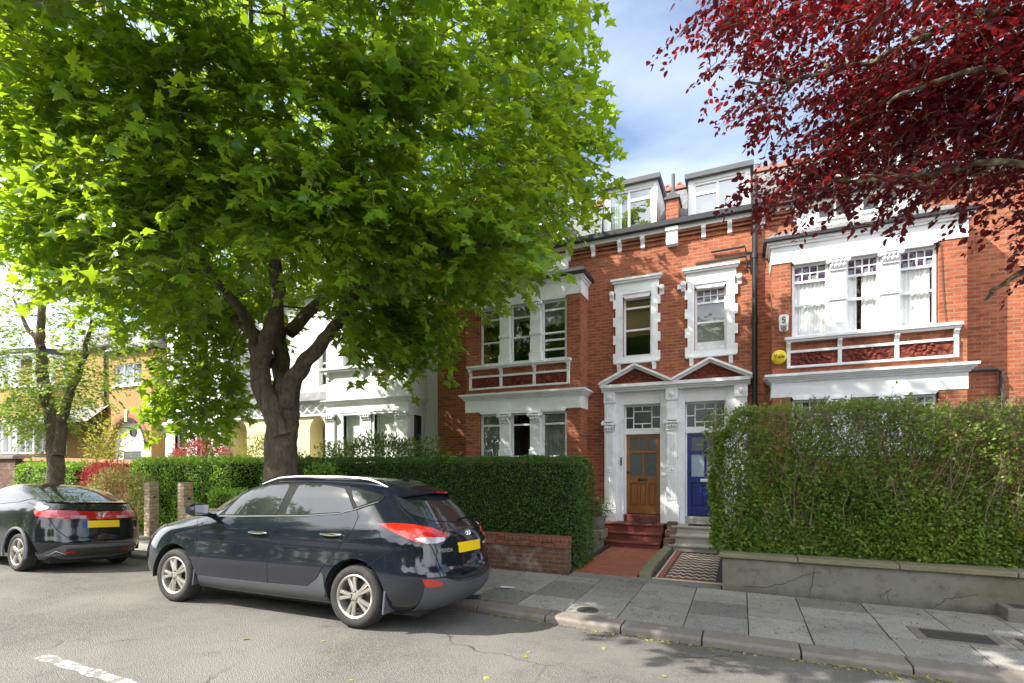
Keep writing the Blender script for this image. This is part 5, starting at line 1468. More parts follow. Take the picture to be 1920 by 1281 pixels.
    for sg in (0, 1):
        f = (lambda p: p) if not sg else (lambda p: (p[0], W - p[1], p[2]))
        b = MB(f); tri = [(.185, .262), (.27, .372), (.47, .272)]
        c, n_ = on_shell(bv, (.25, .30), 'rear', .012)
        ins = [(.212, .274), (.274, .350), (.425, .281)]
        xs = [(lambda q: q[0].x + .03 / max(.3, q[1].x))(on_shell(bv, p, 'rear', 0)) for p in tri]
        for i in range(3):
            j = (i + 1) % 3
            b.raw([(xs[i], *tri[i]), (xs[j], *tri[j]), (xs[j] - .003, *ins[j]), (xs[i] - .003, *ins[i]), (xs[j] - .10, *ins[j]), (xs[i] - .10, *ins[i])], [(0, 1, 2, 3), (3, 2, 4, 5)])
        b.build('exhaust_tip', MT['chrome'], root)
        b = MB(f); b.raw([(xs[k] - .02, *ins[k]) for k in range(3)], [(0, 1, 2)]); b.build('exhaust_mouth', MT['well'], root)
    P([(1.1, 1.10), (1.25, 1.29), (1.5, 1.36), (2.0, 1.395), (2.42, 1.375), (2.62, 1.315), (2.66, 1.24), (2.4, 1.165), (1.8, 1.11)], 'side', .007, 'side_window', MT['carglass'], root, mirror=True, rnd=.03, res=.04)
    P([(2.99 + .07 * math.cos(t), 1.075 + .035 * math.sin(t)) for t in [2 * math.pi * k / 20 for k in range(20)]], 'side', .005, 'oval_sticker', MT['sticker'], root, rnd=0, res=.03)
    b = MB(ident); b.box(.3, 3.2, .25, 1.5, .15, .28); b.build('underbody', MT['well'], root)
    return root
# ---------------------------------------------------------------- plants
def KA(A):
    A = np.array(A, float).reshape(-1, 3) * K
    A[:, 2] += EYE - EYE * K
    return A


def tri_fan(out, c):
    n = len(out)
    return np.array([c] + out, float), np.array([(0, 1 + i, 1 + (i + 1) % n) for i in range(n)])


_half = [(-.08, .13), (-.04, .40), (.13, .29), (.20, .34), (.33, .66), (.40, .50), (.53, .50), (.47, .22), (.66, .30), (.72, .15), (1.0, 0)]
_o = [(0, 0)] + _half + [(x, -y) for x, y in _half[:-1][::-1]]
MAPLE = tri_fan([(x, y, -.26 * abs(y) - .34 * max(0, x - .3) ** 2) for x, y in _o], (.32, 0, .03))
_half2 = [(-.05, .38), (.15, .28), (.34, .64), (.47, .22), (1.0, 0)]
_o2 = [(0, 0)] + _half2 + [(x, -y) for x, y in _half2[:-1][::-1]]
MAPLE_LOW = tri_fan([(x, y, -.18 * abs(y)) for x, y in _o2], (.32, 0, .03))
OVAL = (np.array([(0, 0, 0), (.3, .30, .06), (.7, .24, .03), (1, 0, -.10), (.7, -.24, .03), (.3, -.30, .06), (.5, 0, -.03)], float),
        np.array([(0, 6, 1), (1, 6, 2), (2, 6, 3), (3, 6, 4), (4, 6, 5), (5, 6, 0)]))
SMALL = (np.array([(0, 0, 0), (.5, .32, .07), (1, 0, -.06), (.5, -.32, .07)], float), np.array([(0, 2, 1), (0, 3, 2)]))
LONG = (np.array([(0, 0, 0), (.45, .16, .04), (1, 0, -.15), (.45, -.16, .04)], float), np.array([(0, 2, 1), (0, 3, 2)]))


def unit(a): return a / np.maximum(np.linalg.norm(a, axis=1, keepdims=True), 1e-9)


def leaves(name, P, D, Nr, S, tmpl, mat, parent, tint=None, smooth=False):
    tv, tf = tmpl; n = len(P)
    x = unit(D); z = unit(Nr - x * (Nr * x).sum(1, keepdims=True)); y = np.cross(z, x)
    V = P[:, None, :] + S[:, None, None] * (tv[None, :, 0, None] * x[:, None, :] + tv[None, :, 1, None] * y[:, None, :] + tv[None, :, 2, None] * z[:, None, :])
    F = tf[None] + (np.arange(n) * len(tv))[:, None, None]
    if tint is None: tint = rng.random(n)
    me = np_mesh(name, V.reshape(-1, 3), F.reshape(-1, tf.shape[1]), np.repeat(tint, len(tv)), smooth)
    return put(name, me, mat, parent)


def tubes(name, paths, mat, parent, sides=5, smooth=True):
    """many limbs in one mesh: paths = [(points, radii)]"""
    b = MB(ident)
    for p, r in paths: b.tube(p, list(r), sides, cap=False)
    return b.build(name, mat, parent, smooth=smooth, recalc=False)


class Tree:
    def __init__(s): s.n = []; s.r = []; s.paths = []
    def limb(s, pts, r0, r1, sub=5, main=True, wob=.03):
        """a main limb through the given points"""
        P = [Vector(p) for p in pts]; out = []
        m = len(P)
        for i in range(m - 1):
            a = P[max(i - 1, 0)]; b = P[i]; c = P[i + 1]; d = P[min(i + 2, m - 1)]
            for k in range(sub):
                t = k / sub
                q = .5 * ((2 * b) + (c - a) * t + (2 * a - 5 * b + 4 * c - d) * t * t + (3 * b - a - 3 * c + d) * t ** 3); out.append(q)
        out.append(P[-1]); L = len(out)
        out = [q + Vector((random.uniform(-wob, wob), random.uniform(-wob, wob), random.uniform(-wob, wob) * .5)) * (0 if i == 0 else 1) for i, q in enumerate(out)]
        rr = [r0 + (r1 - r0) * i / (L - 1) for i in range(L)]
        s.paths.append((out, rr, main))
        s.n += [tuple(q) for q in out]; s.r += rr
    def grow(s, anchors, root, rmax=.035, rmin=.006, sag=.06):
        """joins every anchor to the nearest wood already there, working outwards"""
        A = np.array(anchors); order = np.argsort(np.linalg.norm(A - np.array(root), axis=1)); dirs = np.zeros_like(A)
        N = np.zeros((len(s.n) + len(A) * 3, 3)); N[:len(s.n)] = s.n; RR = np.zeros(len(N)); RR[:len(s.n)] = s.r; cnt = len(s.n)
        rt = np.array(root)
        for i in order:
            a = A[i]; d = np.linalg.norm(N[:cnt] - a, axis=1) + .15 * np.maximum(0, np.linalg.norm(N[:cnt] - rt, axis=1) - np.linalg.norm(a - rt))
            j = int(np.argmin(d)); p = N[j].copy(); L = np.linalg.norm(a - p)
            r0 = min(RR[j] * .75, rmax, .006 + .018 * L); up = np.array([0, 0, .12 * L])
            q1 = p + (a - p) * .35 + up + rng.normal(0, .05 * L, 3); q2 = p + (a - p) * .7 + up * .9 + rng.normal(0, .04 * L, 3)
            r1 = max(rmin, r0 * .45)
            s.paths.append(([tuple(p), tuple(q1), tuple(q2), tuple(a)], [r0, r0 * .85, r0 * .65, r1], False))
            for q, r in ((q1, r0 * .8), (q2, r0 * .6), (a, r1)): N[cnt] = q; RR[cnt] = r; cnt += 1
            dirs[i] = (a - q2) / max(np.linalg.norm(a - q2), 1e-6)
        return dirs


def sprays(A, D, length, step, lsize, droop=.25, side=.55, upn=.35, spread=.5, flat=True, petiole=.5, ends=True):
    """leafy shoots: leaves in pairs along a drooping twig. returns leaf arrays and twig paths"""
    P = []; X = []; Nn = []; S = []; tw = []
    for a, d in zip(A, D):
        d = d + rng.normal(0, .3, 3); d[2] = d[2] * .5 - .05; d /= np.linalg.norm(d)
        L = length * rng.uniform(.6, 1.25); n = max(2, int(L / step)); sd = np.cross(d, (0, 0, 1.)); sd /= max(np.linalg.norm(sd), 1e-6)
        roll = rng.normal(0, .35); up = np.cross(sd, d); sd2 = sd * math.cos(roll) + up * math.sin(roll)
        pts = [a]
        for k in range(n):
            t = (k + 1) / n
            p = a + d * L * t + np.array([0, 0, -droop * L * t * t]); pts.append(p)
            for sg in ((1, -1) if k < n - 1 or not ends else (1, -1, 0)):
                sz = lsize * rng.uniform(.45, 1.3)
                ax = d * (.55 + .3 * rng.random()) + sd2 * sg * (.8 + .4 * rng.random()) + rng.normal(0, .22, 3); ax[2] -= side * rng.uniform(.1, 1.1)
                ax /= np.linalg.norm(ax)
                P.append(p + ax * sz * petiole * rng.uniform(.5, 1.1) + rng.normal(0, .015, 3)); X.append(ax)
                nn = np.array([0, 0, 1.]) + rng.normal(0, upn, 3) + d * spread * .5; Nn.append(nn); S.append(sz)
        tw.append(([tuple(q) for q in pts[:: max(1, n // 3)]] + [tuple(pts[-1])], None))
    tw = [(p, [.006 * (1 - .6 * i / (len(p) - 1)) for i in range(len(p))]) for p, _ in tw]
    return np.array(P), np.array(X), np.array(Nn), np.array(S), tw


def sample(fn, lo, hi, n, seed):
    g = np.random.default_rng(seed); out = []
    lo, hi = np.array(lo), np.array(hi)
    while len(out) < n:
        p = lo + (hi - lo) * g.random((4000, 3))
        w = fn(p); k = p[g.random(4000) < w]
        out += list(k)
    return np.array(out[:n])


def maple():
    root_k = (-6.74, 5.9, .1)
    T = thing('maple_tree', kx(root_k), 'big green maple with thick forked trunk leaning over the black SUV', 'tree')
    t = Tree()
    kk = lambda pts: [kx(p) for p in pts]
    t.limb(kk([(-6.72, 5.9, -.05), (-6.735, 5.9, .9), (-6.74, 5.9, 1.65), (-6.735, 5.9, 2.2), (-6.70, 5.93, 2.6), (-6.72, 6.0, 3.1)]), .315, .235, 6, wob=.012)
    t.limb(kk([(-6.60, 5.82, 2.25), (-6.70, 5.70, 2.65), (-6.83, 5.62, 3.05), (-6.87, 5.62, 3.4), (-6.80, 5.58, 3.62)]), .185, .15, 6, wob=.01)
    t.limb(kk([(-6.85, 5.62, 3.25), (-6.92, 5.55, 3.75), (-7.10, 5.5, 4.15), (-7.46, 5.45, 4.55), (-7.75, 5.3, 5.0), (-8.2, 5.0, 5.9), (-8.7, 4.6, 7.2)]), .125, .015, 5, wob=.02)
    t.limb(kk([(-7.0, 5.9, 3.45), (-7.45, 6.0, 3.95), (-8.15, 6.1, 4.4), (-9.2, 6.2, 5.25), (-10.2, 6.3, 6.2)]), .13, .05, 5, wob=.02)
    t.limb(kk([(-6.82, 5.60, 3.42), (-6.60, 5.52, 3.72), (-6.40, 5.45, 3.95), (-6.12, 5.35, 4.35), (-5.9, 5.0, 5.2), (-5.6, 4.5, 6.6), (-5.4, 4.2, 8.4)]), .145, .012, 5, wob=.02)
    t.limb(kk([(-6.70, 5.98, 2.9), (-6.98, 6.15, 3.4), (-7.12, 6.2, 3.9), (-7.2, 6.2, 4.8), (-7.1, 6.1, 6.5), (-6.8, 6.0, 8.5), (-6.6, 5.9, 9.8)]), .18, .015, 5, wob=.03)
    t.limb(kk([(-6.62, 5.88, 2.7), (-6.40, 5.82, 3.08), (-6.12, 5.8, 3.36), (-5.70, 5.78, 3.68), (-5.25, 5.75, 4.08), (-4.6, 5.6, 4.9), (-3.9, 5.4, 6.2), (-3.4, 5.2, 7.8)]), .175, .012, 5, wob=.02)
    t.limb(kk([(-6.9, 6.2, 4.0), (-6.6, 7.2, 5.2), (-6.3, 8.2, 6.4), (-6.1, 8.8, 8.0)]), .12, .05, 5)
    t.limb(kk([(-7.0, 5.6, 4.0), (-7.3, 4.5, 5.2), (-7.6, 3.4, 6.4), (-7.8, 2.4, 7.4)]), .06, .012, 5)
    t.limb(kk([(-5.0, 5.7, 4.3), (-4.2, 5.35, 4.30), (-3.2, 5.2, 4.35), (-2.4, 5.1, 4.25)]), .06, .02, 5)
    main = [(p, r) for p, r, m in t.paths if m]
    tubes('trunk', main[:2] + main[2:], MT['bark'], T, 14)
    b = MB(ident)
    c = np.array([-6.7, 5.6, 7.7])
    def crown(p):
        d = p - c; th = np.arctan2(d[:, 1], d[:, 0]); z = p[:, 2]
        R_ = 4.95 * (1 + .07 * np.sin(3 * th + .8 * z) + .05 * np.sin(5 * th - 1.3 * z + 1))
        f_ = np.clip((z - 4.6) / 3.2, 0, 1); f_ = f_ * np.clip((np.cos(th) + .25) / .4, 0, 1); R_ = R_ * (1 - np.clip(-np.sin(th), 0, 1) * .36 * (1 - f_))
        vz = np.where(d[:, 2] > 0, 2.75, 4.6)
        q = (np.hypot(d[:, 0], d[:, 1]) / R_) ** 2 + (d[:, 2] / vz) ** 2
        zb = 3.95 + .32 * np.clip(p[:, 1] - 3.5, -1, 4.5) + .22 * np.clip(p[:, 0] + 4.5, 0, 3) + .25 * np.sin(1.7 * p[:, 0] + p[:, 1])
        ok = (q < 1) & (z > zb)
        # layered tiers with gaps, denser outside
        tier = .45 + .55 * (np.sin(z * 3.4 + 1.1 * np.sin(th * 2) + .5 * np.sin(p[:, 0] * 1.3)) > -.35)
        w = np.where(q > .45, 1., .30) * tier
        far = np.where((p[:, 2] > 9.2), .8, 1.)
        camd = np.linalg.norm(p - np.array([0, 0, 1.78]), axis=1)
        return ok * w * far * (camd > 4.1) * (p[:, 0] < -2.2)
    A = sample(crown, (-12, .1, 3.3), (-1, 11.2, 10.5), 4000, 5)
    def blob(c0, r, n, seed):
        g = np.random.default_rng(seed); v = g.normal(size=(n, 3)); v = unit(v) * g.random((n, 1)) ** .4
        return np.array(c0) + v * np.array(r)
    extra = [blob((-9.25, 6.5, 3.85), (1.15, .8, 1.25), 150, 1), blob((-10.9, 6.3, 5.2), (1.2, .9, .6), 90, 2), blob((-8.6, 6.3, 4.7), (1.3, .8, .5), 80, 12),
             blob((-4.95, 6.3, 3.95), (.8, .8, .5), 120, 3), blob((-5.3, 6.2, 4.35), (1.0, .8, .35), 80, 13), blob((-3.9, 6.2, 4.75), (.9, .9, .4), 80, 14),
             blob((-3.3, 5.2, 4.5), (1.15, .7, .3), 110, 4), blob((-3.3, 2.7, 7.0), (1.75, 1.5, 1.1), 190, 21), blob((-4.7, 1.6, 6.4), (1.0, .8, .6), 110, 22), blob((-1.3, 2.0, 6.9), (.9, .9, .6), 60, 23), blob((-5.9, 1.8, 7.3), (1.2, 1.1, .8), 230, 24), blob((-6.2, 4.0, 4.95), (1.3, .5, .35), 120, 31), blob((-4.3, 4.2, 4.8), (1.1, .5, .35), 110, 32), blob((-7.9, 4.0, 5.1), (1.2, .5, .4), 110, 33), blob((-5.4, 3.7, 5.75), (1.3, .5, .4), 110, 34), blob((-3.6, 4.2, 5.6), (1., .5, .4), 90, 35), blob((-7.2, 3.5, 6.2), (1.3, .5, .4), 100, 36), blob((-6.6, 4.6, 5.5), (1.8, .4, .9), 160, 37), blob((-4.3, 4.7, 4.55), (1.1, .8, .35), 100, 6), blob((-2.2, 5.0, 4.15), (.35, .35, .15), 10, 7),
             blob((-2.55, 5.5, 5.4), (.6, .9, 1.0), 60, 8), blob((-9.0, 5.8, 2.9), (.6, .4, .45), 30, 9)]
    A = np.concatenate([A] + extra)
    A = KA(A)
    D = t.grow(A, kx((-6.6, 5.8, 4.5)), rmax=.04)
    out = unit(A - np.array(kx((-6.45, 5.6, 5.5)))); D = unit(D * .6 + out * .7)
    P, X, Nn, S, tw = sprays(A, D, .58, .10, .136, droop=.25, side=.55, upn=.46)
    camd = np.linalg.norm(P - np.array([0, 0, EYE]), axis=1)
    near = (P[:, 2] < 9.0) & (camd < 8.2)
    cr = leaves('crown', P[near], X[near], Nn[near], S[near], MAPLE, MT['maple'], T)
    leaves('upper_crown', P[~near], X[~near], Nn[~near], S[~near] * 1.25, MAPLE_LOW, MT['maple'], T)
    pick = rng.choice(len(A), 170, replace=False)
    tip = A[pick] + D[pick] * .55; yp = []; 
    for q in range(3): yp.append(tip + rng.normal(0, .04, tip.shape))
    YP = np.concatenate(yp); leaves('young_leaves', YP, unit(rng.normal(0, 1, YP.shape) + np.array([0, 0, .6])), rng.normal(0, 1, YP.shape), np.full(len(YP), .055), MAPLE_LOW, MT['young'], T)
    tubes('branches', [(p, r) for p, r, m in t.paths if not m], MT['bark'], T, 5)
    tubes('twigs', tw, MT['twig'], T, 3)


def plum():
    T = thing('plum_tree', kx((4.5, 5.7, .1)), 'purple-leaved plum tree reaching in from the right over the pavement', 'tree')
    t = Tree(); kk = lambda pts: [kx(p) for p in pts]
    t.limb(kk([(4.5, 5.7, .0), (4.45, 5.7, 1.2), (4.3, 5.65, 2.3)]), .18, .14, 5)
    t.limb(kk([(4.3, 5.65, 2.2), (3.2, 5.3, 3.35), (2.4, 5.0, 3.85), (1.85, 4.8, 3.95), (1.3, 4.75, 3.98), (.82, 4.7, 4.0), (.45, 4.6, 4.1)]), .042, .010, 6, wob=.03)
    t.limb(kk([(4.3, 5.65, 2.3), (3.3, 5.1, 4.0), (2.4, 4.8, 4.75), (1.85, 4.7, 4.93), (1.5, 4.65, 4.98), (1.0, 4.6, 4.85), (.45, 4.5, 4.78), (.0, 4.4, 4.8)]), .045, .009, 6, wob=.03)
    t.limb(kk([(4.35, 5.65, 2.3), (3.9, 4.9, 4.6), (3.2, 4.5, 5.6), (2.2, 4.3, 6.2), (1.0, 4.2, 6.3), (.1, 4.1, 6.0)]), .06, .012, 6, wob=.03)
    t.limb(kk([(4.3, 5.65, 2.2), (3.4, 5.8, 3.2), (2.7, 5.6, 3.5), (2.1, 5.4, 3.35), (1.75, 5.2, 3.1)]), .06, .012, 6, wob=.03)
    t.limb(kk([(4.35, 5.7, 2.3), (4.2, 5.9, 4.6), (3.7, 5.9, 6.8)]), .10, .03, 6)
    t.limb(kk([(2.6, 4.9, 4.4), (2.0, 4.6, 4.35), (1.4, 4.4, 4.45), (.9, 4.3, 4.3)]), .035, .01, 6, wob=.04)
    tubes('trunk', [(p, r) for p, r, m in t.paths], MT['lichen'], T, 9)
    k0 = len(t.paths)
    def crown(p):
        d = (p - np.array([3.3, 4.9, 6.1])) / np.array([3.4, 1.75, 2.6]); q = (d ** 2).sum(1)
        lump = .10 * np.sin(3.1 * p[:, 0] + 2 * p[:, 2]) + .08 * np.sin(4.3 * p[:, 2] - 2.2 * p[:, 0] + p[:, 1])
        camd = np.linalg.norm(p - np.array([0, 0, 1.78]), axis=1)
        gap = np.sin(2.6 * p[:, 0] + .7) * np.sin(2.9 * p[:, 2] + .4) * np.sin(2.2 * p[:, 1])
        clump = .4 + .6 * (gap > -.35)
        return ((q + lump) < 1) * np.where(q > .35, 1, .6) * clump * (camd > 3.3)
    A = sample(crown, (-.5, 3.0, 3.1), (4.8, 6.8, 8.4), 5500, 21)
    g = np.random.default_rng(3)
    def blob(c0, r, n):
        v = g.normal(size=(n, 3)); return np.array(c0) + unit(v) * g.random((n, 1)) ** .5 * np.array(r)
    A = np.concatenate([A, blob((.62, 4.75, 4.12), (.55, .35, .25), 80), blob((1.5, 4.85, 4.55), (1.0, .5, .5), 380), blob((2.4, 5.4, 3.5), (.35, .3, .3), 26), blob((1.25, 4.8, 3.98), (.5, .3, .2), 40), blob((-.05, 4.3, 5.25), (.35, .35, .35), 26), blob((.1, 4.5, 4.65), (.25, .25, .2), 14), blob((2.1, 5.2, 3.9), (.5, .4, .4), 30)])
    A = KA(A)
    D = t.grow(A, kx((4.3, 5.65, 2.3)), rmax=.016, rmin=.003)
    P, X, Nn, S, tw = sprays(A, unit(D + rng.normal(0, .4, D.shape)), .30, .034, .061, droop=.35, side=.5, upn=.75, spread=.2, petiole=.25)
    leaves('crown', P, X, Nn, S, OVAL, MT['plum'], T)
    tubes('branches', [(p, r) for p, r, m in t.paths[k0:]], MT['lichen'], T, 5)
    tubes('twigs', [(p, [q * .5 for q in r]) for p, r in tw], MT['lichen'], T, 3)


def street_tree():
    T = thing('street_tree', kx((-13.65, 6.0, .1)), 'small pale green tree with forked trunk behind the black hatchback', 'tree')
    t = Tree(); kk = lambda pts: [kx(p) for p in pts]
    t.limb(kk([(-13.62, 6.0, -.05), (-13.66, 6.0, 1.5), (-13.75, 6.0, 2.6), (-14.1, 6.0, 3.4), (-14.25, 6.0, 4.0), (-14.3, 6.0, 4.7), (-14.2, 6.0, 5.6), (-14.3, 6.0, 6.8)]), .20, .05, 5)
    t.limb(kk([(-13.5, 5.98, 2.0), (-13.35, 5.98, 2.75), (-12.95, 5.98, 3.45), (-12.6, 6.0, 3.95), (-12.3, 6.0, 4.8)]), .13, .035, 5)
    t.limb(kk([(-14.2, 6.0, 4.4), (-14.9, 6.0, 5.0), (-15.5, 6.0, 5.7)]), .07, .02, 5)
    tubes('trunk', [(p, r) for p, r, m in t.paths], MT['bark'], T, 10); k0 = len(t.paths)
    def crown(p):
        d = (p - np.array([-14.3, 6.0, 5.3])) / np.array([2.35, 1.8, 2.5]); q = (d ** 2).sum(1)
        gap = np.sin(2.1 * p[:, 0] + 1) * np.sin(2.4 * p[:, 2]) * np.sin(2 * p[:, 1] + .6)
        return (q < 1) * (gap > -.3) * np.where(q > .3, 1, .4)
    A = sample(crown, (-17, 4, 2.2), (-11, 8.2, 7.8), 950, 31)
    g = np.random.default_rng(8); v = g.normal(size=(130, 3))
    A = KA(np.concatenate([A, np.array((-13.9, 5.8, 2.9)) + unit(v) * g.random((130, 1)) ** .4 * np.array((1.0, .6, .5)), np.array((-12.6, 5.9, 3.6)) + unit(v[:70]) * g.random((70, 1)) ** .5 * np.array((.8, .5, .6))]))
    D = t.grow(A, kx((-13.7, 6, 3.0)), rmax=.03, rmin=.004)
    P, X, Nn, S, tw = sprays(A, D, .42, .05, .085, droop=.3, side=.4, upn=.5, petiole=.3)
    leaves('crown', P, X, Nn, S, OVAL, MT['street'], T)
    tubes('branches', [(p, r) for p, r, m in t.paths[k0:]], MT['bark'], T, 4)


def hedge(name, label, cat, box, n, size, mat, round_=.18, tuft=.03, seed=0, tmpl=SMALL, wav=.04, faces=('f', 't', 'l', 'r'), core=True, out=.6):
    """clipped hedge: a dark inside and a skin of small leaves"""
    x0, x1, y0, y1, z0, z1 = box; g = np.random.default_rng(seed)
    T = thing(name, kx(((x0 + x1) / 2, (y0 + y1) / 2, z0)), label, cat)
    w, d, h = x1 - x0, y1 - y0, z1 - z0
    ar = {'f': w * h, 't': w * d, 'l': d * h, 'r': d * h}; tot = sum(ar[k] for k in faces)
    P = []; N = []
    for k in faces:
        m = int(n * ar[k] / tot); a, b = g.random(m), g.random(m)
        if k == 'f': p = np.stack([x0 + w * a, np.full(m, y0), z0 + h * b], 1); nn = (0, -1, 0)
        elif k == 't': p = np.stack([x0 + w * a, y0 + d * b, np.full(m, z1)], 1); nn = (0, 0, 1)
        elif k == 'l': p = np.stack([np.full(m, x0), y0 + d * a, z0 + h * b], 1); nn = (-1, 0, 0)
        else: p = np.stack([np.full(m, x1), y0 + d * a, z0 + h * b], 1); nn = (1, 0, 0)
        P.append(p); N.append(np.tile(nn, (m, 1)).astype(float))
    P = np.concatenate(P); N = np.concatenate(N)
    # round the shoulders
    c = np.clip(P, [x0 + round_, y0 + round_, z0 - 9], [x1 - round_, y1 - round_, z1 - round_]); dv = P - c; L = np.linalg.norm(dv, axis=1, keepdims=True)
    edge = L[:, 0] > round_ * 1.0001
    P[edge] = c[edge] + dv[edge] / L[edge] * round_; N = np.where(L > 1e-6, dv / np.maximum(L, 1e-6), N)
    f = np.sin(P[:, 0] * 3.1 + seed) * np.sin(P[:, 2] * 2.7 + 1) + np.sin(P[:, 0] * 7.3) * np.sin(P[:, 2] * 6.1 + P[:, 1] * 5)
    P = P + N * (f[:, None] * wav + g.normal(0, tuft, (len(P), 1)))
    P = KA(P)
    D = unit(N * out + g.normal(0, .7, P.shape) + np.array([0, 0, .25])); Nr = N * .8 + g.normal(0, .6, P.shape) + np.array([0, 0, .3])
    leaves('foliage', P, D, Nr, size * g.uniform(.6, 1.3, len(P)), tmpl, mat, T, g.random(len(P)))
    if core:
        b = MB(); q = .07; b.box(x0 + q, x1 - q, y0 + q, y1 - q, z0, z1 - q); b.build('branches', MT['core'], T, bevel=round_)  # solid dark core box behind the leaf skin; no branches modelled
    return T


def bush(name, label, cat, c, r, n, size, mat, seed=0, tmpl=SMALL, stems=14, z0=.1, hollow=.55, up=.3):
    """loose round shrub: leaves through its outer volume, stems inside"""
    g = np.random.default_rng(seed); T = thing(name, kx((c[0], c[1], z0)), label, cat)
    v = unit(g.normal(size=(n, 3))); rad = hollow + (1 - hollow) * g.random((n, 1)) ** .6
    lump = 1 + .16 * np.sin(4 * v[:, :1] * 2 + seed) * np.sin(5 * v[:, 2:] + 1) + g.normal(0, .05, (n, 1))
    P = np.array(c) + v * rad * lump * np.array(r); k = P[:, 2] > z0; P, v = P[k], v[k]
    P = KA(P); D = unit(v * .8 + g.normal(0, .6, P.shape) + np.array([0, 0, up])); Nr = v + g.normal(0, .6, P.shape) + np.array([0, 0, .5])
    leaves('foliage', P, D, Nr, size * g.uniform(.6, 1.3, len(P)), tmpl, mat, T, g.random(len(P)))
    pa = []
    for i in range(stems):
        e = np.array(c) + unit(g.normal(size=(1, 3)))[0] * np.array(r) * .85; e[2] = max(e[2], z0 + .2)
        b0 = np.array([c[0] + g.normal(0, .05), c[1] + g.normal(0, .05), z0]); m = (b0 + e) / 2 + g.normal(0, .06, 3)
        pa.append(([kx(b0), kx(m), kx(e)], [.016, .010, .004]))
    tubes('stems', pa, MT['twig'], T, 5)
    return T


def loose_hedge():
    """the tall hedge on the right: bare twiggy top, leafy lower half, daylight showing through"""
    x0, x1, y0, y1, z0, z1 = -.30, 4.6, 7.72, 8.45, .50, 2.50
    T = thing('tall_hedge', kx(((x0 + x1) / 2, 8.1, .5)), 'tall straggly privet hedge with twiggy top above the rendered wall', 'hedge')
    g = np.random.default_rng(77); pa = []; P = []; D = []; N_ = []
    for i in range(620):
        bx, by = g.uniform(x0 + .1, x1), g.uniform(y0 + .12, y1 - .12); top = z1 + .05 * math.sin(bx * 1.7) + .03 * math.sin(bx * 6) + g.normal(0, .05) + (.05 if bx > 2.2 else 0) - .38 * max(0, (x0 + .45 - bx) / .45) ** 2
        p = np.array([bx, by, z0]); pts = [p]; d = np.array([g.normal(0, .18), g.normal(0, .15), 1.]); n = 8; st = (top - z0) / n
        for k in range(n):
            d = d + np.array([g.normal(0, .16), g.normal(0, .13), 0]); d[2] = 1
            p = p + d * st; p[0] = max(p[0], x0 - .05); p[1] = min(max(p[1], y0 - .04), y1 + .04); pts.append(p.copy())
        pa.append(([kx(q) for q in pts], list(np.linspace(.0085, .0028, len(pts)))))
        for k in range(1, n + 1):
            for _ in range(4):
                if g.random() < .75:
                    q = pts[k] - (pts[k] - pts[k - 1]) * g.random(); dd = np.array([g.normal(0, .8), g.normal(-.25, .8), g.uniform(.0, .9)]); L = g.uniform(.07, .24)
                    e = q + dd / np.linalg.norm(dd) * L
                    pa.append(([kx(q), kx((q + e) / 2 + g.normal(0, .01, 3)), kx(e)], [.0035, .0028, .0016]))
                    hgt = (e[2] - z0) / (z1 - z0); dens = (1.25 if hgt < .55 else .5) * (1.0 + .55 * math.sin(e[0] * 2.1 + 4 * e[2])) * (1.15 if e[1] < y0 + .3 else .5)
                    m = g.poisson(4.0 * dens)
                    for j in range(m):
                        u = g.random(); P.append(q + (e - q) * (.3 + .7 * u) + g.normal(0, .02, 3)); D.append(dd + g.normal(0, .8, 3)); N_.append(np.array([0, -.5, .8]) + g.normal(0, .6, 3))
    # leafy outer skin, thin near the top
    for face, m in (('f', 32000), ('t', 5000), ('l', 6000)):
        for _ in range(m):
            a, b_ = g.random(), g.random() ** (1.0 if face != 'f' else 1.25)
            q = np.array([x0 + (x1 - x0) * a, y0, z0 + .06 + (z1 - z0) * b_]) if face == 'f' else np.array([x0 + (x1 - x0) * a, y0 + (y1 - y0) * g.random(), z1]) if face == 't' else np.array([x0, y0 + (y1 - y0) * a, z0 + .1 + (z1 - z0) * b_])
            n_ = {'f': (0, -1, .1), 't': (0, -.3, 1), 'l': (-1, -.2, .1)}[face]
            hz_ = (q[2] - z0) / (z1 - z0); e_ = max(0, .28 - (q[0] - x0)) * max(0, hz_ - .7) * 3
            cl = math.sin(q[0] * 2.3 + 1.3 * math.sin(q[2] * 3)) * math.sin(q[2] * 3.4 + q[0]) + .6 * math.sin(q[0] * 7.1 + 2) * math.sin(q[2] * 8.3 + q[0] * 3)
            keep = (1. if hz_ < .5 else .9 if hz_ < .8 else .78) + .30 * cl
            if face == 't': keep = .6 + .3 * cl
            if g.random() > keep: continue
            dx_, dz_ = max(0, x0 + .4 - q[0]), max(0, q[2] - (z1 - .4)); rr_ = math.hypot(dx_, dz_)
            if rr_ > .4: q[0] = x0 + .4 - dx_ / rr_ * .4; q[2] = z1 - .4 + dz_ / rr_ * .4
            q = q + np.array(n_) * (.05 * cl + g.normal(0, .035) - (.10 if face == 'f' and hz_ > .9 else 0)); q[2] -= e_ * .5; q[2] += .05 * math.sin(q[0] * 1.7) * hz_
            P.append(q); D.append(np.array(n_) * .6 + g.normal(0, .7, 3) + np.array([0, 0, .2])); N_.append(np.array(n_) * .5 + np.array([0, 0, .7]) + g.normal(0, .55, 3))
    P = KA(P); D = unit(np.array(D)); N_ = np.array(N_)
    leaves('foliage', P, D, N_, .056 * g.uniform(.5, 1.3, len(P)), SMALL, MT['hedge_r'], T, np.clip(g.random(len(P)) * .8 + .2 * (P[:, 0] > 2), 0, 1))
    tubes('twigs', pa, MT['twig'], T, 4)
    return T


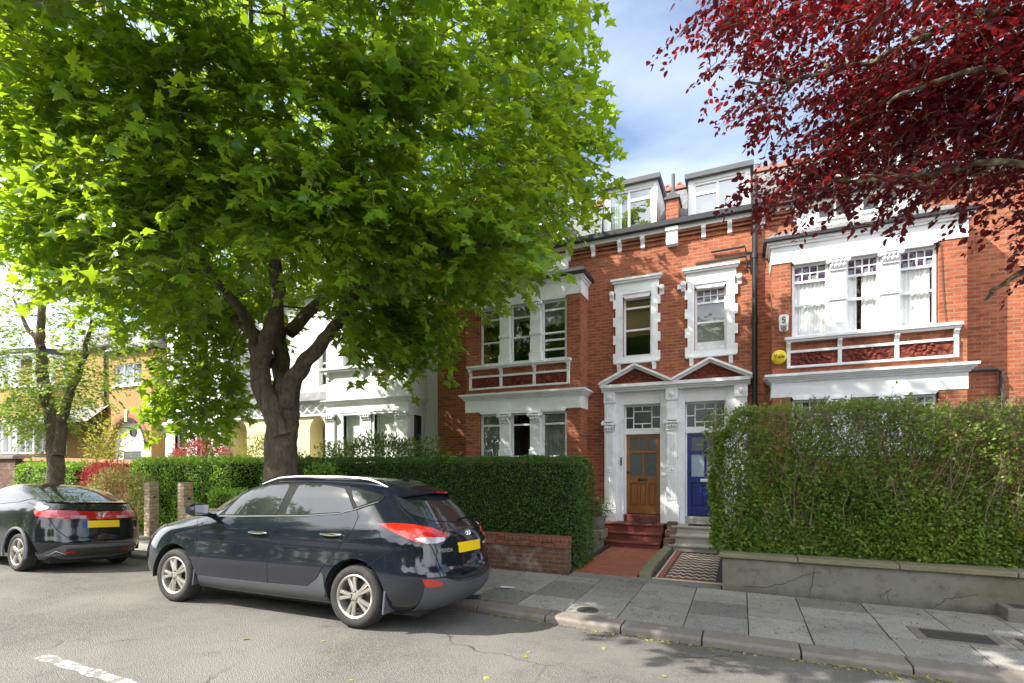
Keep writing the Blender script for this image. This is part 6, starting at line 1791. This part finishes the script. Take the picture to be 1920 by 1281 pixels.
def gardens():
    hedge('clipped_hedge', 'long dark clipped privet hedge behind the low old brick wall', 'hedge', (-9.0, -2.36, 7.76, 8.75, .12, 1.90), 60000, .036, MT['hedge'], seed=1, wav=.02, tuft=.018)
    loose_hedge()
    hedge('clipped_hedge', 'bright green clipped hedge behind the two buff brick gate pillars', 'hedge', (-14.9, -10.9, 8.1, 9.4, .1, 1.93), 22000, .055, MT['hedge_b'], seed=2, wav=.03, tuft=.03)
    hedge('low_hedge', 'low bright hedge beside the right-hand gate pillar', 'hedge', (-11.15, -9.3, 7.75, 8.2, .1, 1.20), 5000, .055, MT['hedge_b'], seed=3, round_=.14, wav=.03)
    hedge('low_hedge', 'small bright green hedge in front of the far brick wall', 'hedge', (-19.8, -16.7, 7.7, 8.3, .1, 1.82), 7000, .065, MT['hedge_b'], seed=4, wav=.05, tuft=.04)
    bush('laurel_shrub', 'glossy laurel shrub in front of the white house bay windows', 'shrub', (-7.6, 9.35, 1.82), (1.95, .55, .66), 4200, .13, MT['laurel'], 5, LONG, 20)
    bush('laurel_shrub', 'dark rounded shrub just left of the maple trunk', 'shrub', (-9.9, 8.9, 1.5), (.75, .5, .62), 2600, .075, MT['hedge'], 6, SMALL, 12)
    bush('golden_shrub', 'yellow-green shrub peeping out right of the maple trunk', 'shrub', (-7.5, 7.6, 1.35), (.55, .35, .5), 1500, .07, MT['hedge_b'], 7, SMALL, 10)
    bush('golden_shrub', 'yellow-green shrub peeping out left of the maple trunk', 'shrub', (-8.9, 7.7, 1.3), (.35, .3, .45), 900, .07, MT['hedge_b'], 17, SMALL, 8)
    bush('golden_shrub', 'pale golden bamboo-like shrub in front of the cream porch', 'shrub', (-11.9, 10.0, 1.9), (1.0, .5, .75), 2400, .10, MT['yellowgreen'], 8, LONG, 14)
    bush('acer_shrub', 'dusky red acer shrub in front of the off-white house windows', 'shrub', (-14.6, 9.9, 1.95), (1.15, .6, .62), 4200, .085, MT['acer'], 9, LONG, 14)
    bush('acer_shrub', 'crimson acer shrub in front of the far brick wall', 'shrub', (-15.4, 7.9, 1.45), (.85, .5, .42), 3200, .075, MT['crimson'], 10, LONG, 12)
    bush('wispy_shrub', 'wispy straw-green shrub left of the buff gate pillars', 'shrub', (-14.35, 7.6, 1.0), (1.2, .5, .75), 4200, .085, MT['straw'], 11, LONG, 22)
    bush('sapling', 'slender sapling with pale leaves in front of the brick-arched entrance', 'sapling', (-16.3, 8.3, 2.3), (.75, .5, .95), 900, .085, MT['yellowgreen'], 12, SMALL, 9, hollow=.2)
    # potted shrub on a slab beside the red steps
    pt = thing('plant_pot', kx((-2.70, 10.2, .48)), 'grey stone pot with green shrub beside the red steps', 'plant pot')
    b = MB(); b.lathe([(.001, 0), (.13, 0), (.16, .03), (.185, .16), (.19, .22), (.205, .225), (.205, .26), (.17, .26), (.165, .22), (.001, .22)], (-2.70, 10.2, .48), 24); b.build('pot', MT['pot'], pt, smooth=True)
    g = np.random.default_rng(5); n = 420; v = unit(g.normal(size=(n, 3))); P = KA(np.array((-2.68, 10.15, .93)) + v * g.random((n, 1)) ** .5 * np.array((.36, .3, .22)))
    leaves('foliage', P, unit(v + g.normal(0, .6, v.shape)), v + np.array([0, 0, .6]), .085 * g.uniform(.6, 1.2, n), LONG, MT['hedge'], pt, g.random(n))
    pa = [([kx((-2.70, 10.2, .70)), kx((-2.68 + v[i, 0] * .15, 10.15 + v[i, 1] * .12, .85)), kx((-2.68 + v[i, 0] * .3, 10.15 + v[i, 1] * .25, .93 + abs(v[i, 2]) * .2))], [.012, .008, .003]) for i in range(14)]
    tubes('stems', pa, MT['twig'], pt, 5)
# ---------------------------------------------------------------- ground, road, walls
def YK(X):
    """front edge of the kerb, drawing units"""
    xs = [-60, -30, -10, -3.2, 0, 1.6, 12]; ys = [8.2, 6.7, 5.78, 5.385, 5.25, 5.235, 5.2]
    return float(smooth_interp(xs, ys, np.array([X]))[0])


def slabcol(me, vals):
    a = me.attributes.new('tint', 'FLOAT', 'FACE'); a.data.foreach_set('value', vals)


def ground():
    b = MB(ident); S_ = 400
    b.face([(-S_, -S_, -.42), (S_, -S_, -.42), (S_, S_, -.42), (-S_, S_, -.42)]); tag(b.build('ground', MT['soil']), kind='structure')
    # carriageway, falling towards the kerb
    xs = list(np.linspace(-70, -20, 26)) + list(np.linspace(-19.5, 12, 64)) + [20, 40]
    vs = []; rows = 26
    for x in xs:
        ye = YK(x / K) * K + .02
        for j in range(rows):
            u = j / (rows - 1)
            y = -8 + (ye + 8) * u if j < 10 else None
            ys = [-12, -8, -4, -1, 1, 2.5, 3.4, 4.0]
            ys = ys + list(np.linspace(4.25, ye, rows - len(ys)))
            y = ys[j]
            z = 0. if y <= 4.25 else -.158 * ((y - 4.25) / max(ye - 4.25, .5)) ** 1.0
            if y < 0: z = -.02 * abs(y)
            vs.append((x, y, z))
    fs = [(i * rows + j, (i + 1) * rows + j, (i + 1) * rows + j + 1, i * rows + j + 1) for i in range(len(xs) - 1) for j in range(rows - 1)]
    b = MB(ident); b.raw(vs, fs); tag(b.build('road', MT['asphalt'], smooth=True), kind='structure')
    # worn white line
    b = MB(ident)
    a, c = Vector((-5.95, 2.50, 0)), Vector((-3.9, 2.46, 0)); d = (c - a).normalized(); n = Vector((-d.y, d.x, 0)) * .055
    for i in range(14):
        p, q = a.lerp(c, i / 14), a.lerp(c, (i + 1) / 14); w0, w1 = [1 + .25 * math.sin(j * 2.3) for j in (i, i + 1)]
        b.face([tuple(p - n * w0 + Vector((0, 0, .004))), tuple(q - n * w1 + Vector((0, 0, .004))), tuple(q + n * w1 + Vector((0, 0, .004))), tuple(p + n * w0 + Vector((0, 0, .004)))])
    tag(b.build('road_marking', MT['line']), kind='structure')
    # kerb stones
    b = MB(); x = -34.; r_ = random.Random(4)
    while x < 9:
        L = .86 + r_.uniform(-.08, .08); x1 = x + L - .012; h = r_.uniform(-.006, .006); o = r_.uniform(-.008, .008)
        ya, yb = YK(x) + o, YK(x1) + o
        b.raw([(x, ya, -.12), (x1, yb, -.12), (x1, yb + .27, -.12), (x, ya + .27, -.12), (x, ya, .075 + h), (x1, yb, .075 + h), (x1, yb + .27, .10 + h), (x, ya + .27, .10 + h), (x, ya + .025, .10 + h), (x1, yb + .025, .10 + h)],
              [(0, 1, 5, 4), (4, 5, 9, 8), (8, 9, 6, 7), (2, 3, 7, 6), (1, 2, 6, 9, 5), (0, 4, 8, 7, 3)])
        x += L
    o = b.build('kerb', MT['kerb'], bevel=.012); tag(o, kind='structure')
    # pavement: sand bed with flagstones
    b = MB(); xs = np.linspace(-40, 12, 53)
    for i in range(52): b.face([(xs[i], YK(xs[i]) + .26, .082), (xs[i + 1], YK(xs[i + 1]) + .26, .082), (xs[i + 1], 11.6, .082), (xs[i], 11.6, .082)])
    tag(b.build('pavement_bed', MT['joint']), kind='structure')
    b = MB(); tint = []; x = -34.; r_ = random.Random(12)
    fixed = {}
    while x < 8:
        w = r_.choice([.56, .62, .70, .80, .84]); x1 = x + w - .012; y = lambda q, X: YK(X) + .275 + q
        depth = 7.42 - (YK(x) + .275); q = 0.
        while q < depth - .12:
            hh = r_.choice([.42, .55, .62, .75, .86]); q1 = min(q + hh, depth)
            if depth - q1 < .25: q1 = depth
            dz = r_.uniform(-.005, .005); t = min(1, max(0, r_.gauss(.66, .2)))
            if r_.random() < .2: t = r_.uniform(.1, .3)
            if x > 1.0: t = .45 + t * .5
            z = .098 + dz; g_ = .006; sl = r_.uniform(-.006, .006)
            b.raw([(x, y(q, x) + g_, z), (x1, y(q, x1) + g_, z + sl), (x1, y(q1, x1) - g_, z + sl), (x, y(q1, x) - g_, z), (x, y(q, x) + g_, z - .05), (x1, y(q, x1) + g_, z - .05), (x1, y(q1, x1) - g_, z - .05), (x, y(q1, x) - g_, z - .05)],
                  [(0, 1, 2, 3), (0, 4, 5, 1), (1, 5, 6, 2), (2, 6, 7, 3), (3, 7, 4, 0)])
            tint += [t] * 5; q = q1
        x += w
    o = b.build('pavement', MT['flag'], recalc=True); slabcol(o.data, tint); tag(o, kind='structure')
    b = MB(); b.box(-2.40, -.25, 7.43, 7.72, .04, .102); o = b.build('threshold_slabs', MT['flag']); slabcol(o.data, [.3] * 6); tag(o, kind='structure')
    # garden beds
    b = MB(); b.box(-40, -3.25, 7.62, 11.6, .0, .105); b.box(-.2, 9, 7.6, 11.0, .0, .52); tag(b.build('garden_bed', MT['soil']), kind='structure')
    b = MB(); b.box(-3.25, -2.50, 7.55, 10.5, .0, .105); b.box(.0, 8, 8.3, 10.9, .45, .527); tag(b.build('gravel_bed', MT['gravel']), kind='structure')
    # red tile path, brick divider, tessellated path
    b = MB(); b.box(-2.43, -1.42, 7.70, 10.42, .0, .112); tag(b.build('tile_path', MT['quarry']), kind='structure')
    b = MB(); b.box(-2.52, -2.435, 7.62, 10.4, .0, .15); o = b.build('path_edging', MT['black'], bevel=.02); tag(o, 'dark edging strip between gravel bed and red tile path', 'edging')
    e = thing('brick_divider', kx((-1.31, 9.0, .1)), 'stepped mossy brick kerb dividing the red and patterned paths', 'edging')
    b = MB(); r_ = random.Random(2); y = 7.72
    while y < 10.4:
        b.box(-1.40 + r_.uniform(-.01, .01), -1.23 + r_.uniform(-.01, .01), y, y + .2, .05, .185 + r_.uniform(-.008, .008)); y += .212
    b.build('kerb_bricks', MT['coping'], e, bevel=.012)
    b = MB()
    for k in range(4): b.box(-1.30 + r_.uniform(-.01, .01) - .10, -1.20 + r_.uniform(-.01, .01), 10.36 + .25 * k, 10.62 + .25 * k, .1, .34 + .135 * k)
    b.build('step_side', MT['brick_dark'], e, bevel=.015)
    # tessellated path: zig-zag rows of dark and cream lozenges inside a red border
    b = MB(); b.box(-1.20, -.2, 7.78, 10.40, .0, .108); tag(b.build('patterned_path', MT['tess_dark']), kind='structure')
    b = MB(); z = .1125; sx, sy = .115, .235
    x = -1.02
    cols = int((.80) / sx); rows = int(2.5 / sy)
    for j in range(rows):
        for i in range(cols):
            xx = x + i * sx; yy = 7.87 + j * sy
            b.face([(xx, yy, z), (xx + sx * .5, yy + sy * .42, z), (xx + sx, yy, z), (xx + sx, yy + sy * .42, z), (xx + sx * .5, yy + sy * .84, z), (xx, yy + sy * .42, z)])
    tag(b.build('path_lozenges', MT['tess_cream']), kind='structure')
    b = MB()
    for (x0_, x1_, y0_, y1_) in ((-1.13, -1.06, 7.80, 10.39), (-1.06, -.2, 7.80, 7.845)): b.box(x0_, x1_, y0_, y1_, .1, .1135)
    for j in range(rows):
        for i in range(cols):
            xx = x + i * sx; yy = 7.87 + j * sy + sy * .18
            b.face([(xx + sx * .3, yy, z), (xx + sx * .5, yy - sy * .13, z), (xx + sx * .7, yy, z), (xx + sx * .5, yy + sy * .10, z)])
    tag(b.build('path_border', MT['tess_red']), kind='structure')
    b = MB(); b.box(-1.165, -1.14, 7.79, 10.39, .1, .1135); b.box(-1.2, -.2, 7.745, 7.775, .05, .110); tag(b.build('path_line', MT['tess_cream']), kind='structure')


def reflection_trees():
    """unseen tree belt added behind the viewer for the windows and cars to mirror"""
    g = np.random.default_rng(41); n = 60000
    X = np.where(g.random(n) < .55, g.uniform(-70, -18, n), g.uniform(-18, 30, n)); H_ = np.where(X < -18, 19 + 4.5 * np.sin(X * .31) + 2.5 * np.sin(X * .83 + 1), 6.2 + 1.8 * np.sin(X * .33) + 1.2 * np.sin(X * .9 + 2)); Z = g.random(n) ** .8 * H_; Y = -16 + g.normal(0, 1.1, n)
    o = leaves('added_treeline', np.stack([X, Y, Z], 1), unit(g.normal(size=(n, 3))), g.normal(size=(n, 3)), g.uniform(.3, .8, n), OVAL, MT['hedge_b'], None); tag(o, kind='stuff', label='unseen belt of green trees added behind the viewer for reflections', cat='added_treeline')


def walls():
    # low brick wall before the dark hedge
    w = thing('garden_wall', kx((-5.0, 7.55, .1)), 'low weathered brick wall with red coping under the dark hedge', 'wall')
    b = MB(); b.box(-9.2, -2.44, 7.46, 7.68, .05, .50); b.build('brickwork', MT['brick_dark'], w)
    b = MB(); r_ = random.Random(6)
    x = -9.2
    while x < -2.5:
        L = .205; b.box(x + .004, min(x + L - .004, -2.405), 7.435 + r_.uniform(-.006, .006), 7.70, .50, .57 + r_.uniform(-.004, .004)); x += L
    x = -9.2
    while x < -2.46:
        L = .074; b.box(x + .003, min(x + L - .003, -2.43), 7.45 + r_.uniform(-.005, .005), 7.69, .572, .665 + r_.uniform(-.005, .005)); x += L
    b.build('coping', MT['brick_left'], w, bevel=.008)
    # rendered wall on the right
    w = thing('garden_wall', kx((2.2, 7.55, .1)), 'mossy grey rendered wall with crack under the tall hedge', 'wall')
    b = MB(); b.box(-.225, 7., 7.45, 7.66, -.05, .54); b.build('render', MT['render'], w)
    b = MB(); r_ = random.Random(9); x = -.27
    while x < 7:
        L = r_.uniform(.8, 1.1); b.box(x, x + L - .008, 7.39 + r_.uniform(-.006, .006), 7.72, .54, .60 + r_.uniform(-.006, .006)); x += L
    b.build('coping', MT['coping'], w, bevel=.012)
    def crack(pts):
        out = []; r2 = random.Random(len(pts))
        for i in range(len(pts) - 1):
            for k in range(7):
                u = k / 7; out.append((pts[i][0] + (pts[i + 1][0] - pts[i][0]) * u + r2.uniform(-.012, .012), 7.4495, pts[i][1] + (pts[i + 1][1] - pts[i][1]) * u + r2.uniform(-.012, .012)))
        return out
    b = MB()
    for c in ([(.02, .15), (.35, .19), (.62, .30), (.80, .40), (.95, .44)], [(.80, .11), (.83, .3), (.86, .52)], [(2.05, .10), (2.18, .22), (2.35, .28), (2.48, .31)], [(1.65, .12), (1.60, .24), (1.66, .3)]):
        b.tube(crack(c), .0035, 4)
    b.build('crack', MT['ink'], w)
    # stone step with a grating at the wall's far end
    s = thing('stone_step', kx((2.95, 7.3, .1)), 'pale stone step with iron grating against the right end of the rendered wall', 'step')
    b = MB(); b.box(2.62, 3.9, 7.16, 7.44, .08, .24); b.build('step', MT['kerb'], s, bevel=.015)
    grating(s, 2.70, 3.3, 7.22, 7.40, .243, 'grating')
    # buff gate pillars and the dwarf wall beside them
    for x, lab in ((-12.85, 'left-hand of two buff brick gate pillars'), (-11.60, 'right-hand of two buff brick gate pillars, joined to dwarf wall')):
        p = thing('gate_pillar', kx((x, 7.5, .1)), lab, 'pillar', 'buff gate pillars')
        b = MB(); b.box(x - .105, x + .105, 7.40, 7.61, .05, 1.385); b.build('brickwork', MT['brick_buff'], p)
        b = MB(); b.box(x + .105, x + .13, 7.49, 7.53, 1.0, 1.05); b.build('hinge', MT['black'], p)
    w = thing('dwarf_wall', kx((-10.2, 7.5, .1)), 'low buff brick wall with upright coping right of the gate pillars', 'wall')
    b = MB(); b.box(-11.50, -9.2, 7.41, 7.60, .05, .70); b.build('brickwork', MT['brick_buff'], w)
    b = MB(); x = -11.50
    while x < -9.25: b.box(x + .004, x + .074, 7.385, 7.635, .70, .815); x += .078
    b.build('coping', MT['brick_buff'], w, bevel=.005)
    # far garden wall with pier
    w = thing('garden_wall', kx((-19.5, 9.1, .1)), 'far red brick garden wall with ridged coping and square pier', 'wall')
    sl = lambda x: 1.935 + (-15.7 - x) * .0195
    b = MB(); b.xz([(-22.6, .0), (-14.6, .0), (-14.6, sl(-14.6) - .12), (-22.6, sl(-22.6) - .12)], 9.0, 9.22); b.build('brickwork', MT['brick_left'], w)
    b = MB(); x = -22.55
    while x < -14.7: b.yz([(8.93, sl(x) - .12), (9.29, sl(x) - .12), (9.26, sl(x) - .05), (9.11, sl(x)), (8.96, sl(x) - .05)], x + .01, x + .15); x += .16
    b.build('coping', MT['terra2'], w)
    b = MB(); b.box(-24.0, -22.6, 8.8, 9.6, .0, 2.0); b.build('pier', MT['brick_dark'], w)
    b = MB(); b.box(-24.1, -22.5, 8.7, 9.7, 2.0, 2.13); b.build('pier_cap', MT['kerb'], w, bevel=.03)
    b = MB(); b.box(-40, -24.0, 9.0, 9.25, .0, 1.9); b.build('brickwork', MT['brick_left'], w)


def grating(parent, x0, x1, y0, y1, z, name):
    b = MB(); b.box(x0, x1, y0, y1, z - .02, z)
    n = int((x1 - x0) / .032); m = int((y1 - y0) / .032)
    for i in range(n):
        for j in range(m):
            xx, yy = x0 + (i + .5) * (x1 - x0) / n, y0 + (j + .5) * (y1 - y0) / m; q = .010
            b.raw([(xx - q, yy - q, z), (xx + q, yy - q, z), (xx + q, yy + q, z), (xx - q, yy + q, z), (xx, yy, z + .008)], [(0, 1, 4), (1, 2, 4), (2, 3, 4), (3, 0, 4)])
    return b.build(name, MT['iron'], parent)


def small_things():
    for x, lab in ((1.93, 'studded iron cellar cover in the pavement before the rendered wall'), (2.68, 'studded iron cellar cover at the right edge of the pavement')):
        t = thing('cellar_cover', kx((x, 6.3, .1)), lab, 'cover', 'iron cellar covers')
        b = MB(); b.box(x - .36, x + .36, 6.08, 6.52, .07, .106); b.build('stone_frame', MT['kerb'], t, bevel=.006)
        grating(t, x - .27, x + .27, 6.15, 6.45, .109, 'cover')
    t = thing('coal_hole', kx((-1.62, 5.66, .1)), 'round dark iron coal hole cover in the pavement near the kerb', 'cover')
    b = MB(); b.lathe([(.001, .108), (.09, .108), (.125, .106), (.13, .09)], (-1.62, 5.72, 0), 28)
    for k in range(18):
        a = 2 * math.pi * k / 18; b.box(-1.62 + .09 * math.cos(a) - .009, -1.62 + .09 * math.cos(a) + .009, 5.72 + .09 * math.sin(a) - .009, 5.72 + .09 * math.sin(a) + .009, .105, .112)
    b.build('cover', MT['iron'], t)
    b = MB(); b.box(-2.14, -1.64, 10.92, 11.18, .55, .566); tag(b.build('door_mat', MT['mat'], bevel=.004), 'black mat on the red steps before the orange door', 'doormat')
    b = MB(); b.box(-.98, -.45, 10.92, 11.18, .55, .566); tag(b.build('door_mat', MT['mat'], bevel=.004), 'black mat on the stone steps before the blue door', 'doormat')
    b = MB(); b.box(-3.0, -2.52, 9.95, 10.45, .30, .48); b.box(-3.0, -2.58, 9.9, 10.5, .1, .30); tag(b.build('stone_slab', MT['coping'], bevel=.015), 'mossy stone slab that the grey plant pot stands on', 'slab')
    b = MB(); g = random.Random(3)
    pts = [(-3.00 + .085 * k * .7 + g.uniform(-.01, .01), 6.25 + g.uniform(-.02, .02), .112 + g.uniform(0, .012)) for k in range(4)]
    for k in range(3): b.face([pts[k], pts[k + 1], (pts[k + 1][0] + .02, pts[k + 1][1] + .07, .118), (pts[k][0] - .01, pts[k][1] + .08, .114)])
    tag(b.build('paper_scrap', MT['litterwhite'], recalc=False), 'crumpled white paper scrap lying on dark paving behind the SUV', 'litter')
    # white bucket-like thing under the hedge
    t = thing('plastic_sack', kx((2.75, 7.95, .52)), 'white plastic sack showing under the right end of the tall hedge', 'sack')
    b = MB(); b.lathe([(.001, 0), (.17, 0), (.20, .06), (.16, .22), (.10, .36), (.06, .44), (.001, .46)], (2.72, 8.05, .52), 14); o = b.build('sack', MT['sticker'], t, smooth=True)
    # fallen leaves: road, gutter, pavement
    g = np.random.default_rng(14); n = 28
    def zroad(x, y):
        ye = YK(x / K) * K; return 0. if y < 4.25 else -.158 * (y - 4.25) / (ye - 4.25)
    P = []
    for _ in range(n):
        x = g.uniform(-9, 2.0); y = g.uniform(1.6, 5.6); P.append((x, y, zroad(x, y) + .008))
    for _ in range(260):
        x = g.uniform(-3.5, 3.6) if g.random() > .3 else g.uniform(.4, 3.6); y = YK(x / K) * K - abs(g.normal(0, .07)) - .01; P.append((x, y, zroad(x, y) + .01))
    for _ in range(60):
        x = g.uniform(-4, 3.5); y = g.uniform(YK(x / K) * K + .1, 8.1); P.append((x, y, gk(.105)))
    P = np.array(P); m = len(P); D = unit(np.stack([g.normal(size=m), g.normal(size=m), g.normal(0, .12, m)], 1)); Nr = np.tile([0, 0, 1.], (m, 1)) + g.normal(0, .22, (m, 3))
    S = np.where(np.arange(m) < n, g.uniform(.04, .08, m), g.uniform(.018, .05, m))
    o = leaves('fallen_leaves', P, D, Nr, S, MAPLE_LOW, MT['litter'], None); tag(o, kind='stuff', label='yellow-green fallen leaves scattered over road and gutter', cat='leaves')
    m = 2200; X = g.uniform(-4.5, 4.2, m); Y = np.array([YK(x / K) * K - abs(g.normal(0, .035)) - .004 for x in X]); Z = np.array([zroad(x, y) + .004 for x, y in zip(X, Y)])
    k = g.random(m) < .34; X[k] = g.uniform(-3.5, 4, k.sum()); Y[k] = g.uniform(6.2, 8.1, k.sum()); Z[k] = gk(.103)
    o = leaves('leaf_debris', np.stack([X, Y, Z], 1), unit(np.stack([g.normal(size=m), g.normal(size=m), g.normal(0, .3, m)], 1)), g.normal(0, .5, (m, 3)) + [0, 0, 1.], g.uniform(.008, .03, m), SMALL, MT['debris'], None); tag(o, kind='stuff', label='brown leaf debris lying along the kerb and paving joints', cat='debris')
# ---------------------------------------------------------------- sky, sun, camera
def light():
    w = bpy.data.worlds.new('World'); scene.world = w; w.use_nodes = True; t = w.node_tree; N = t.nodes; N.clear()
    to = Vector((-1, -.8, 1.2)).normalized(); el = math.asin(to.z); az = math.atan2(to.x, to.y)
    sky = N.new('ShaderNodeTexSky'); sky.sky_type = 'NISHITA'; sky.sun_disc = False; sky.sun_elevation = el; sky.sun_rotation = az; sky.altitude = 20; sky.air_density = 1.; sky.dust_density = 1.2; sky.ozone_density = 1.5
    bg = N.new('ShaderNodeBackground'); bg.inputs[1].default_value = SKY
    co = N.new('ShaderNodeTexCoord'); sp = N.new('ShaderNodeSeparateXYZ'); t.links.new(co.outputs['Generated'], sp.inputs[0])
    # thin cloud on a high flat layer: direction divided by its height
    mx = N.new('ShaderNodeMath'); mx.operation = 'MAXIMUM'; mx.inputs[1].default_value = .06; t.links.new(sp.outputs[2], mx.inputs[0])
    dv = N.new('ShaderNodeVectorMath'); dv.operation = 'DIVIDE'; cb = N.new('ShaderNodeCombineXYZ')
    for i in range(3): t.links.new(mx.outputs[0], cb.inputs[i])
    t.links.new(co.outputs['Generated'], dv.inputs[0]); t.links.new(cb.outputs[0], dv.inputs[1])
    mp = N.new('ShaderNodeMapping'); mp.inputs['Scale'].default_value = (1.0, 1.25, 1); mp.inputs['Location'].default_value = (3.1, 1.4, 0); mp.inputs['Rotation'].default_value = (0, 0, .5); t.links.new(dv.outputs[0], mp.inputs[0])
    nz = N.new('ShaderNodeTexNoise'); nz.inputs['Scale'].default_value = 1.1; nz.inputs['Detail'].default_value = 6; nz.inputs['Roughness'].default_value = .5; nz.inputs['Distortion'].default_value = .2; t.links.new(mp.outputs[0], nz.inputs['Vector'])
    mr = N.new('ShaderNodeMapRange'); mr.inputs[1].default_value = .45; mr.inputs[2].default_value = .85; mr.inputs[3].default_value = .02; mr.inputs[4].default_value = .34; t.links.new(nz.outputs['Fac'], mr.inputs[0])
    # more cloud towards the horizon
    hz = N.new('ShaderNodeMapRange'); hz.inputs[1].default_value = .0; hz.inputs[2].default_value = .55; hz.inputs[3].default_value = .16; hz.inputs[4].default_value = 0.; t.links.new(sp.outputs[2], hz.inputs[0])
    ad = N.new('ShaderNodeMath'); ad.operation = 'ADD'; ad.use_clamp = True; t.links.new(mr.outputs[0], ad.inputs[0]); t.links.new(hz.outputs[0], ad.inputs[1])
    # broken bright cloud added behind the viewer as fill light, cloud low in the west, clearer sky over the houses
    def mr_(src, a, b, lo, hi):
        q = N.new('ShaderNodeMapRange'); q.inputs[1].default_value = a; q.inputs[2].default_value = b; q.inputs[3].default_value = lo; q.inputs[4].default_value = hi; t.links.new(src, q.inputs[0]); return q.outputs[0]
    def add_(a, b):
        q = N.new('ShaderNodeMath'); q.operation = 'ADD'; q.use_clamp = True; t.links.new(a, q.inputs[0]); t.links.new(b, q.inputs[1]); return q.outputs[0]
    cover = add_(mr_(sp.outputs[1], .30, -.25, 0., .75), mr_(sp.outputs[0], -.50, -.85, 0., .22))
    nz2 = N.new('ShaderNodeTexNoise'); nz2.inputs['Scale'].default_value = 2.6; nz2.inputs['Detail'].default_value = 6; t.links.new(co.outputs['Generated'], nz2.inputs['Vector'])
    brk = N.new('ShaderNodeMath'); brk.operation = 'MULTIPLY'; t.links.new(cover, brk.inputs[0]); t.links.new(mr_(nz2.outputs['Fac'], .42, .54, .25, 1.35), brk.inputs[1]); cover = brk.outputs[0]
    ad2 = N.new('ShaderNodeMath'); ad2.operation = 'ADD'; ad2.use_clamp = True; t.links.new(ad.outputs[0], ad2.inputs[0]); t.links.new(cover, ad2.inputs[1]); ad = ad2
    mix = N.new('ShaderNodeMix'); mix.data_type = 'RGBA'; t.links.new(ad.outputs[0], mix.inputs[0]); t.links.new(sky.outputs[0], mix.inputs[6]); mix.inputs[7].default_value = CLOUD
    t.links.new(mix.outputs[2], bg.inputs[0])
    out = N.new('ShaderNodeOutputWorld'); t.links.new(bg.outputs[0], out.inputs[0])
    l = bpy.data.lights.new('sun', 'SUN'); l.energy = SUNE; l.angle = R(.53); l.color = (1., .94, .84)
    o = bpy.data.objects.new('sun', l); COL.objects.link(o); o.rotation_mode = 'QUATERNION'; o.rotation_quaternion = to.to_track_quat('Z', 'Y'); o.location = to * 60


def camera():
    c = bpy.data.cameras.new('camera'); o = bpy.data.objects.new('camera', c); COL.objects.link(o)
    c.sensor_width = 36; c.lens = 950 / 1920 * 36; c.shift_y = 232.5 / 1920; c.clip_end = 2000; c.clip_start = .05
    o.location = (0, 0, EYE); o.rotation_euler = (R(90), 0, math.atan(950 / 2106)); scene.camera = o


SKY, SUNE = .13, 5.0
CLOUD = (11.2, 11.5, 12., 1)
mats()
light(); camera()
ground(); reflection_trees(); walls(); small_things()
houses(); far_houses()
suv(); hatchback()
maple(); plum(); street_tree(); gardens()
vs = scene.view_settings
vs.view_transform = 'Standard'; vs.look = 'None'; vs.exposure = 1.12; vs.gamma = 1; vs.use_curve_mapping = False
scene.cycles.max_bounces = 7; scene.cycles.diffuse_bounces = 3; scene.cycles.glossy_bounces = 3; scene.cycles.transmission_bounces = 5; scene.cycles.transparent_max_bounces = 8
scene.cycles.use_adaptive_sampling = True; scene.cycles.use_denoising = True
